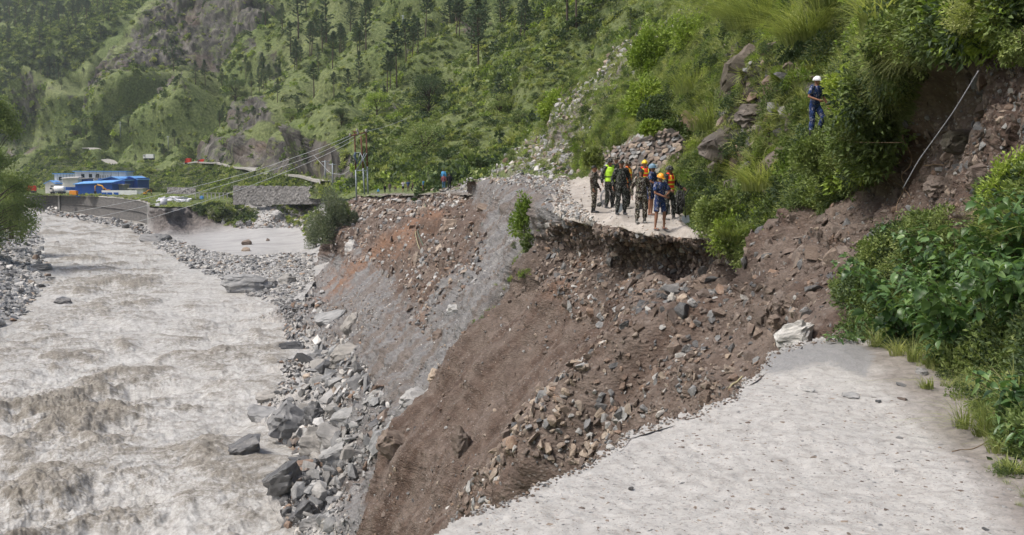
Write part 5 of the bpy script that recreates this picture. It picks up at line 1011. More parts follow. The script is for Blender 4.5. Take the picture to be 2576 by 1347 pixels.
RK = [('largest pale grey boulder standing in the river edge left of the slide',620,732,128,58,'r_grey',12,-6),('long flat grey boulder at the near end of the river wall',392,607,76,28,'r_grey',4,0),('grey boulder just behind the largest one at the river edge',676,722,48,32,'r_grey',12,0),('pale boulder with flat top right of the largest river boulder',722,712,46,36,'r_grey',3,10),
 ('dark wet block alone in the water',623,1150,78,46,'r_dark',0,22),('grey block at the waterline with a dark wet foot',662,1050,72,52,'r_grey',2,12),('big pale boulder with a rusty underside at the waterline',738,1085,98,78,'r_grey',1,-20),('tall grey block standing upright among slate by the water',800,1147,78,86,'r_grey',3,8),('flat slab with a smooth pale face in the slate heap',872,1122,84,44,'r_grey',2,-12),('grey block below the flat pale faced slab',884,1160,80,52,'r_grey',0,30),
 ('dark slate block leaning at the waterline near the bottom',745,1248,90,62,'r_dark',0,35),('flat rusty red slab at the waterline',782,1197,78,36,'r_rust',4,0),('large smooth grey block at the foot of the grey slope',866,892,84,50,'r_grey',1,5),('pale slab tilted against the slope, left one of two',838,816,70,44,'r_grey',2,30),('pale ribbed slab tilted against the slope, right one of two',884,826,54,52,'r_grey',0,50),('flat grey rock half under water left of the smooth grey block',730,874,66,36,'r_dark',4,0),
 ('flat slate slab at the edge of the water left of the big pale boulder',686,1008,64,24,'r_grey',4,12),('broad grey boulder uphill of the flat slab',888,1078,76,50,'r_grey',5,0),('pale lumpy boulder half buried in the grey slope bottom',1042,1008,84,52,'r_pale',1,-6),('tall brown block standing in the brown slide near the bottom',1127,1102,58,96,'r_brown',3,8),('pale curved boulder at the edge between grey and brown soil',1104,957,52,42,'r_tan',1,0),
 ('slim pale stone lying in smooth brown soil',1162,974,20,38,'r_pale',0,70),('white faced block sticking out of the orange soil',893,642,34,46,'r_pale',3,0),('large pale boulder high on the brown face under the far road',1130,580,46,56,'r_tan',1,20),('white stone on the grey slope above the brown cut',1138,784,44,32,'r_pale',0,-8),('narrow pale stone standing in the brown face',1049,660,22,40,'r_tan',3,0),('overhanging grey slab under the hump of grey scree',1232,527,92,26,'r_brown',4,-12),
 ('pointed brown block on the grey slope',1096,845,42,40,'r_brown',3,0),('grey brown rock face half buried in mud at the foot',985,1130,76,62,'r_brown',0,-25),('dark block wedged at the waterline right of the big pale boulder',800,1080,46,60,'r_dark',3,0),('dark slate slab at the very bottom of the shore',800,1322,78,34,'r_dark',4,22),('grey slab behind the dark one at the bottom of the shore',775,1300,50,50,'r_dark',5,30),('angular grey block in the slate near the bottom',850,1260,60,40,'r_grey',2,15),
 ('big pale flat slab on soil beside the broken road edge',1932,834,104,78,'r_pale',3,25),('dark block with a black hollow below the road cliff',1772,700,64,52,'r_brown',3,0),('dark angular boulder below the block with the hollow',1752,742,80,46,'r_dark',0,-15),('brown block high in the right part of the scar',1915,745,62,56,'r_brown',1,-20),('brown block topmost of the cluster in the right part of the scar',1952,712,46,50,'r_brown',3,-10),('brown block lowest of the cluster in the right part of the scar',1888,786,64,42,'r_brown',5,0),
 ('tan boulder face among rocks in the middle of the scar',1724,778,30,38,'r_tan',0,30),('white pointed stone in the middle of the scar',1748,788,32,20,'r_pale',0,-45),('pale tapered stone beside the tan boulder face',1700,785,22,36,'r_pale',3,0),('long grey stone leaning on the left part of the scar',1462,888,28,50,'r_brown',0,-30),('tall grey stone over the tan rubble',1704,992,36,50,'r_brown',3,0),('square brown stone beside the tall grey stone',1666,965,30,42,'r_brown',3,0),
 ('pale boulder low in the rubble near the front road',1312,1150,44,50,'r_tan',0,30),('flat brown rock with pale top in the middle right of the scar',1806,860,44,28,'r_tan',2,0),('grey stone half way down the right part of the scar',1760,815,30,34,'r_grey',3,0),('brown stone lying on the right part of the scar',1845,1000,30,18,'r_tan',2,-10),
 ('thin pale stone standing by the road at the bottom of the scar',1862,965,30,14,'r_tan',0,25),('grey brown stone by the upper edge of the scar',2120,640,36,40,'r_brown',1,0),('dark rock half way up the dark scarp at right',2350,360,100,66,'r_cliff',0,0),('brown rock sticking out of the dark scarp',2300,455,90,56,'r_brown',1,0),('rounded brown rock in the dark scarp near the right edge',2440,440,70,60,'r_brown',5,0),('rock at the top of the dark scarp below the grass',2235,178,40,44,'r_brown',3,0)]
for lab, px, py, w, h, m, f, roll in RK:
    if px < 1060 and py > 780: w *= 1.22; h *= 1.22
    pt = FLAT if (px < 760 and py < 760 and px > 380) or px < 400 else (WAT if lab.startswith('dark wet block alone') else NEAR)
    if lab.startswith('largest pale'): pt = WAT
    boulder(lab, px, py, w, h, m, f, roll, patch=pt, pull=3.5 if lab.startswith('big pale flat') else 0)
# cliff outcrop blocks among the grass
for lab, px, py, w, h, m, f, roll, dp in [('big brown slab jutting out low in the rock outcrop',1848,372,125,74,'r_cliff',4,28,1.0),('long grey slab right of the jutting brown slab',1945,392,140,58,'r_cliff',4,35,1.0),('dark wedge of rock under the jutting brown slab',1880,430,90,50,'r_cliff',0,30,.9),('narrow upright slab between outcrop and climber',1985,330,60,90,'r_cliff',3,35,.8),('ledge of broken rock above the jutting slab',1900,330,90,36,'r_cliff',4,30,.9),('dark block at the left foot of the rock outcrop',1810,425,60,50,'r_cliff',3,20,.9),('grey slab beside the bush at the bend',1950,480,80,60,'r_cliff',2,40,.9),('dark overhanging rock mass under the weeping grass',1875,215,120,170,'r_cliff',3,-10,.9),('smooth tan rock face right of the dark rock mass',1945,215,90,100,'r_rust',3,8,.8),('dark rock under the overhang left of the climber',1890,290,120,60,'r_cliff',1,5,.9),
  ('grey flat boulder beside the climber',2118,252,70,56,'r_grey',2,30,.8),('smooth rock wall leaning beside the dry stone wall',1752,350,64,120,'r_rust',3,40,.6),('grey boulder under the outcrop above the bushes',1860,455,110,44,'r_cliff',2,25,.9),('rock at the foot of the outcrop',1930,560,70,90,'r_cliff',3,10,.8),('pale boulder in bushes above the stone wall',1665,272,40,26,'r_pale',2,20,.8),('dark rock on the crest of the mountainside grass',1392,205,34,44,'r_cliff',3,0,.8),('lower grey slab in the outcrop toward the road',1885,530,60,50,'r_cliff',0,30,.9)]:
    boulder(lab, px, py, w, h, m, f, roll, deep=dp, sink=.3, patch=MTN if px < 1400 else NEAR)
for lab, px, py, w, h, m, f in [('dark rounded cliff rock bulging from the scrub over the upper road',628,318,80,64,'r_cliff',5),('small dark rock over the bend of the upper road',535,366,44,26,'r_cliff',1),('boulder in bushes behind the blue roofed houses',357,448,18,15,'r_grey',1)]:
    boulder(lab, px, py, w, h, m, f, 0, patch=MTN, sink=.2, deep=.6)
for lab, px, py, w, h, m, f, pt in [('dark boulder pair member at the edge of the mud, left one',604,572,26,22,'r_dark',1,FLAT),('dark boulder pair member at the edge of the mud, right one',628,570,18,20,'r_dark',5,FLAT),('brown boulder sitting in the smooth mud',622,616,28,17,'r_brown',5,FLAT),('small boulder in mud right of the brown one',674,606,10,10,'r_brown',1,FLAT),('boulder on the gravel just below the mud',620,632,26,14,'r_tan',1,FLAT),
  ('pale boulder at the water edge on the left bank',110,684,56,24,'r_grey',5,LEFT),('grey rock in the water off the left bank',160,762,48,20,'r_dark',1,WAT),('grey boulder in the shallow water by the left bank, upper one',132,624,50,18,'r_grey',5,LEFT)]:
    boulder(lab, px, py, w, h, m, f, 0, patch=pt)
# ------------------------------------------------------------------ built things
def box_mb(bm, c, s, rz=0, M4=None):
    r = bmesh.ops.create_cube(bm, size=1.0); m = Matrix.Translation(c) @ Matrix.Rotation(rz, 4, 'Z') @ Matrix.Diagonal((*s, 1))
    bmesh.ops.transform(bm, matrix=(M4 @ m if M4 else m), verts=r['verts']); return r['verts']
def boxes(name, mat, lst, parent=None, bev=0):
    bm = bmesh.new()
    for b in lst: box_mb(bm, b[0], b[1], b[2] if len(b) > 2 else 0)
    if bev: bmesh.ops.bevel(bm, geom=bm.edges[:], offset=bev, segments=2, affect='EDGES')
    me = bpy.data.meshes.new(name); bm.to_mesh(me); bm.free(); me.materials.append(mat); return part(name, me, parent)
def poly_part(name, mat, V, F, parent=None): 
    me = bpy.data.meshes.new(name); me.from_pydata([tuple(map(float, v)) for v in V], [], F); me.materials.append(mat); me.update(); return part(name, me, parent)
def tubes_part(name, mat, tubes, parent=None, k=8): return part(name, tube_data(name, mat, tubes, k), parent)
def sheet_mat(name, c, sc=(1, 0, 0)):
    b = NB(name); w = b.n('TexWave', wave_type='BANDS', bands_direction='X'); w.inputs['Scale'].default_value = 1.6; w.inputs['Distortion'].default_value = .3; b.l(b.pos(obj=True), w.inputs['Vector'])
    n = b.noise(b.pos(obj=True), .35, 6, .7); col = b.mix(b.ramp(w.outputs['Fac'], [(.3, 0), (.7, .35)]), c, tuple(x*.7 for x in c)); col = b.mix(b.ramp(n, [(.45, 0), (.8, .35)]), col, tuple(x*.5+.06 for x in c))
    return b.done(col, .5, b.bump(w.outputs['Fac'], .5, .08), .4)
M['blue'] = sheet_mat('blue_sheet', (0.012, 0.105, 0.47)); M['lblue'] = sheet_mat('pale_blue_roof', (0.16, 0.40, 0.80)); M['white'] = flat('white_panel', (0.80, 0.80, 0.78), .6, 0, .1, .4); M['cream'] = flat('cream_panel', (0.66, 0.64, 0.58), .6, 0, .12, .4)
M['glass'] = flat('dark_glass', (0.02, 0.04, 0.05), .15, 0, .1, 3, .5); M['seam'] = flat('dark_seam', (0.06, 0.09, 0.14), .6); M['cement'] = flat('rough_cement', (0.36, 0.35, 0.33), .85, 0, .25, .5)
def prefab(label, x0, x1, ytop, ybase, d, depth, roof='flat', wall='white', roofm='lblue', storeys=2, wins=(), name='prefab_building', rz=0.0, cat='building'):
    A = at_d((x0+x1)/2, ybase, d); w = (x1-x0)*d/FPX; h = (ybase-ytop)*d/FPX; r = empty(name, A+np.array([0, depth/2, 0]), (0, 0, rz)); tag(r, label, cat)
    hr = h*.86 if roof != 'flat' else h-.35
    bm = bmesh.new(); box_mb(bm, (0, 0, hr/2-.8), (w, depth, hr+1.6)); me = bpy.data.meshes.new('wall'); bm.to_mesh(me); bm.free(); me.materials.append(M[wall]); wl = part('wall', me, r)
    if roof == 'flat': boxes('roof', M[roofm], [((0, -.3, hr+.18), (w+1.0, depth+1.4, .34))], r)
    elif roof == 'mono': poly_part('roof', M[roofm], [(-w/2-.5, -depth/2-1, hr*.92), (w/2+.5, -depth/2-1, hr*.92+h*.16), (w/2+.5, depth/2, hr+h*.30), (-w/2-.5, depth/2, hr+h*.14), (-w/2-.5, -depth/2-1, hr*.92+.25), (w/2+.5, -depth/2-1, hr*.92+h*.16+.25), (w/2+.5, depth/2, hr+h*.30+.25), (-w/2-.5, depth/2, hr+h*.14+.25)], [(0, 1, 2, 3), (7, 6, 5, 4), (0, 4, 5, 1), (1, 5, 6, 2), (2, 6, 7, 3), (3, 7, 4, 0)], r)
    elif roof == 'gable': # ridge runs away from the viewer
        o = .5; e = hr*.80; t = .25; k = h
        poly_part('gable', M[wall], [(-w/2, -depth/2-.02, e), (w/2, -depth/2-.02, e), (0, -depth/2-.02, k-.1), (-w/2, depth/2, e), (w/2, depth/2, e), (0, depth/2, k-.1)], [(0, 1, 2), (3, 5, 4)], r)
        for s in (-1, 1):
            V = [(s*(w/2+o), -depth/2-o, e-.15), (0, -depth/2-o, k), (0, depth/2+o, k), (s*(w/2+o), depth/2+o, e-.15)]; V += [(a, b, c+t) for a, b, c in V]
            poly_part('roof_slope', M[roofm], V, [(0, 1, 2, 3), (7, 6, 5, 4), (0, 4, 5, 1), (1, 5, 6, 2), (2, 6, 7, 3), (3, 7, 4, 0)], r)
    for (u, v, ww, hh) in wins:
        f = boxes('window', M['glass'], [((-w/2+u*w, -depth/2-.03, v*hr), (ww, .12, hh))], r); fr = boxes('frame', M['white'], [((-w/2+u*w, -depth/2-.05, v*hr+s*(hh/2+.06)), (ww+.3, .2, .12)) for s in (-1, 1)]+[((-w/2+u*w+s*(ww/2+.09), -depth/2-.05, v*hr), (.12, .2, hh)) for s in (-1, 1)], f)
    if storeys == 2 and wall == 'white': boxes('panel_seam', M['seam'], [((0, -depth/2-.02, hr*.5), (w, .06, .12))]+[((-w/2+w*u, -depth/2-.02, hr*.5), (.10, .05, hr)) for u in np.linspace(.0, 1, 8)], r)
    return r
D0 = 440
M['galv'] = flat('galvanised', (0.34, 0.36, 0.38), .5, .5, .2, 6)
b1 = prefab('white two storey prefab building with pale blue flat roof and small windows', 190, 318, 431, 484, D0+14, 9, 'flat', 'white', 'lblue', 2, [(.16, .80, 1.5, 1.7), (.31, .80, 1.5, 1.7), (.45, .80, 1.5, 1.7), (.31, .45, 1.3, 1.5), (.05, .45, 1.2, 1.5)])
for i in range(7): boxes('balcony_post', M['cement'], [((-2.2+i*1.15, -4.7, 6.6), (.22, .3, 2.4))], b1)
boxes('balcony_rail', M['cement'], [((1.2, -4.85, 5.9), (8, .1, .5))], b1)
prefab('white prefab building with blue roof left of the taller one', 138, 192, 437, 478, D0+16, 8, 'flat', 'white', 'lblue', 2, [(.28, .72, 1.4, 1.6), (.6, .72, 1.2, 1.4)])
prefab('small hut with a blue roof at the left end of the camp', 114, 139, 456, 478, D0+6, 7, 'gable', 'cream', 'lblue', 1, [(.7, .4, 1.4, 1.3)])
prefab('bright blue shed between the two white prefab buildings', 163, 221, 449, 470, D0+4, 6, 'flat', 'blue', 'cement', 1)
prefab('low grey lean-to roof in front of the left white building', 158, 196, 448, 462, D0-2, 4, 'mono', 'cream', 'cement', 1)
prefab('long blue shed with pale blue roof in front of the camp', 190, 283, 459, 487, D0-22, 10, 'mono', 'blue', 'lblue', 1)
prefab('blue gabled shed right of the white building', 248, 314, 446, 474, D0-8, 16, 'gable', 'blue', 'lblue', 1)
prefab('smaller blue gabled shed at the right end of the camp', 309, 346, 445, 470, D0+2, 14, 'gable', 'blue', 'lblue', 1)
prefab('small brown hut below the right blue sheds', 283, 312, 464, 482, D0-15, 6, 'flat', 'cement', 'cement', 1, [(.3, .5, 1.2, 1.2)])
prefab('low white container cabin with a dark window by the yellow machine', 326, 360, 474, 489, D0-30, 4, 'flat', 'white', 'cement', 1, [(.3, .6, 1.4, 1.2)])
def block_wall(label, pts, h, th, mat, name='low_wall'):
    r = empty(name, pts[0]); tag(r, label, 'wall'); P = np.array(pts)-np.array(pts[0]); V = []; n = len(P)
    for p in P: V += [p+[0, 0, -1], p+[0, 0, h], p+[0, th, h], p+[0, th, -1]]
    F = [(i*4+a, (i+1)*4+a, (i+1)*4+b, i*4+b) for i in range(n-1) for a, b in ((0, 1), (1, 2), (2, 3))]+[(0, 1, 2, 3), ((n-1)*4+3, (n-1)*4+2, (n-1)*4+1, (n-1)*4)]
    poly_part('wall_face', mat, V, F, r); return r
lw = block_wall('low white wall with blue panels in front of the sheds', [at_d(x, 493, D0-40) for x in (256, 290, 320, 345)], 2.2, .3, M['white'])
for x in (262, 276, 292): boxes('panel', M['blue'], [(at_d(x, 489, D0-40.3)-at_d(256, 493, D0-40), (2.0, .1, 1.4))], lw)
for i, x in enumerate(()): tag(boxes('blue_panel', M['blue'], [((0, 0, 0), (2.0, .1, 1.5))]), 'blue panel leaning on the low white wall in front of the sheds', 'panel', 'blue panels on the low white wall').location = at_d(x, 489, D0-42)
# white tank truck body and orange machines
def capsule(name, mat, L, R, parent=None, vert=False):
    a = [(-L/2, .3*R), (-L/2+.05*L, .8*R), (-L/2+.12*L, R), (L/2-.12*L, R), (L/2-.05*L, .8*R), (L/2, .3*R)]; pts = [((0, 0, z) if vert else (z, 0, 0)) for z, _ in a]; return tubes_part(name, mat, [(pts, [q for _, q in a])], parent, 16)
def truck(label, x, y, d, L, body, cab, tank=False, rz=0):
    r = empty('truck', at_d(x, y, d), (0, 0, rz)); tag(r, label, 'truck'); boxes('chassis', M['seam'], [((0, 0, .8), (L, 1.6, .3))], r)
    if tank: capsule('tank', M[body], L*.75, 1.25, r).location = (L*.12, 0, 2.1)
    else: boxes('cargo_body', M[body], [((L*.14, 0, 2.1), (L*.7, 2.4, 2.3))], r, .06)
    c = boxes('cab', M[cab], [((-L*.38, 0, 1.9), (L*.22, 2.3, 2.0))], r, .15); boxes('windscreen', M['glass'], [((-L*.38, -1.17, 2.3), (L*.14, .05, .7))], c)
    for wx in (-.36, .15, .36):
        for s in (-1, 1): tubes_part('wheel', M['tyre'], [([(wx*L, s*.9, .5), (wx*L, s*1.2, .5)], [.5, .5])], r, 14)
    return r
M['tyre'] = flat('tyre', (0.02, 0.02, 0.02), .8); M['red'] = flat('red_paint', (0.55, 0.04, 0.02), .45); M['orange'] = flat('orange_paint', (0.75, 0.28, 0.03), .5); M['yellow'] = flat('machine_yellow', (0.72, 0.36, 0.03), .5)
truck('white tank lorry parked left of the blue shed', 146, 488, D0-20, 6.4, 'white', 'cream', True)
truck('red lorry half hidden by the tree at the left end of the camp', 78, 486, D0-5, 4.5, 'red', 'red', rz=.3)
truck('red lorry on the upper road under the cliff', 512, 417.5, float(MTN.at(np.array([512.]), np.array([418.]))[0][0][1])-2, 5.2, 'red', 'red')
truck('small red vehicle further left on the upper road', 474, 414.5, float(MTN.at(np.array([474.]), np.array([414.]))[0][0][1])-2, 3.0, 'red', 'red')
truck('white lorry roof showing above the scrub by the upper road', 375, 403, float(MTN.at(np.array([375.]), np.array([404.]))[0][0][1])-3, 6, 'white', 'white')
def excavator(label, x, y, d, s=1.0, mirror=1):
    r = empty('excavator', at_d(x, y, d), (0, 0, 0), (s*mirror, s, s)); tag(r, label, 'excavator')
    for sy in (-1.1, 1.1):
        boxes('track', M['tyre'], [((0, sy, .45), (3.6, .6, .9))], r, .2)
    h = boxes('house', M['yellow'], [((.4, 0, 1.7), (2.8, 2.4, 1.3)), ((1.2, 0, 2.2), (1.2, 2.3, .6))], r, .12)
    c = boxes('cab', M['yellow'], [((-.6, -.7, 2.4), (1.3, 1.1, 1.7))], r, .08); boxes('cab_window', M['glass'], [((-.6, -1.27, 2.6), (.9, .05, .9))], c)
    bm = [([(-.6, .2, 2.0), (-2.2, .2, 4.4), (-4.6, .2, 4.9)], [.34, .4, .24])]; tubes_part('boom', M['yellow'], bm, r, 4); tubes_part('arm', M['yellow'], [([(-4.3, .2, 5.1), (-5.6, .2, 4.2), (-5.8, .2, 1.6)], [.2, .3, .16])], r, 4)
    tubes_part('hydraulic_ram', M['galv'], [([(-1.2, .2, 2.2), (-2.4, .2, 3.9)], [.1, .1]), ([(-2.6, .2, 4.9), (-4.6, .2, 5.3)], [.09, .09])], r, 6)
    poly_part('bucket', M['tyre'], [(-6.3, -.5, 1.6), (-5.4, -.5, 1.7), (-5.2, -.5, .9), (-5.9, -.5, .5), (-6.3, .9, 1.6), (-5.4, .9, 1.7), (-5.2, .9, .9), (-5.9, .9, .5)], [(0, 1, 2, 3), (7, 6, 5, 4), (0, 4, 5, 1), (1, 5, 6, 2), (2, 6, 7, 3)], r)
excavator('yellow excavator with its boom folded, in front of the blue shed', 268, 490, D0-34, .82)
excavator('small yellow digger parked by the white container cabin', 366, 491, D0-45, .42, -1)
boxes_o = boxes('machine_body', M['orange'], [((0, 0, .9), (3, 2, 1.8))], None, .2); boxes_o.location = at_d(186, 491, D0-32); tag(boxes_o, 'small orange machine body left of the yellow excavator', 'machine')
# white bags, tank
M['tarp'] = flat('white_sacking', (0.62, 0.62, 0.66), .6, 0, .2, 3)
dt = 330
for i, (x, y, w) in enumerate([(403,502,10),(412,501,11),(399,506,9),(421,503,9),(426,500,11),(436,500,13),(447,500,13),(457,500,12),(467,501,11),(430,505,12),(441,506,13),(452,506,12),(463,506,11),(473,506,10),(478,502,9)]):
    d = d_of_z(x, y+3, -7.6); o = boulder('white bulk sack in the pile on the grassy terrace', x, y+3, w*1.35, w*.85, 'r_pale', [1, 5, 0][i % 3], patch=TERR, name='bulk_sack', cat='sack', grp='white bulk sacks piled on the terrace', sink=.0)
    me = o.data.copy() if i < 3 else None
    if me: me.materials.clear(); me.materials.append(M['tarp']); _cache['sack%d' % (i % 3)] = me
    o.data = _cache['sack%d' % (i % 3)]
r = empty('water_tank', at_d(412, 516, 290)); tag(r, 'round white plastic water tank in the grass before the sacks', 'tank'); capsule('tank_body', M['tarp'], 1.9, .95, r, True).location = (0, 0, .95); tubes_part('lid', M['white'], [([(0, 0, 1.85), (0, 0, 2.0)], [.3, .28])], r, 12)
tag(boxes('blue_barrel', M['lblue'], [((0, 0, .6), (1.2, 1.0, 1.2))], None, .25), 'blue barrel right of the white sacks', 'barrel').location = at_d(508, 502, 330)
tag(boxes('cement_block', M['white'], [((0, 0, .4), (1.2, .8, .8))], None, .05), 'small pale block in the grass left of the white tank', 'block').location = at_d(397, 519, 290)
def post_fence():
    r = empty('fence', at_d(492, 500, 335)); tag(r, 'grey fence of upright slabs right of the white sacks', 'fence')
    for i in range(9): boxes('fence_post', M['cement'], [((i*1.35, 0, .9), (.35, .2, 1.9))], r)
    boxes('fence_rail', M['cement'], [((5.5, 0, 1.9), (12, .22, .18))], r)
post_fence()
# ------------------------------------------------------------------ river wall (curved concrete), stone walls
M['rwall'] = NB('river_wall_concrete')
def rw():
    b = M['rwall']; p = b.pos(obj=True); n = b.noise(p, .25, 7, .7); n2 = b.noise(b.pos(obj=True, scale=(1, 1, 5)), .35, 6, .7)
    c = b.ramp(n2, [(.3, (.075, .072, .070)), (.55, (.125, .12, .115)), (.8, (.20, .19, .18))]); c = b.mix(b.ramp(n, [(.5, 0), (.8, .5)]), c, (.06, .055, .05)); return b.done(c, .9, b.bump(n2, .6, .3), .2)
M['rwall'] = rw()
def river_wall():
    foot = [(60, 520), (87, 529), (120, 532), (148, 534), (207, 541), (257, 548), (300, 554), (330, 559), (352, 563), (367, 567), (374, 571)]
    top = [(60, 491), (87, 492), (120, 490), (148, 491), (207, 491.5), (257, 493.5), (300, 496.5), (330, 500), (352, 503), (367, 507), (377, 513)]
    A = np.array([at_z(x, y, -15.9) for x, y in foot]); T = np.array([at_d(t[0], t[1], a[1]+2.0) for t, a in zip(top, A)]); n = 60; u = np.linspace(0, 10, n)
    A = np.stack([np.interp(u, range(11), A[:, k]) for k in range(3)], 1); T = np.stack([np.interp(u, range(11), T[:, k]) for k in range(3)], 1); r = empty('river_wall', A[30]); tag(r, 'curved dark concrete river wall holding up the camp terrace', 'retaining wall'); o = A[30]
    rows = [A, A*.52+T*.48, A*.5+T*.5+[0, -.9, 0], A*.49+T*.51+[0, -.9, .0], A*.47+T*.53, T+[0, 0, -.5]]
    def strip(name, rows, mat): m = len(rows); V = np.concatenate(rows)-o; idx = np.arange(m*n).reshape(m, n); F = np.stack([idx[:-1, :-1], idx[:-1, 1:], idx[1:, 1:], idx[1:, :-1]], -1).reshape(-1, 4); return fast_mesh(name, V, F, mat, False, True, r)
    strip('wall_face', rows, M['rwall']); strip('coping', [T+[0, -.35, -.5], T+[0, -.35, 0], T+[0, 1.6, 0], T+[0, 1.6, -.5]], M['cement'])
    e0, e1 = A[-1]-o, T[-1]-o; boxes('end_pier', M['cement'], [(((e0[0]+e1[0])/2, (e0[1]+e1[1])/2, (e0[2]+e1[2])/2), (1.0, 1.4, e1[2]-e0[2]))], r)
    boxes('buttress', M['cement'], [((A[18]-o)[0:3]+np.array([0, -.2, 4]), (.8, 1.2, 8))], r)
river_wall()
Bw = Batch(); 
def along(poly, n, z, wts, lo, hi):
    q = rand_in(poly, n); P = at_z(q[:, 0], q[:, 1], z+RNG.uniform(-.2, .8, n)); s = plaw(n, lo, hi, 2.0)*P[:, 1]/FPX; m = RNG.choice(NM, n, p=np.array(wts)/sum(wts)); Nn = np.tile([[0, -.3, 1.]], (n, 1)); Bw.add(P, align(Nn, RNG.uniform(0, 6, n), .3), s[:, None]*RNG.uniform(.7, 1.3, (n, 3)), RNG.integers(0, NR, n)*NM+m)
along([(90,524),(150,533),(260,548),(370,567),(384,592),(360,600),(330,575),(250,560),(180,548),(120,538)], 520, -15.4, [.5, .3, 4, 1.5, 5, .2], 4, 16)
along([(90,505),(130,510),(150,530),(100,528)], 30, -14, [.2, .3, 3, 5, 1, .2], 6, 14)
Bw.build('wall_foot_rocks', 'rocks tipped along the foot of the curved river wall', 'rocks', c_rocks)
def masonry(label, quad, cols, rows, seed, mats, name='stone_wall', th=.30, jit=.16, pr=None, bow=0, cap=None):
    g = np.random.default_rng(seed); q = [np.array(p, float) for p in quad]; r = empty(name, q[0]); tag(r, label, 'wall'); o = q[0]   # quad: bottom left, bottom right, top right, top left
    nrm = np.cross(q[1]-q[0], q[3]-q[0]); nrm /= np.linalg.norm(nrm)
    if nrm @ (EYE-q[0]) < 0: nrm = -nrm
    poly_part('mortar', M['mortar'], [x-o-nrm*.02 for x in q]+[x-o-nrm*.5 for x in q], [(0, 1, 2, 3), (0, 4, 5, 1), (1, 5, 6, 2), (2, 6, 7, 3), (3, 7, 4, 0)], r)
    ux = (q[1]-q[0]); W = np.linalg.norm(ux); ux /= W; uz = np.cross(nrm, ux); 
    if uz[2] < 0: uz = -uz
    R = Matrix(((ux[0], uz[0], nrm[0]), (ux[1], uz[1], nrm[1]), (ux[2], uz[2], nrm[2]))); cnt = 0
    for j in range(rows):
        for i in range(cols):
            u = (i+.5+(.5 if j % 2 else 0)*.8+g.uniform(-jit, jit))/cols; v = (j+.5+g.uniform(-jit, jit)*.8)/rows
            if u > 1 or g.uniform() < .05: continue
            p = q[0]*(1-u)*(1-v)+q[1]*u*(1-v)+q[2]*u*v+q[3]*(1-u)*v; wl = np.linalg.norm(q[2]-q[3])*v+W*(1-v); hl = np.linalg.norm(q[3]-q[0])*(1-u)+np.linalg.norm(q[2]-q[1])*u
            k = g.integers(0, len(ROCKS)); mm = mats[g.integers(0, len(mats))]; key = ('w', k, mm)
            if key not in _cache: me = ROCKS[k].copy(); me.materials.clear(); me.materials.append(M[mm]); _cache[key] = me
            part('stone', _cache[key], r, p-o+nrm*.03, (R @ Matrix.Rotation(g.uniform(-.10, .10), 3, 'Z')).to_euler(), (wl/cols*g.uniform(.78, 1.0), hl/rows*g.uniform(1.0, 1.3), th)); cnt += 1
    return r
M['mortar'] = flat('wall_mortar', (0.105, 0.095, 0.085), .95, 0, .4, 2)
def wq(*c): return [EYE+(NEAR.at(np.array([float(x)]), np.array([float(y)]))[0][0]-EYE)*(1-m/50) for x, y, m in c]
w1 = wq((1480, 444, .6), (1722, 450, .6)); D0w, D1w = w1[0][1], w1[1][1]; w1 += [at_d(1715, 352, D1w+1.2), at_d(1500, 372, D0w+1.2)]
masonry('grey dry stone retaining wall behind the soldiers', w1, 19, 8, 3, ['r_grey', 'r_brown', 'r_brown', 'r_tan'], 'stone_retaining_wall', .15)
w2 = [at_d(1560, 369, D0w*.7+D1w*.3+1.3), at_d(1712, 354, D1w+1.3), at_d(1690, 322, D1w+1.9), at_d(1590, 344, D0w*.6+D1w*.4+1.9)]
masonry('upper broken course of the stone wall under the bushes', w2, 12, 3, 4, ['r_grey', 'r_brown', 'r_brown'], 'stone_retaining_wall', .15)
M['far_masonry'] = gravel_mat('far_masonry', (.055, .052, .05), (.13, .125, .12), (.30, .29, .28), 1.3)
def far_wall(label, px0, px1, yt, yb0, yb1, d0, d1, seed):
    n = 40; xs = np.linspace(px0, px1, n); ds = np.linspace(d0, d1, n); yb = np.linspace(yb0, yb1, n); B = at_d(xs, yb+4, ds); T = at_d(xs, yt+2*np.abs(np.linspace(-.2, 1, n)), ds+1.2); T[:, 2] += .15*np.sin(np.arange(n)*1.7)
    r = empty('stone_wall', B[0]); tag(r, label, 'wall'); m = 9; V = []
    for k in range(m): V.append(B*(1-k/(m-1))+T*k/(m-1))
    V.append(T+[0, 2.0, 0]); V = np.concatenate(V)-B[0]; V[:, 1] += .25*fbm(V+B[0], .9, 2, .5, seed); idx = np.arange((m+1)*n).reshape(m+1, n); F = np.stack([idx[:-1, :-1], idx[:-1, 1:], idx[1:, 1:], idx[1:, :-1]], -1).reshape(-1, 4)
    fast_mesh('wall_face', V, F, M['far_masonry'], False, True, r)
far_wall('long dark stone wall below the upper road right of the terrace', 586, 808, 468, 512, 510, 292, 262, 5)
far_wall('short dark stone wall in scrub behind the white sacks', 420, 492, 472, 484, 486, 350, 342, 6)
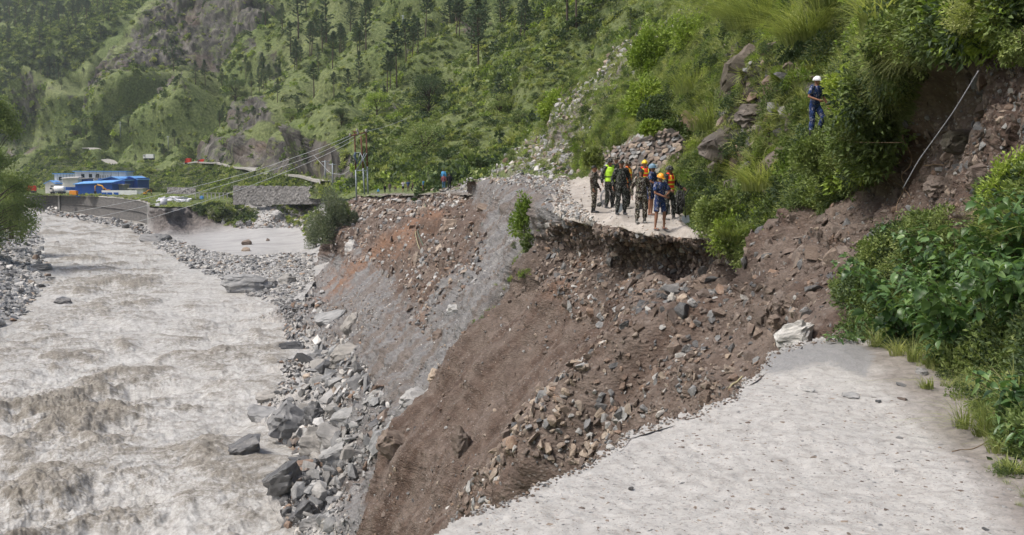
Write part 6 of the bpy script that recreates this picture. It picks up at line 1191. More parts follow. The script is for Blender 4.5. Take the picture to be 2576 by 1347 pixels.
# ------------------------------------------------------------------ power poles and wires
M['steel'] = flat('painted_steel', (0.24, 0.27, 0.29), .5, .3, .15, 8); M['rusty'] = flat('rusty_pole', (0.14, 0.06, 0.04), .8, 0, .4, 4); M['ceram'] = flat('insulator', (0.30, 0.27, 0.26), .3); M['wire'] = flat('aluminium_wire', (0.42, 0.44, 0.45), .5)
def tower():
    d = 168.0; B = at_d(908, 497, d); k = d/FPX; r = empty('power_pole_frame', B); tag(r, 'rusty power pole frame of three poles with pale steel braces', 'power pole'); f = lambda x, y, yy=0: np.array(at_d(x, y, d))-B+np.array([0, yy, 0])
    for (x0, y0, x1, y1, dy) in ((897, 495, 892, 334, 0), (912, 484, 902, 340, 2.5), (926, 482, 921, 332, 0)):
        p0, p1 = f(x0, y0, dy), f(x1, y1, dy); m = p0*.36+p1*.64; m = p0+(p1-p0)*.42; pl = tubes_part('pole', M['rusty'], [([m, p1], [.14, .12])], r); tubes_part('pole_sleeve', M['steel'], [([p0-[0, 0, 1], m], [.14, .13])], pl)
    for a, b in (((896, 385), (908, 385)), ((896, 429), (927, 430)), ((907, 385), (925, 428)), ((906, 386), (899, 415)), ((917, 386), (900, 427)), ((897, 428), (924, 386))): tubes_part('brace', M['steel'], [([f(*a, -.2), f(*b, -.2)], [.07, .07])], r, 6)
    for a, b in (((880, 343), (922, 333)), ((888, 331), (904, 333))): tubes_part('cross_arm', M['rusty'], [([f(*a, -.25), f(*b, -.25)], [.12, .12])], r, 6)
    for x, y in ((881, 340), (901, 335), (922, 329), (899, 328)): tubes_part('insulator', M['ceram'], [([f(x, y+5, -.3), f(x, y+2.5, -.3), f(x, y, -.3), f(x, y-3, -.3)], [.10, .24, .14, .2])], r, 8)
    tubes_part('cable_bundle', M['seam'], [([f(896, 384, -.4), f(893, 392, -.5), f(897, 404, -.4), f(898, 412, -.4)], [.2, .25, .12, .12])], r)
tower()
def wire(label, pts, rad=.035, mat='wire', name='power_wire', cat='wire', grp='power wires strung from the pole frame across the river'):
    P = np.array([at_d(x, y, d) for x, y, d in pts]); t = np.linspace(0, len(P)-1, 40); Q = np.stack([np.interp(t, range(len(P)), P[:, k]) for k in range(3)], 1)
    for _ in range(6): Q[1:-1] = Q[1:-1]*.5+(Q[:-2]+Q[2:])*.25
    tag(part(name, tube_data(name, M[mat], [(Q, [rad]*40)], 6)), label, cat, grp)
wire('uppermost of the three power wires over the river', [(881,342,168),(800,376,172),(640,431,178),(516,464,182),(330,508,188),(148,541,195),(0,558,200),(-60,563,202)])
wire('middle of the three power wires over the river', [(901,338,168),(800,390,172),(640,443,176),(516,480,180),(380,516,184),(240,548,188),(100,574,192),(-60,598,196)])
wire('lowest of the three power wires over the river', [(922,333,168),(830,388,168),(640,466,172),(500,512,175),(400,543,178),(333,562,180),(200,588,184),(0,612,190),(-60,618,192)])
wire('thin wire running from the pole frame up into the hillside', [(922,331,168),(960,322,175),(990,312,185),(1025,298,200)], .03)
wire('slack wire curving from the cliff to a small pole', [(790,392,230),(830,436,225),(862,440,222),(893,420,215)], .04)
for px, y0, y1, d, lab in [(708,186,134,470,'pale steel pole high on the slope above the pines'),(322,356,320,600,'pale pole in scrub above the upper road at far left'),(404,356,322,560,'pair of pale poles above the bend of the upper road'),(477,352,322,530,'pale pole over the cliff at the road bend'),(999,62,28,420,'distant pale pole among pines at top centre'),(818,456,404,238,'thin leaning pole beside the upper road, left one'),(838,468,412,232,'thin pole beside the upper road, right one')]:
    P = mtn_pt(px, y0); h = (y0-y1)*P[1]/FPX; r = empty('utility_pole', P); tag(r, lab, 'pole'); tubes_part('pole', M['steel'], [([(0, 0, -1), (0, 0, h)], [.22, .15])], r); tubes_part('cross_arm', M['steel'], [([(-.9, 0, h*.94), (.9, 0, h*.94)], [.1, .1])], r)
# ------------------------------------------------------------------ hose, rope and loose bits on the slide
M['hose_y'] = flat('pale_yellow_hose', (0.28, 0.25, 0.15), .6); M['hose_g'] = flat('green_hose', (0.10, 0.13, 0.09), .6); M['rope'] = flat('grey_rope', (0.24, 0.245, 0.26), .8, 0, .3, 40); M['root'] = flat('root', (0.20, 0.14, 0.09), .9, 0, .4, 10); M['splint'] = flat('split_wood', (0.42, 0.14, 0.05), .8, 0, .4, 6)
def laid(label, pts, rad, mat, name, cat, patch=NEAR, off=.15, grp=None):
    pts = np.array(pts, float); t = np.linspace(0, len(pts)-1, 50); x = np.interp(t, range(len(pts)), pts[:, 0]); y = np.interp(t, range(len(pts)), pts[:, 1]); P, N = patch.at(x, y); P = P-(P-EYE)/np.linalg.norm(P-EYE, axis=1)[:, None]*off
    for _ in range(8): P[1:-1] = P[1:-1]*.5+(P[:-2]+P[2:])*.25
    tag(part(name, tube_data(name, M[mat], [(P, np.linspace(rad, rad*(.5 if mat == 'root' else 1), 50))], 6)), label, cat, grp)
laid('pale yellow hose hanging down the brown face under the far road', [(1066,512),(1066,540),(1060,575),(1052,610),(1042,640)], .055, 'hose_y', 'hose', 'hose', off=.9)
laid('green hose twisted beside the yellow one on the brown face', [(1067,512),(1070,540),(1062,580),(1058,612),(1050,634)], .05, 'hose_g', 'hose', 'hose', off=.9)
wire('taut grey rope running down the dark scarp at right', [(2272,474,11.6),(2310,405,11.4),(2355,343,11.2),(2400,280,11.0),(2462,178,10.8)], .0065, 'rope', 'rope', 'rope', None)
laid('bare root sticking out of the scarp beside the rope', [(2262,408),(2290,404),(2330,395)], .012, 'root', 'root', 'root', off=.12)
laid('thin bare root hanging from the grass rim of the scarp', [(2245,340),(2235,400),(2215,450),(2200,500)], .012, 'root', 'root', 'root', off=.25)
laid('long thin root trailing across the upper scarp', [(2160,410),(2190,430),(2230,470)], .010, 'root', 'root', 'root', off=.25)
laid('splintered orange wood stuck in the dark scarp', [(2306,352),(2322,345),(2340,338)], .022, 'splint', 'driftwood', 'wood', off=.10)
laid('bare thin branch lying across the grass below the climber', [(2010,395),(2090,372),(2160,355),(2240,360)], .008, 'root', 'branch', 'branch', off=.7)
laid('pale thin stick lying in the rubble mid scar', [(1785,905),(1812,880),(1822,872)], .02, 'hose_y', 'stick', 'stick', off=.12)
laid('dry twig on the right side of the front road', [(2395,1138),(2420,1132),(2480,1118)], .004, 'root', 'twig', 'twig', FROAD, .01)
# upturned thin crust pieces and stones on the front road
for i, (px, py, w, h, m) in enumerate([(2140,1000,46,14,'r_pale'),(2030,985,40,12,'r_pale'),(2266,975,26,10,'r_grey'),(2270,1008,22,10,'r_brown'),(2210,1014,14,9,'r_dark'),(2262,1100,16,8,'r_grey'),(1588,1228,14,10,'r_dark'),(2320,950,30,26,'r_grey'),(2480,1340,16,8,'r_dark')]):
    boulder(['thin pale stone flake on the front road near its far end','whitish patch stone set in the road by the broken edge','flat grey stone lying near the verge plants','small brown chip lying below the flat grey stone','small dark stone in the middle of the far end of the road','small grey stone half way down the right of the road','round dark pebble in the left part of the front road','grey lump of rock at the verge under the leaves','dark pebble at the bottom right of the road'][i], px, py, w, h, m, i % 6, patch=FROAD, name='rock', cat='rock', sink=.3, deep=1.2 if h > 12 else 1.6)
# ------------------------------------------------------------------ people
def camo_mat(name, cols, sc=9):
    b = NB(name); v = b.pos(obj=True, scale=(1, 1, .7)); n1 = b.noise(v, sc, 3, .6, 1.6); off = b.n('Mapping'); off.inputs['Location'].default_value = (5, 3, 8); b.l(v, off.inputs[0]); n2 = b.noise(off.outputs[0], sc*1.2, 3, .6, 1.6)
    c = b.ramp(n1, [(0, cols[0]), (.47, cols[1]), (.56, cols[2])], 'CONSTANT'); c = b.mix(b.ramp(n2, [(0, 0), (.57, 1)], 'CONSTANT'), c, cols[3]); return b.done(c, .9, b.bump(b.noise(v, 22, 3), .3, .02), .1)
M['camo'] = camo_mat('woodland_camouflage', [(.018, .020, .018), (.060, .030, .024), (.085, .10, .06), (.44, .41, .36)], 15)
M['camo2'] = camo_mat('dark_camouflage', [(.014, .016, .016), (.030, .026, .022), (.045, .060, .045), (.20, .20, .19)], 15)
M['camob'] = camo_mat('blue_camouflage', [(.020, .035, .105), (.035, .065, .17), (.015, .022, .055), (.22, .22, .27)], 9)
M['skin'] = flat('skin', (0.27, 0.135, 0.085), .55, 0, .08, 9); M['hair'] = flat('black_hair', (0.012, 0.010, 0.009), .6); M['boot'] = flat('black_boot', (0.035, 0.036, 0.040), .4); M['boot2'] = flat('muddy_boot', (0.17, 0.165, 0.155), .8, 0, .4, 12)
M['neon'] = flat('neon_yellow_vest', (0.50, 0.86, 0.06), .6, 0, .08, 8); M['ored'] = flat('orange_red_vest', (0.86, 0.075, 0.03), .6, 0, .08, 8); M['oran'] = flat('orange_vest', (0.90, 0.20, 0.03), .6, 0, .08, 8); M['stripe'] = flat('yellow_stripe', (0.75, 0.72, 0.06), .5)
M['hard_y'] = flat('yellow_hard_hat', (0.80, 0.55, 0.02), .3, 0, .05, 3, .5); M['hard_o'] = flat('orange_hard_hat', (0.82, 0.34, 0.02), .3, 0, .05, 3, .5); M['hard_w'] = flat('white_hard_hat', (0.80, 0.80, 0.82), .3, 0, .05, 3, .5); M['hard_b'] = flat('blue_grey_helmet', (0.16, 0.27, 0.36), .5, 0, .35, 6)
M['strap'] = flat('black_strap', (0.02, 0.02, 0.02), .7); M['sandal'] = flat('striped_sandal', (0.10, 0.10, 0.11), .6, 0, .9, 60); M['tw'] = flat('white_shirt', (0.60, 0.60, 0.62), .8); M['tb'] = flat('light_blue_shirt', (0.09, 0.34, 0.62), .8); M['tn'] = flat('navy_shirt', (0.02, 0.045, 0.11), .8); M['tm'] = flat('maroon_check_shirt', (0.20, 0.07, 0.075), .8, 0, .3, 20); M['tk'] = flat('black_cloth', (0.013, 0.013, 0.017), .8); M['jean'] = flat('blue_jeans', (0.06, 0.13, 0.20), .8); M['khaki'] = flat('khaki_cloth', (0.12, 0.10, 0.07), .8)
def ring(bm, c, t, rx, ry, side, seg):
    t = t.normalized(); s = (side-t*side.dot(t)).normalized(); f = t.cross(s); return [bm.verts.new(c+s*rx*math.cos(a)+f*ry*math.sin(a)) for a in [i*2*math.pi/seg for i in range(seg)]]
def loft(bm, pts, rad, seg=12, side=Vector((1, 0, 0))):
    pts = [Vector(p) for p in pts]; R = []; n = len(pts)
    for i, p in enumerate(pts):
        t = pts[min(i+1, n-1)]-pts[max(i-1, 0)]; r = rad[i]; rx, ry = r if hasattr(r, '__len__') else (r, r); sd = side if abs(t.normalized().dot(side)) < .9 else Vector((0, 1, 0)); R.append(ring(bm, p, t, rx, ry, sd, seg))
    for a, b in zip(R[:-1], R[1:]):
        for i in range(seg): bm.faces.new((a[i], a[(i+1) % seg], b[(i+1) % seg], b[i]))
    bm.faces.new(R[0][::-1]); bm.faces.new(R[-1])
def ball(bm, c, s, seg=14, rot=None):
    r = bmesh.ops.create_uvsphere(bm, u_segments=seg, v_segments=max(6, seg*2//3), radius=1.0); m = Matrix.Translation(c) @ (rot.to_4x4() if rot else Matrix()) @ Matrix.Diagonal((*s, 1)); bmesh.ops.transform(bm, matrix=m, verts=r['verts']); return r['verts']
def remesh(name, bm, mat, vox, parent, wr=0, seed=0, extra=None):
    bmesh.ops.recalc_face_normals(bm, faces=bm.faces); me = bpy.data.meshes.new(name); bm.to_mesh(me); bm.free(); o = bpy.data.objects.new(name, me); COL.objects.link(o)
    md = o.modifiers.new('r', 'REMESH'); md.mode = 'VOXEL'; md.voxel_size = vox; sm = o.modifiers.new('s', 'SMOOTH'); sm.iterations = 3; sm.factor = .5
    dg = bpy.context.evaluated_depsgraph_get(); m2 = bpy.data.meshes.new_from_object(o.evaluated_get(dg)); bpy.data.objects.remove(o)
    n = len(m2.vertices); co = np.zeros(n*3, np.float32); m2.vertices.foreach_get('co', co); co = co.reshape(-1, 3)
    if wr: no = np.zeros(n*3, np.float32); m2.vertices.foreach_get('normal', no); co = co+no.reshape(-1, 3)*(fbm(co*np.array([1, 1, 1.6])+seed, .11, 3, .6, seed)*wr)[:, None]; m2.vertices.foreach_set('co', co.astype(np.float32).ravel())
    if extra is not None:
        b2 = bmesh.new(); b2.from_mesh(m2); t = bpy.data.meshes.new('t'); extra.to_mesh(t); b2.from_mesh(t); b2.to_mesh(m2); b2.free(); extra.free()
    m2.materials.clear(); m2.materials.append(mat); m2.polygons.foreach_set('use_smooth', np.ones(len(m2.polygons), bool)); m2.update(); return part(name, m2, parent)
def V3(*a): return Vector(a)
def mirror_x(p, s): return Vector((p[0]*s, p[1], p[2]))
# local frame: x to the figure's left hand when s = +1, -y is the way it faces
def person(label, foot, hgt, yaw, pose, wear, grp=None, q='hi', base=1.72):
    k = hgt/base; r = empty('person', foot, (0, 0, yaw), k); tag(r, label, 'person', grp); vox = .013 if q == 'hi' else .03; cv = .017 if q == 'hi' else .035
    P = dict(lean=V3(0, 0, 0), head=(0, 0), arms=[None, None], legs=[None, None], crouch=0); P.update(pose); L = P['lean']; cr = P['crouch']
    hipz = .92-cr; pel = V3(0, 0, hipz+.03); def_sh = 1.43-cr
    def up(z, f): return V3(L.x*f, L.y*f, z-cr)
    chest = up(1.28, .7); neck = up(1.475, 1.0); headc = up(1.60, 1.12)
    sh = [V3(s*.175, 0, 1.42-cr)+L*.95 for s in (1, -1)]; hip = [V3(s*.092, 0, hipz-.02) for s in (1, -1)]
    arms = []; legs = []
    for i, s in enumerate((1, -1)):
        a = P['arms'][i] or ((.265, .03, 1.13), (.275, -.05, .885)); e = mirror_x(Vector(a[0]), s)+L*.8-V3(0, 0, cr); w = mirror_x(Vector(a[1]), s)+L*.6-V3(0, 0, cr); arms.append((sh[i], e, w))
        g = P['legs'][i] or ((.10, -.02, .49), (.11, .01, .085)); legs.append((hip[i], mirror_x(Vector(g[0]), s), mirror_x(Vector(g[1]), s)))
    bm = bmesh.new(); hy, hx = P['head']; HR = Euler((hx, 0, hy)).to_matrix()
    loft(bm, [neck-V3(0, 0, .06), neck+V3(0, 0, .01), headc+V3(0, 0, -.04)], [.062, .056, .055]); ball(bm, headc, (.073, .092, .105)); ball(bm, headc+HR @ V3(0, -.030, -.055), (.052, .060, .058))
    ball(bm, headc+HR @ V3(0, -.094, -.012), (.014, .020, .022)); ball(bm, headc+HR @ V3(0, -.075, .022), (.05, .02, .012)); ball(bm, headc+HR @ V3(0, -.083, -.052), (.022, .012, .008))
    for s in (1, -1): ball(bm, headc+HR @ V3(s*.074, .004, -.005), (.012, .018, .030))
    loft(bm, [up(.90, 0), up(.98, .15), up(1.08, .35), chest, up(1.38, .9), up(1.45, 1)], [(.15, .10), (.155, .105), (.135, .095), (.16, .108), (.15, .09), (.07, .06)], 16)
    ex = bmesh.new()
    for i, (s, (S_, E, W)) in enumerate(zip((1, -1), arms)):
        ball(bm, S_, (.058, .058, .058)); loft(bm, [S_, S_.lerp(E, .5), E, E.lerp(W, .35), W], [.050, .045, .038, .038, .026]); d = (W-E).normalized(); inw = V3(-s, -.3, 0); inw = (inw-d*inw.dot(d)).normalized(); th = d.cross(inw)
        pc = W+d*.045; loft(bm, [W, pc, W+d*.085], [(.022, .020), (.020, .036), (.018, .038)], 10, inw)
        for f, ln in zip((-1.5, -.5, .5, 1.5), (.060, .072, .068, .052)):
            b0 = W+d*.082+th*f*.018; b1 = b0+d*ln*.5+inw*.008; b2 = b0+d*ln*.85+inw*.03; b3 = b2+inw*.016+d*.004; loft(ex, [b0-d*.015, b0, b1, b2, b3], [.0085, .0088, .0082, .0074, .005], 6)
        t0 = W+d*.03-th*.022; loft(ex, [t0, t0-th*.022+d*.022+inw*.008, t0-th*.028+d*.05+inw*.016], [.011, .010, .007], 6)
    for (H, K, A) in legs:
        loft(bm, [H+V3(0, 0, .03), H.lerp(K, .4), K, K.lerp(A, .3), K.lerp(A, .7), A], [.082, .078, .052, .055, .038, .034]); f = (A-K); fd = V3(0, -1, 0); fx = P.get('toe', 0)
        loft(bm, [A+V3(0, .04, -.045), A+V3(0, -.04, -.05), A+fd*.12+V3(0, 0, -.06), A+fd*.18+V3(0, 0, -.065)], [(.032, .032), (.036, .034), (.042, .024), (.030, .014)], 10)
    body = remesh('body', bm, M['skin'], vox, r, 0, 1, ex)
    if q == 'hi':
        for s in (1, -1): e = bmesh.new(); ball(e, headc+HR @ V3(s*.028, -.083, .008), (.010, .006, .006), 8); me = bpy.data.meshes.new('eye'); e.to_mesh(me); e.free(); me.materials.append(M['hair']); part('eye', me, body)
    # hair
    hb = bmesh.new(); vs_ = ball(hb, headc+HR @ V3(0, .012, .018), (.080, .094, .100), 14); 
    for v in [v for v in vs_ if (HR.inverted() @ (v.co-headc)).z < -.02 or ((HR.inverted() @ (v.co-headc)).y < -.05 and (HR.inverted() @ (v.co-headc)).z < .055)]: hb.verts.remove(v)
    me = bpy.data.meshes.new('hair'); hb.to_mesh(me); hb.free(); me.materials.append(M['hair']); me.polygons.foreach_set('use_smooth', np.ones(len(me.polygons), bool)); part('hair', me, body)
    def torso(b, g, z0=.86, z1=1.46): loft(b, [up(z0, 0), up(.98, .15), up(1.08, .35), chest, up(1.39, .92), up(z1, 1)], [(.165+g, .115+g), (.165+g, .118+g), (.152+g, .112+g), (.175+g, .122+g), (.160+g, .102+g), (.085+g, .075+g)], 16)
    # shirt or jacket
    top = wear['top']; slv = wear.get('sleeve', 'long'); b = bmesh.new(); torso(b, .008, wear.get('hem', .88 if wear.get('short') else .84))
    for i, (S_, E, W) in enumerate(arms):
        ball(b, S_+V3(0, 0, -.005), (.072, .070, .068)); g = .017
        if slv == 'long': loft(b, [S_, S_.lerp(E, .5), E, E.lerp(W, .5), W], [.050+g, .050+g, .045+g, .042+g, .033+g])
        else: loft(b, [S_, S_.lerp(E, .45), S_.lerp(E, .78)], [.052+g, .053+g, .052+g])
    j = remesh(wear.get('topname', 'jacket'), b, M[top], cv, r, .010, 5+len(label))
    # trousers or shorts
    b = bmesh.new(); loft(b, [V3(0, 0, hipz+.10), V3(0, 0, hipz+.0), V3(0, 0, hipz-.08)], [(.158, .112), (.172, .122), (.165, .115)], 16); sh_ = wear.get('short', False)
    for (H, K, A) in legs:
        if sh_: loft(b, [H+V3(0, 0, .02), H.lerp(K, .5), H.lerp(K, .86)], [.094, .092, .090])
        else: loft(b, [H+V3(0, 0, .02), H.lerp(K, .45), K, K.lerp(A, .4), K.lerp(A, .72), K.lerp(A, .84)], [.096, .094, .076, .078, .074, .056])
    remesh('shorts' if sh_ else 'trousers', b, M[wear['leg']], cv, r, .012, 9+len(label))
    for i, (H, K, A) in enumerate(legs):   # footwear, one each
        b = bmesh.new(); ft = wear.get('foot', 'boot')
        if wear.get('bare'): loft(b, [A+V3(0, .055, -.078), A+V3(0, -.04, -.078), A+V3(0, -.15, -.08), A+V3(0, -.205, -.08)], [(.040, .012), (.042, .012), (.050, .012), (.036, .010)], 10); loft(b, [A+V3(-.05, -.10, -.075), A+V3(-.02, -.10, -.03), A+V3(.02, -.10, -.03), A+V3(.05, -.10, -.075)], [.016]*4, 6)
        else:
            loft(b, [A+V3(0, .055, -.055), A+V3(0, -.04, -.05), A+V3(0, -.14, -.058), A+V3(0, -.195, -.066)], [(.044, .036), (.050, .042), (.054, .032), (.040, .020)], 12)
            if wear.get('high', True): loft(b, [A+V3(0, .012, -.05), A.lerp(K, .18), A.lerp(K, .42)], [.050, .052, .062])
        me = bpy.data.meshes.new('shoe'); bmesh.ops.recalc_face_normals(b, faces=b.faces); b.to_mesh(me); b.free(); me.materials.append(M[ft]); me.polygons.foreach_set('use_smooth', np.ones(len(me.polygons), bool)); part('sandal' if wear.get('bare') else 'boot' if wear.get('high', True) else 'shoe', me, r)
    if wear.get('vest'):
        vm, st, split = wear['vest']; b = bmesh.new(); torso(b, .024, .93, 1.44)
        for S_, s in ((arms[0][0], 1), (arms[1][0], -1)): loft(b, [S_+V3(-s*.10, 0, .045), S_+V3(-s*.02, 0, .03)], [(.075, .05), (.06, .05)])
        vv = remesh('vest', b, M[vm], cv, r, .006, 3)
        if st: 
            for z, g in ((1.00, .030), (1.14, .030), (1.27, .033)):
                f = (z-.9)/.55; b = bmesh.new(); w = np.interp(z, [.98, 1.08, 1.28, 1.39], [.165, .152, .175, .160])+g; dd = np.interp(z, [.98, 1.08, 1.28, 1.39], [.118, .112, .122, .102])+g; loft(b, [up(z-.022, f), up(z+.022, f)], [(w, dd), (w, dd)], 20); me = bpy.data.meshes.new('stripe'); b.to_mesh(me); b.free(); me.materials.append(M[st]); part('reflective_stripe', me, vv)
            for s in (1, -1):
                b = bmesh.new(); loft(b, [up(1.28, .8)+V3(s*.10, -.135, 0), up(1.40, .95)+V3(s*.10, -.115, .0), up(1.475, 1)+V3(s*.095, -.02, .0), up(1.40, .95)+V3(s*.10, .125, 0), up(1.28, .8)+V3(s*.10, .15, 0)], [(.022, .012)]*5, 6); me = bpy.data.meshes.new('stripe'); b.to_mesh(me); b.free(); me.materials.append(M[st]); part('reflective_stripe', me, vv)
        else: b = bmesh.new(); loft(b, [up(1.085, .35), up(1.115, .38)], [(.19, .15)]*2, 20); me = bpy.data.meshes.new('belt'); b.to_mesh(me); b.free(); me.materials.append(M['strap']); part('belt', me, vv)
    elif wear.get('belt', True) and slv == 'long': b = bmesh.new(); loft(b, [up(.965, .1), up(1.0, .14)], [(.185, .138)]*2, 20); me = bpy.data.meshes.new('belt'); b.to_mesh(me); b.free(); me.materials.append(M['strap']); part('belt', me, r)
    hat = wear.get('hat')
    if hat:
        kind, hm = hat; b = bmesh.new(); 
        if kind == 'cap':
            vs_ = ball(b, V3(0, .008, .035), (.086, .102, .085), 16); 
            for v in [v for v in vs_ if v.co.z < .02]: b.verts.remove(v)
            for v in b.verts:
                if v.co.z > .09: v.co.z = .09+(v.co.z-.09)*.4
            loft(b, [V3(0, -.07, .035), V3(0, -.13, .030), V3(0, -.165, .018)], [(.070, .006), (.062, .005), (.030, .004)], 12)
        else:
            big = 1.12 if kind == 'hard' else 1.18; vs_ = ball(b, V3(0, .008, .022), (.094*big, .113*big, .103*big), 20)
            for v in [v for v in vs_ if v.co.z < (.012 if kind == 'hard' else -.012)]: b.verts.remove(v)
            if kind == 'hard': loft(b, [V3(0, 0, .012), V3(0, 0, .024)], [(.116, .140)]*2, 24); loft(b, [V3(0, -.105, .022), V3(0, -.175, .012)], [(.080, .008), (.050, .006)], 12); loft(b, [V3(0, -.11, .08), V3(0, -.06, .133), V3(0, .04, .140), V3(0, .11, .09)], [(.016, .010)]*4, 8)
            else: loft(b, [V3(0, .0, -.012), V3(0, 0, .004)], [(.121, .146)]*2, 24); loft(b, [V3(0, -.12, .0), V3(0, -.165, -.010)], [(.085, .008), (.055, .006)], 12)
        bmesh.ops.recalc_face_normals(b, faces=b.faces); me = bpy.data.meshes.new('hat'); b.to_mesh(me); b.free(); me.materials.append(M[hm]); me.polygons.foreach_set('use_smooth', np.ones(len(me.polygons), bool))
        h = part('cap' if kind == 'cap' else 'helmet', me, body, headc+HR @ V3(0, 0, .0), Euler((hx, 0, hy))); 
        if kind != 'cap': b = bmesh.new(); loft(b, [headc+HR @ V3(.082, 0, .02), headc+HR @ V3(.06, -.03, -.08), headc+HR @ V3(0, -.05, -.125), headc+HR @ V3(-.06, -.03, -.08), headc+HR @ V3(-.082, 0, .02)], [.006]*5, 6); me = bpy.data.meshes.new('chin_strap'); b.to_mesh(me); b.free(); me.materials.append(M['strap']); part('chin_strap', me, body)
    return r
def gp(px, py, patch=NEAR): return patch.at(np.array([float(px)]), np.array([float(py)]))[0][0]
def stand(label, px, yfoot, ytop, yaw, pose, wear, patch=NEAR, grp=None, q='hi', base=1.74):
    f = gp(px, yfoot, patch); h = (yfoot-ytop)*f[1]/FPX; f = f+np.array([0, -1.0, .35]) if patch is STRIP else f; return person(label, f, h, math.radians(yaw), pose, wear, grp, q, base)
GS = None
std = [(.11, -.03, .49), (.13, .01, .085)]; stn = [(.10, .0, .49), (.11, .03, .085)]
stand('soldier in camouflage and cap standing apart at the left, turned right', 1494, 534, 414, 68, dict(head=(.25, -.05), legs=[stn, std], arms=[((.24, .02, 1.13), (.24, -.12, .90)), None]), dict(top='camo', leg='camo', foot='boot', hat=('cap', 'camo2')))
stand('smiling soldier in neon yellow vest and black and white striped helmet holding a rope coil', 1533, 524, 398, 20, dict(head=(.2, 0), arms=[((.27, .0, 1.14), (.30, -.10, .92)), ((.29, .02, 1.13), (.31, -.06, .90))]), dict(top='camo2', leg='camo2', vest=('neon', None, 0), hat=('helmet', 'helm_bw')) if 0 else dict(top='camo2', leg='camo2', vest=('neon', None, 0), hat=('helmet', 'camo2')))
stand('soldier in camouflage helmet mostly hidden behind the neon vested one', 1549, 517, 392, 15, dict(head=(.15, 0)), dict(top='camo2', leg='camo2', hat=('helmet', 'camo')))
stand('big soldier in dark camouflage and cap standing in the middle of the left group', 1562, 541, 403, 10, dict(head=(-.35, 0), legs=[std, std], arms=[((.28, .04, 1.13), (.29, -.02, .89)), ((.28, .04, 1.13), (.29, -.04, .89))]), dict(top='camo2', leg='camo2', foot='boot', hat=('cap', 'camo2')))
stand('soldier in orange vest with yellow stripes behind the big soldier, turned right', 1578, 526, 404, 65, dict(head=(.2, 0)), dict(top='camo2', leg='camo2', vest=('oran', 'stripe', 1), foot='boot2', hat=('helmet', 'camo')))
stand('soldier in camouflage and cap facing us with muddy boots', 1612, 562, 424, 6, dict(head=(-.1, 0), legs=[std, std], arms=[((.27, .03, 1.12), (.26, -.05, .87)), ((.29, .05, 1.12), (.30, -.02, .87))]), dict(top='camo', leg='camo', foot='boot2', hat=('cap', 'camo2')))
stand('man in yellow hard hat and orange vest seen from behind', 1620, 527, 404, 200, dict(head=(0, 0)), dict(top='camo2', leg='camo2', vest=('ored', 'stripe', 1), hat=('hard', 'hard_y')))
stand('man in blue camouflage shirt and shorts with a blue grey helmet looking right', 1636, 541, 412, 62, dict(head=(.1, -.05), lean=V3(0, -.05, 0), arms=[((.24, -.08, 1.14), (.12, -.26, 1.10)), ((.25, -.05, 1.14), (.16, -.24, 1.05))]), dict(top='camob', topname='shirt', sleeve='short', leg='camob', short=True, bare=True, foot='sandal', hat=('helmet', 'hard_b')))
stand('man in orange hard hat and blue camouflage shirt and shorts with crossed arms', 1659, 574, 433, 28, dict(head=(.15, .28), lean=V3(0, -.03, 0), arms=[((.27, -.10, 1.16), (.06, -.27, 1.08)), ((.26, -.08, 1.13), (.02, -.26, 1.02))], legs=[((.16, -.03, .49), (.20, .03, .085)), ((.14, -.03, .49), (.17, -.02, .085))]), dict(top='camob', topname='shirt', sleeve='short', leg='camob', short=True, bare=True, foot='sandal', hat=('hard', 'hard_o')))
stand('soldier in camouflage helmet and red vest with yellow stripes holding a pack at right', 1683, 553, 417, 48, dict(head=(.55, -.05), arms=[((.28, -.08, 1.14), (.36, -.26, 1.02)), ((.27, -.02, 1.13), (.26, -.2, .98))], legs=[((.16, -.05, .49), (.24, -.02, .085)), ((.12, .02, .49), (.15, .08, .085))]), dict(top='camo2', leg='camo2', vest=('ored', 'stripe', 1), foot='boot2', hat=('helmet', 'camo2')))
cl = gp(2040, 352)*.90+EYE*.10; clz = at_d(2047, 345, 19.6)
person('man in white hard hat and blue camouflage climbing through bushes on the hillside', clz, (345-196)*19.6/FPX, math.radians(30), dict(head=(.35, .12), lean=V3(0, -.06, 0), arms=[((.28, -.04, 1.12), (.30, -.18, .92)), ((.30, .0, 1.14), (.14, -.24, 1.04))], legs=[((.12, -.22, .55), (.12, -.08, .20)), None]), dict(top='camob', topname='shirt', sleeve='short', leg='camob', foot='boot', hat=('hard', 'hard_w')), None, 'hi', 1.74)
FG = 'onlookers far away on the road beyond the slide'
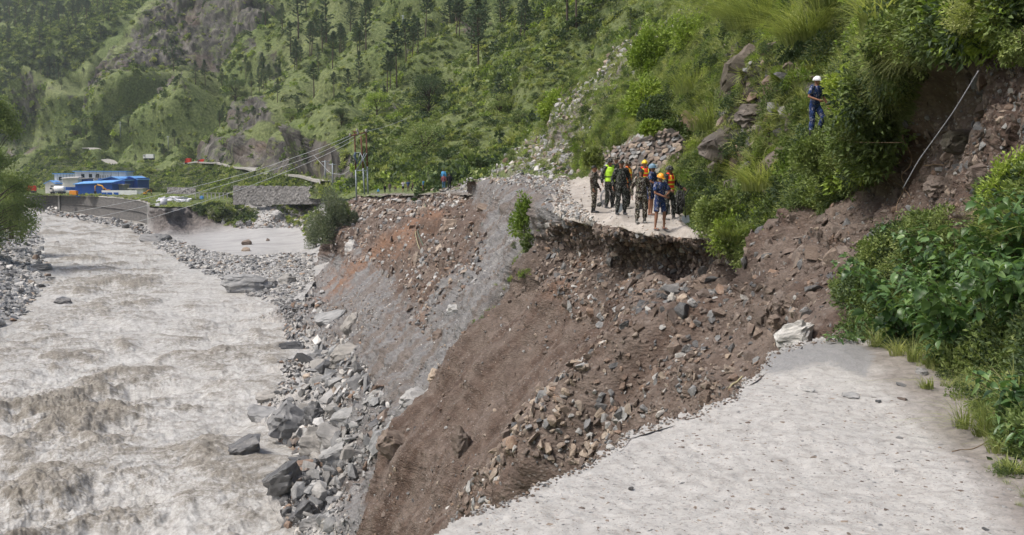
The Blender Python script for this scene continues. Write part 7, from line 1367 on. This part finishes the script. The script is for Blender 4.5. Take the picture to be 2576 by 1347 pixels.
for lab, px, yf, yt, yaw, pose, wear in [('distant person in maroon shirt and blue jeans seen from behind', 1118, 484, 446, 180, {}, dict(top='tm', leg='jean', sleeve='long', belt=False, high=False)),
  ('distant person in black with a backpack seen from behind', 1132, 483, 443, 185, {}, dict(top='tk', leg='tk', belt=False, high=False)), ('distant person in light blue shirt half hidden behind the one in maroon', 1118, 472, 434, 180, {}, dict(top='tb', leg='jean', belt=False, high=False)),
  ('distant person in bright blue shirt bending with a bag', 1065, 485, 457, 70, dict(lean=V3(0, -.14, 0)), dict(top='tb', leg='khaki', sleeve='short', high=False)), ('distant person in white shirt and black shorts raising a phone', 1016, 489, 461, 10, dict(arms=[((.24, -.12, 1.2), (.08, -.25, 1.45)), ((.24, -.12, 1.2), (.06, -.25, 1.45))]), dict(top='tw', leg='tk', sleeve='short', short=True, high=False)),
  ('distant person in navy shirt right of the one in white', 1028, 488, 458, -10, {}, dict(top='tn', leg='khaki', sleeve='short', high=False)), ('distant person crouching in dark clothes right of the navy shirt', 1040, 488, 463, -60, dict(crouch=.25, legs=[((.14, -.3, .50), (.12, -.02, .085)), ((.13, -.28, .45), (.12, .05, .085))]), dict(top='tk', leg='tk', sleeve='short', high=False)),
  ('distant person in dark clothes left of the camouflaged one', 970, 491, 470, 30, {}, dict(top='tk', leg='tk', high=False, belt=False)), ('distant soldier in camouflage left of the person in white', 983, 490, 466, 0, {}, dict(top='camo', leg='camo', hat=('cap', 'camo2'))),
  ('distant person sitting low with white hat at the far left of the onlookers', 954, 493, 476, 0, dict(crouch=.40, legs=[((.18, -.32, .42), (.14, -.12, .085)), ((.16, -.34, .40), (.13, -.1, .085))]), dict(top='tb', leg='khaki', hat=('hard', 'hard_w'), high=False)), ('distant person crouching in camouflage near the middle onlookers', 997, 489, 470, 10, dict(crouch=.35, legs=[((.18, -.32, .42), (.14, -.12, .085)), ((.16, -.34, .40), (.13, -.1, .085))]), dict(top='khaki', leg='camo', high=False)),
  ('distant dark figure standing up the slope above the onlookers', 1080, 462, 441, 30, {}, dict(top='camo2', leg='tk', high=False))]:
    stand(lab, px, yf, yt, yaw, pose, wear, STRIP, None, 'lo')
# ------------------------------------------------------------------ things held or laid down by the people
def rope_coil():
    f = gp(1526, 520); k = f[1]/FPX; r = empty('rope_coil', at_d(1522, 486, f[1]-.35)); tag(r, 'grey rope coil hanging from the hand of the neon vested soldier', 'rope')
    for i in range(6):
        a = .17+.012*i; c = (random.uniform(-.02, .02), i*.018-.05, -.16+random.uniform(-.02, .02)); pts = [(c[0]+a*.8*math.cos(t), c[1], c[2]+a*1.25*math.sin(t)) for t in np.linspace(0, 6.283, 20)]; tubes_part('loop', M['rope'], [(pts, [.010]*20)], r, 5)
    for i in range(7): x = -.14+.04*i; tubes_part('hanging_strand', M['rope'], [([(x*.5, 0, -.25), (x+random.uniform(-.03, .03), 0, -.5), (x, .02, -.68-random.uniform(0, .12))], [.011]*3)], r, 5)
rope_coil()
def lump(name, label, cat, px, py, w, h, mat, dd=.1, straps=True):
    f = gp(px, py); k = f[1]/FPX; W, H = w*k, h*k; r = empty(name, f-np.array([0, dd, 0])); tag(r, label, cat); b = bmesh.new(); ball(b, V3(0, 0, H*.48), (W*.5, W*.36, H*.5)); box_mb(b, (0, 0, H*.4), (W*.8, W*.5, H*.7)); box_mb(b, (0, -W*.3, H*.3), (W*.5, W*.22, H*.4)); remesh('pack_body', b, M[mat], .03, r, .03, 4)
    if straps: tubes_part('strap', M['strap'], [([(W*.2, -W*.36, H*.1), (W*.25, -W*.40, H*.5), (W*.15, -W*.2, H*.95)], [.02]*3), ([(-W*.2, -W*.36, H*.1), (-W*.25, -W*.40, H*.5), (-W*.15, -W*.2, H*.95)], [.02]*3)], r, 6)
    return r
lump('backpack', 'large camouflage backpack standing on the road at the right of the group', 'backpack', 1706, 536, 26, 62, 'camo2')
lump('kit_bag', 'round camouflage bag on the ground behind the soldier standing apart', 'bag', 1507, 519, 14, 12, 'camo2', straps=False)
f = gp(1675, 541); b = tubes_part('bucket_body', M['steel'], [([(0, 0, 0), (0, 0, .30)], [.13, .16])], None, 16); r = empty('bucket', f+np.array([0, 0.1, 0])); tag(r, 'grey metal bucket behind the legs of the man in the orange hard hat', 'bucket'); b.parent = r; tubes_part('rim', M['steel'], [([(0, 0, .30), (0, 0, .32)], [.17, .17])], r, 16)
def shovel(label, px, py, h, lean, mats=('splint', 'steel')):
    f = gp(px, py); r = empty('shovel', f, (lean[0], lean[1], 0)); tag(r, label, 'shovel'); tubes_part('handle', M[mats[0]], [([(0, 0, .25), (0, 0, h)], [.018, .018])], r, 6); tubes_part('grip', M[mats[0]], [([(-.06, 0, h), (.06, 0, h)], [.016]*2)], r, 6)
    poly_part('blade', M[mats[1]], [(-.11, 0, .30), (.11, 0, .30), (.12, -.02, .08), (0, -.03, -.04), (-.12, -.02, .08), (-.11, .012, .30), (.11, .012, .30), (.12, -.008, .08), (0, -.018, -.04), (-.12, -.008, .08)], [(0, 1, 2, 3, 4), (9, 8, 7, 6, 5), (0, 5, 6, 1), (1, 6, 7, 2), (2, 7, 8, 3), (3, 8, 9, 4), (4, 9, 5, 0)], r)
shovel('shovel with its blade on the ground beside the camouflage backpack', 1719, 549, 1.05, (.05, -.10), ('strap', 'steel')); shovel('wooden handled shovel between the legs of the big soldier', 1557, 536, .95, (0, .06), ('hose_y', 'steel'))
tag(tubes_part('walking_stick', M['strap'], [([gp(1708, 536)+np.array([-.3, -.25, 0]), gp(1708, 536)+np.array([.25, -.3, .85])], [.018, .018])], None, 6), 'black stick leaning across the camouflage backpack', 'stick')
# backpack of the distant person in black
# ------------------------------------------------------------------ haze
def haze():
    x0, x1, y0, y1, z0, z1 = -1200., 700., -100., 2000., -24., 420.
    V = [(x, y, z) for z in (z0, z1) for y in (y0, y1) for x in (x0, x1)]; F = [(0, 2, 3, 1), (4, 5, 7, 6), (0, 1, 5, 4), (2, 6, 7, 3), (0, 4, 6, 2), (1, 3, 7, 5)]
    m = bpy.data.materials.new('haze'); m.use_nodes = True; t = m.node_tree; t.nodes.remove(t.nodes['Principled BSDF']); v = t.nodes.new('ShaderNodeVolumePrincipled'); v.inputs['Color'].default_value = (.86, .93, 1, 1); v.inputs['Density'].default_value = HAZE; v.inputs['Anisotropy'].default_value = 0.0
    t.links.new(v.outputs[0], t.nodes['Material Output'].inputs['Volume']); me = bpy.data.meshes.new('haze'); me.from_pydata(V, [], F); me.materials.append(m); o = bpy.data.objects.new('haze', me); COL.objects.link(o); o['kind'] = 'stuff'; o['label'] = 'thin pale haze filling the valley'; o['category'] = 'haze'
HAZE = 0.00007
haze()
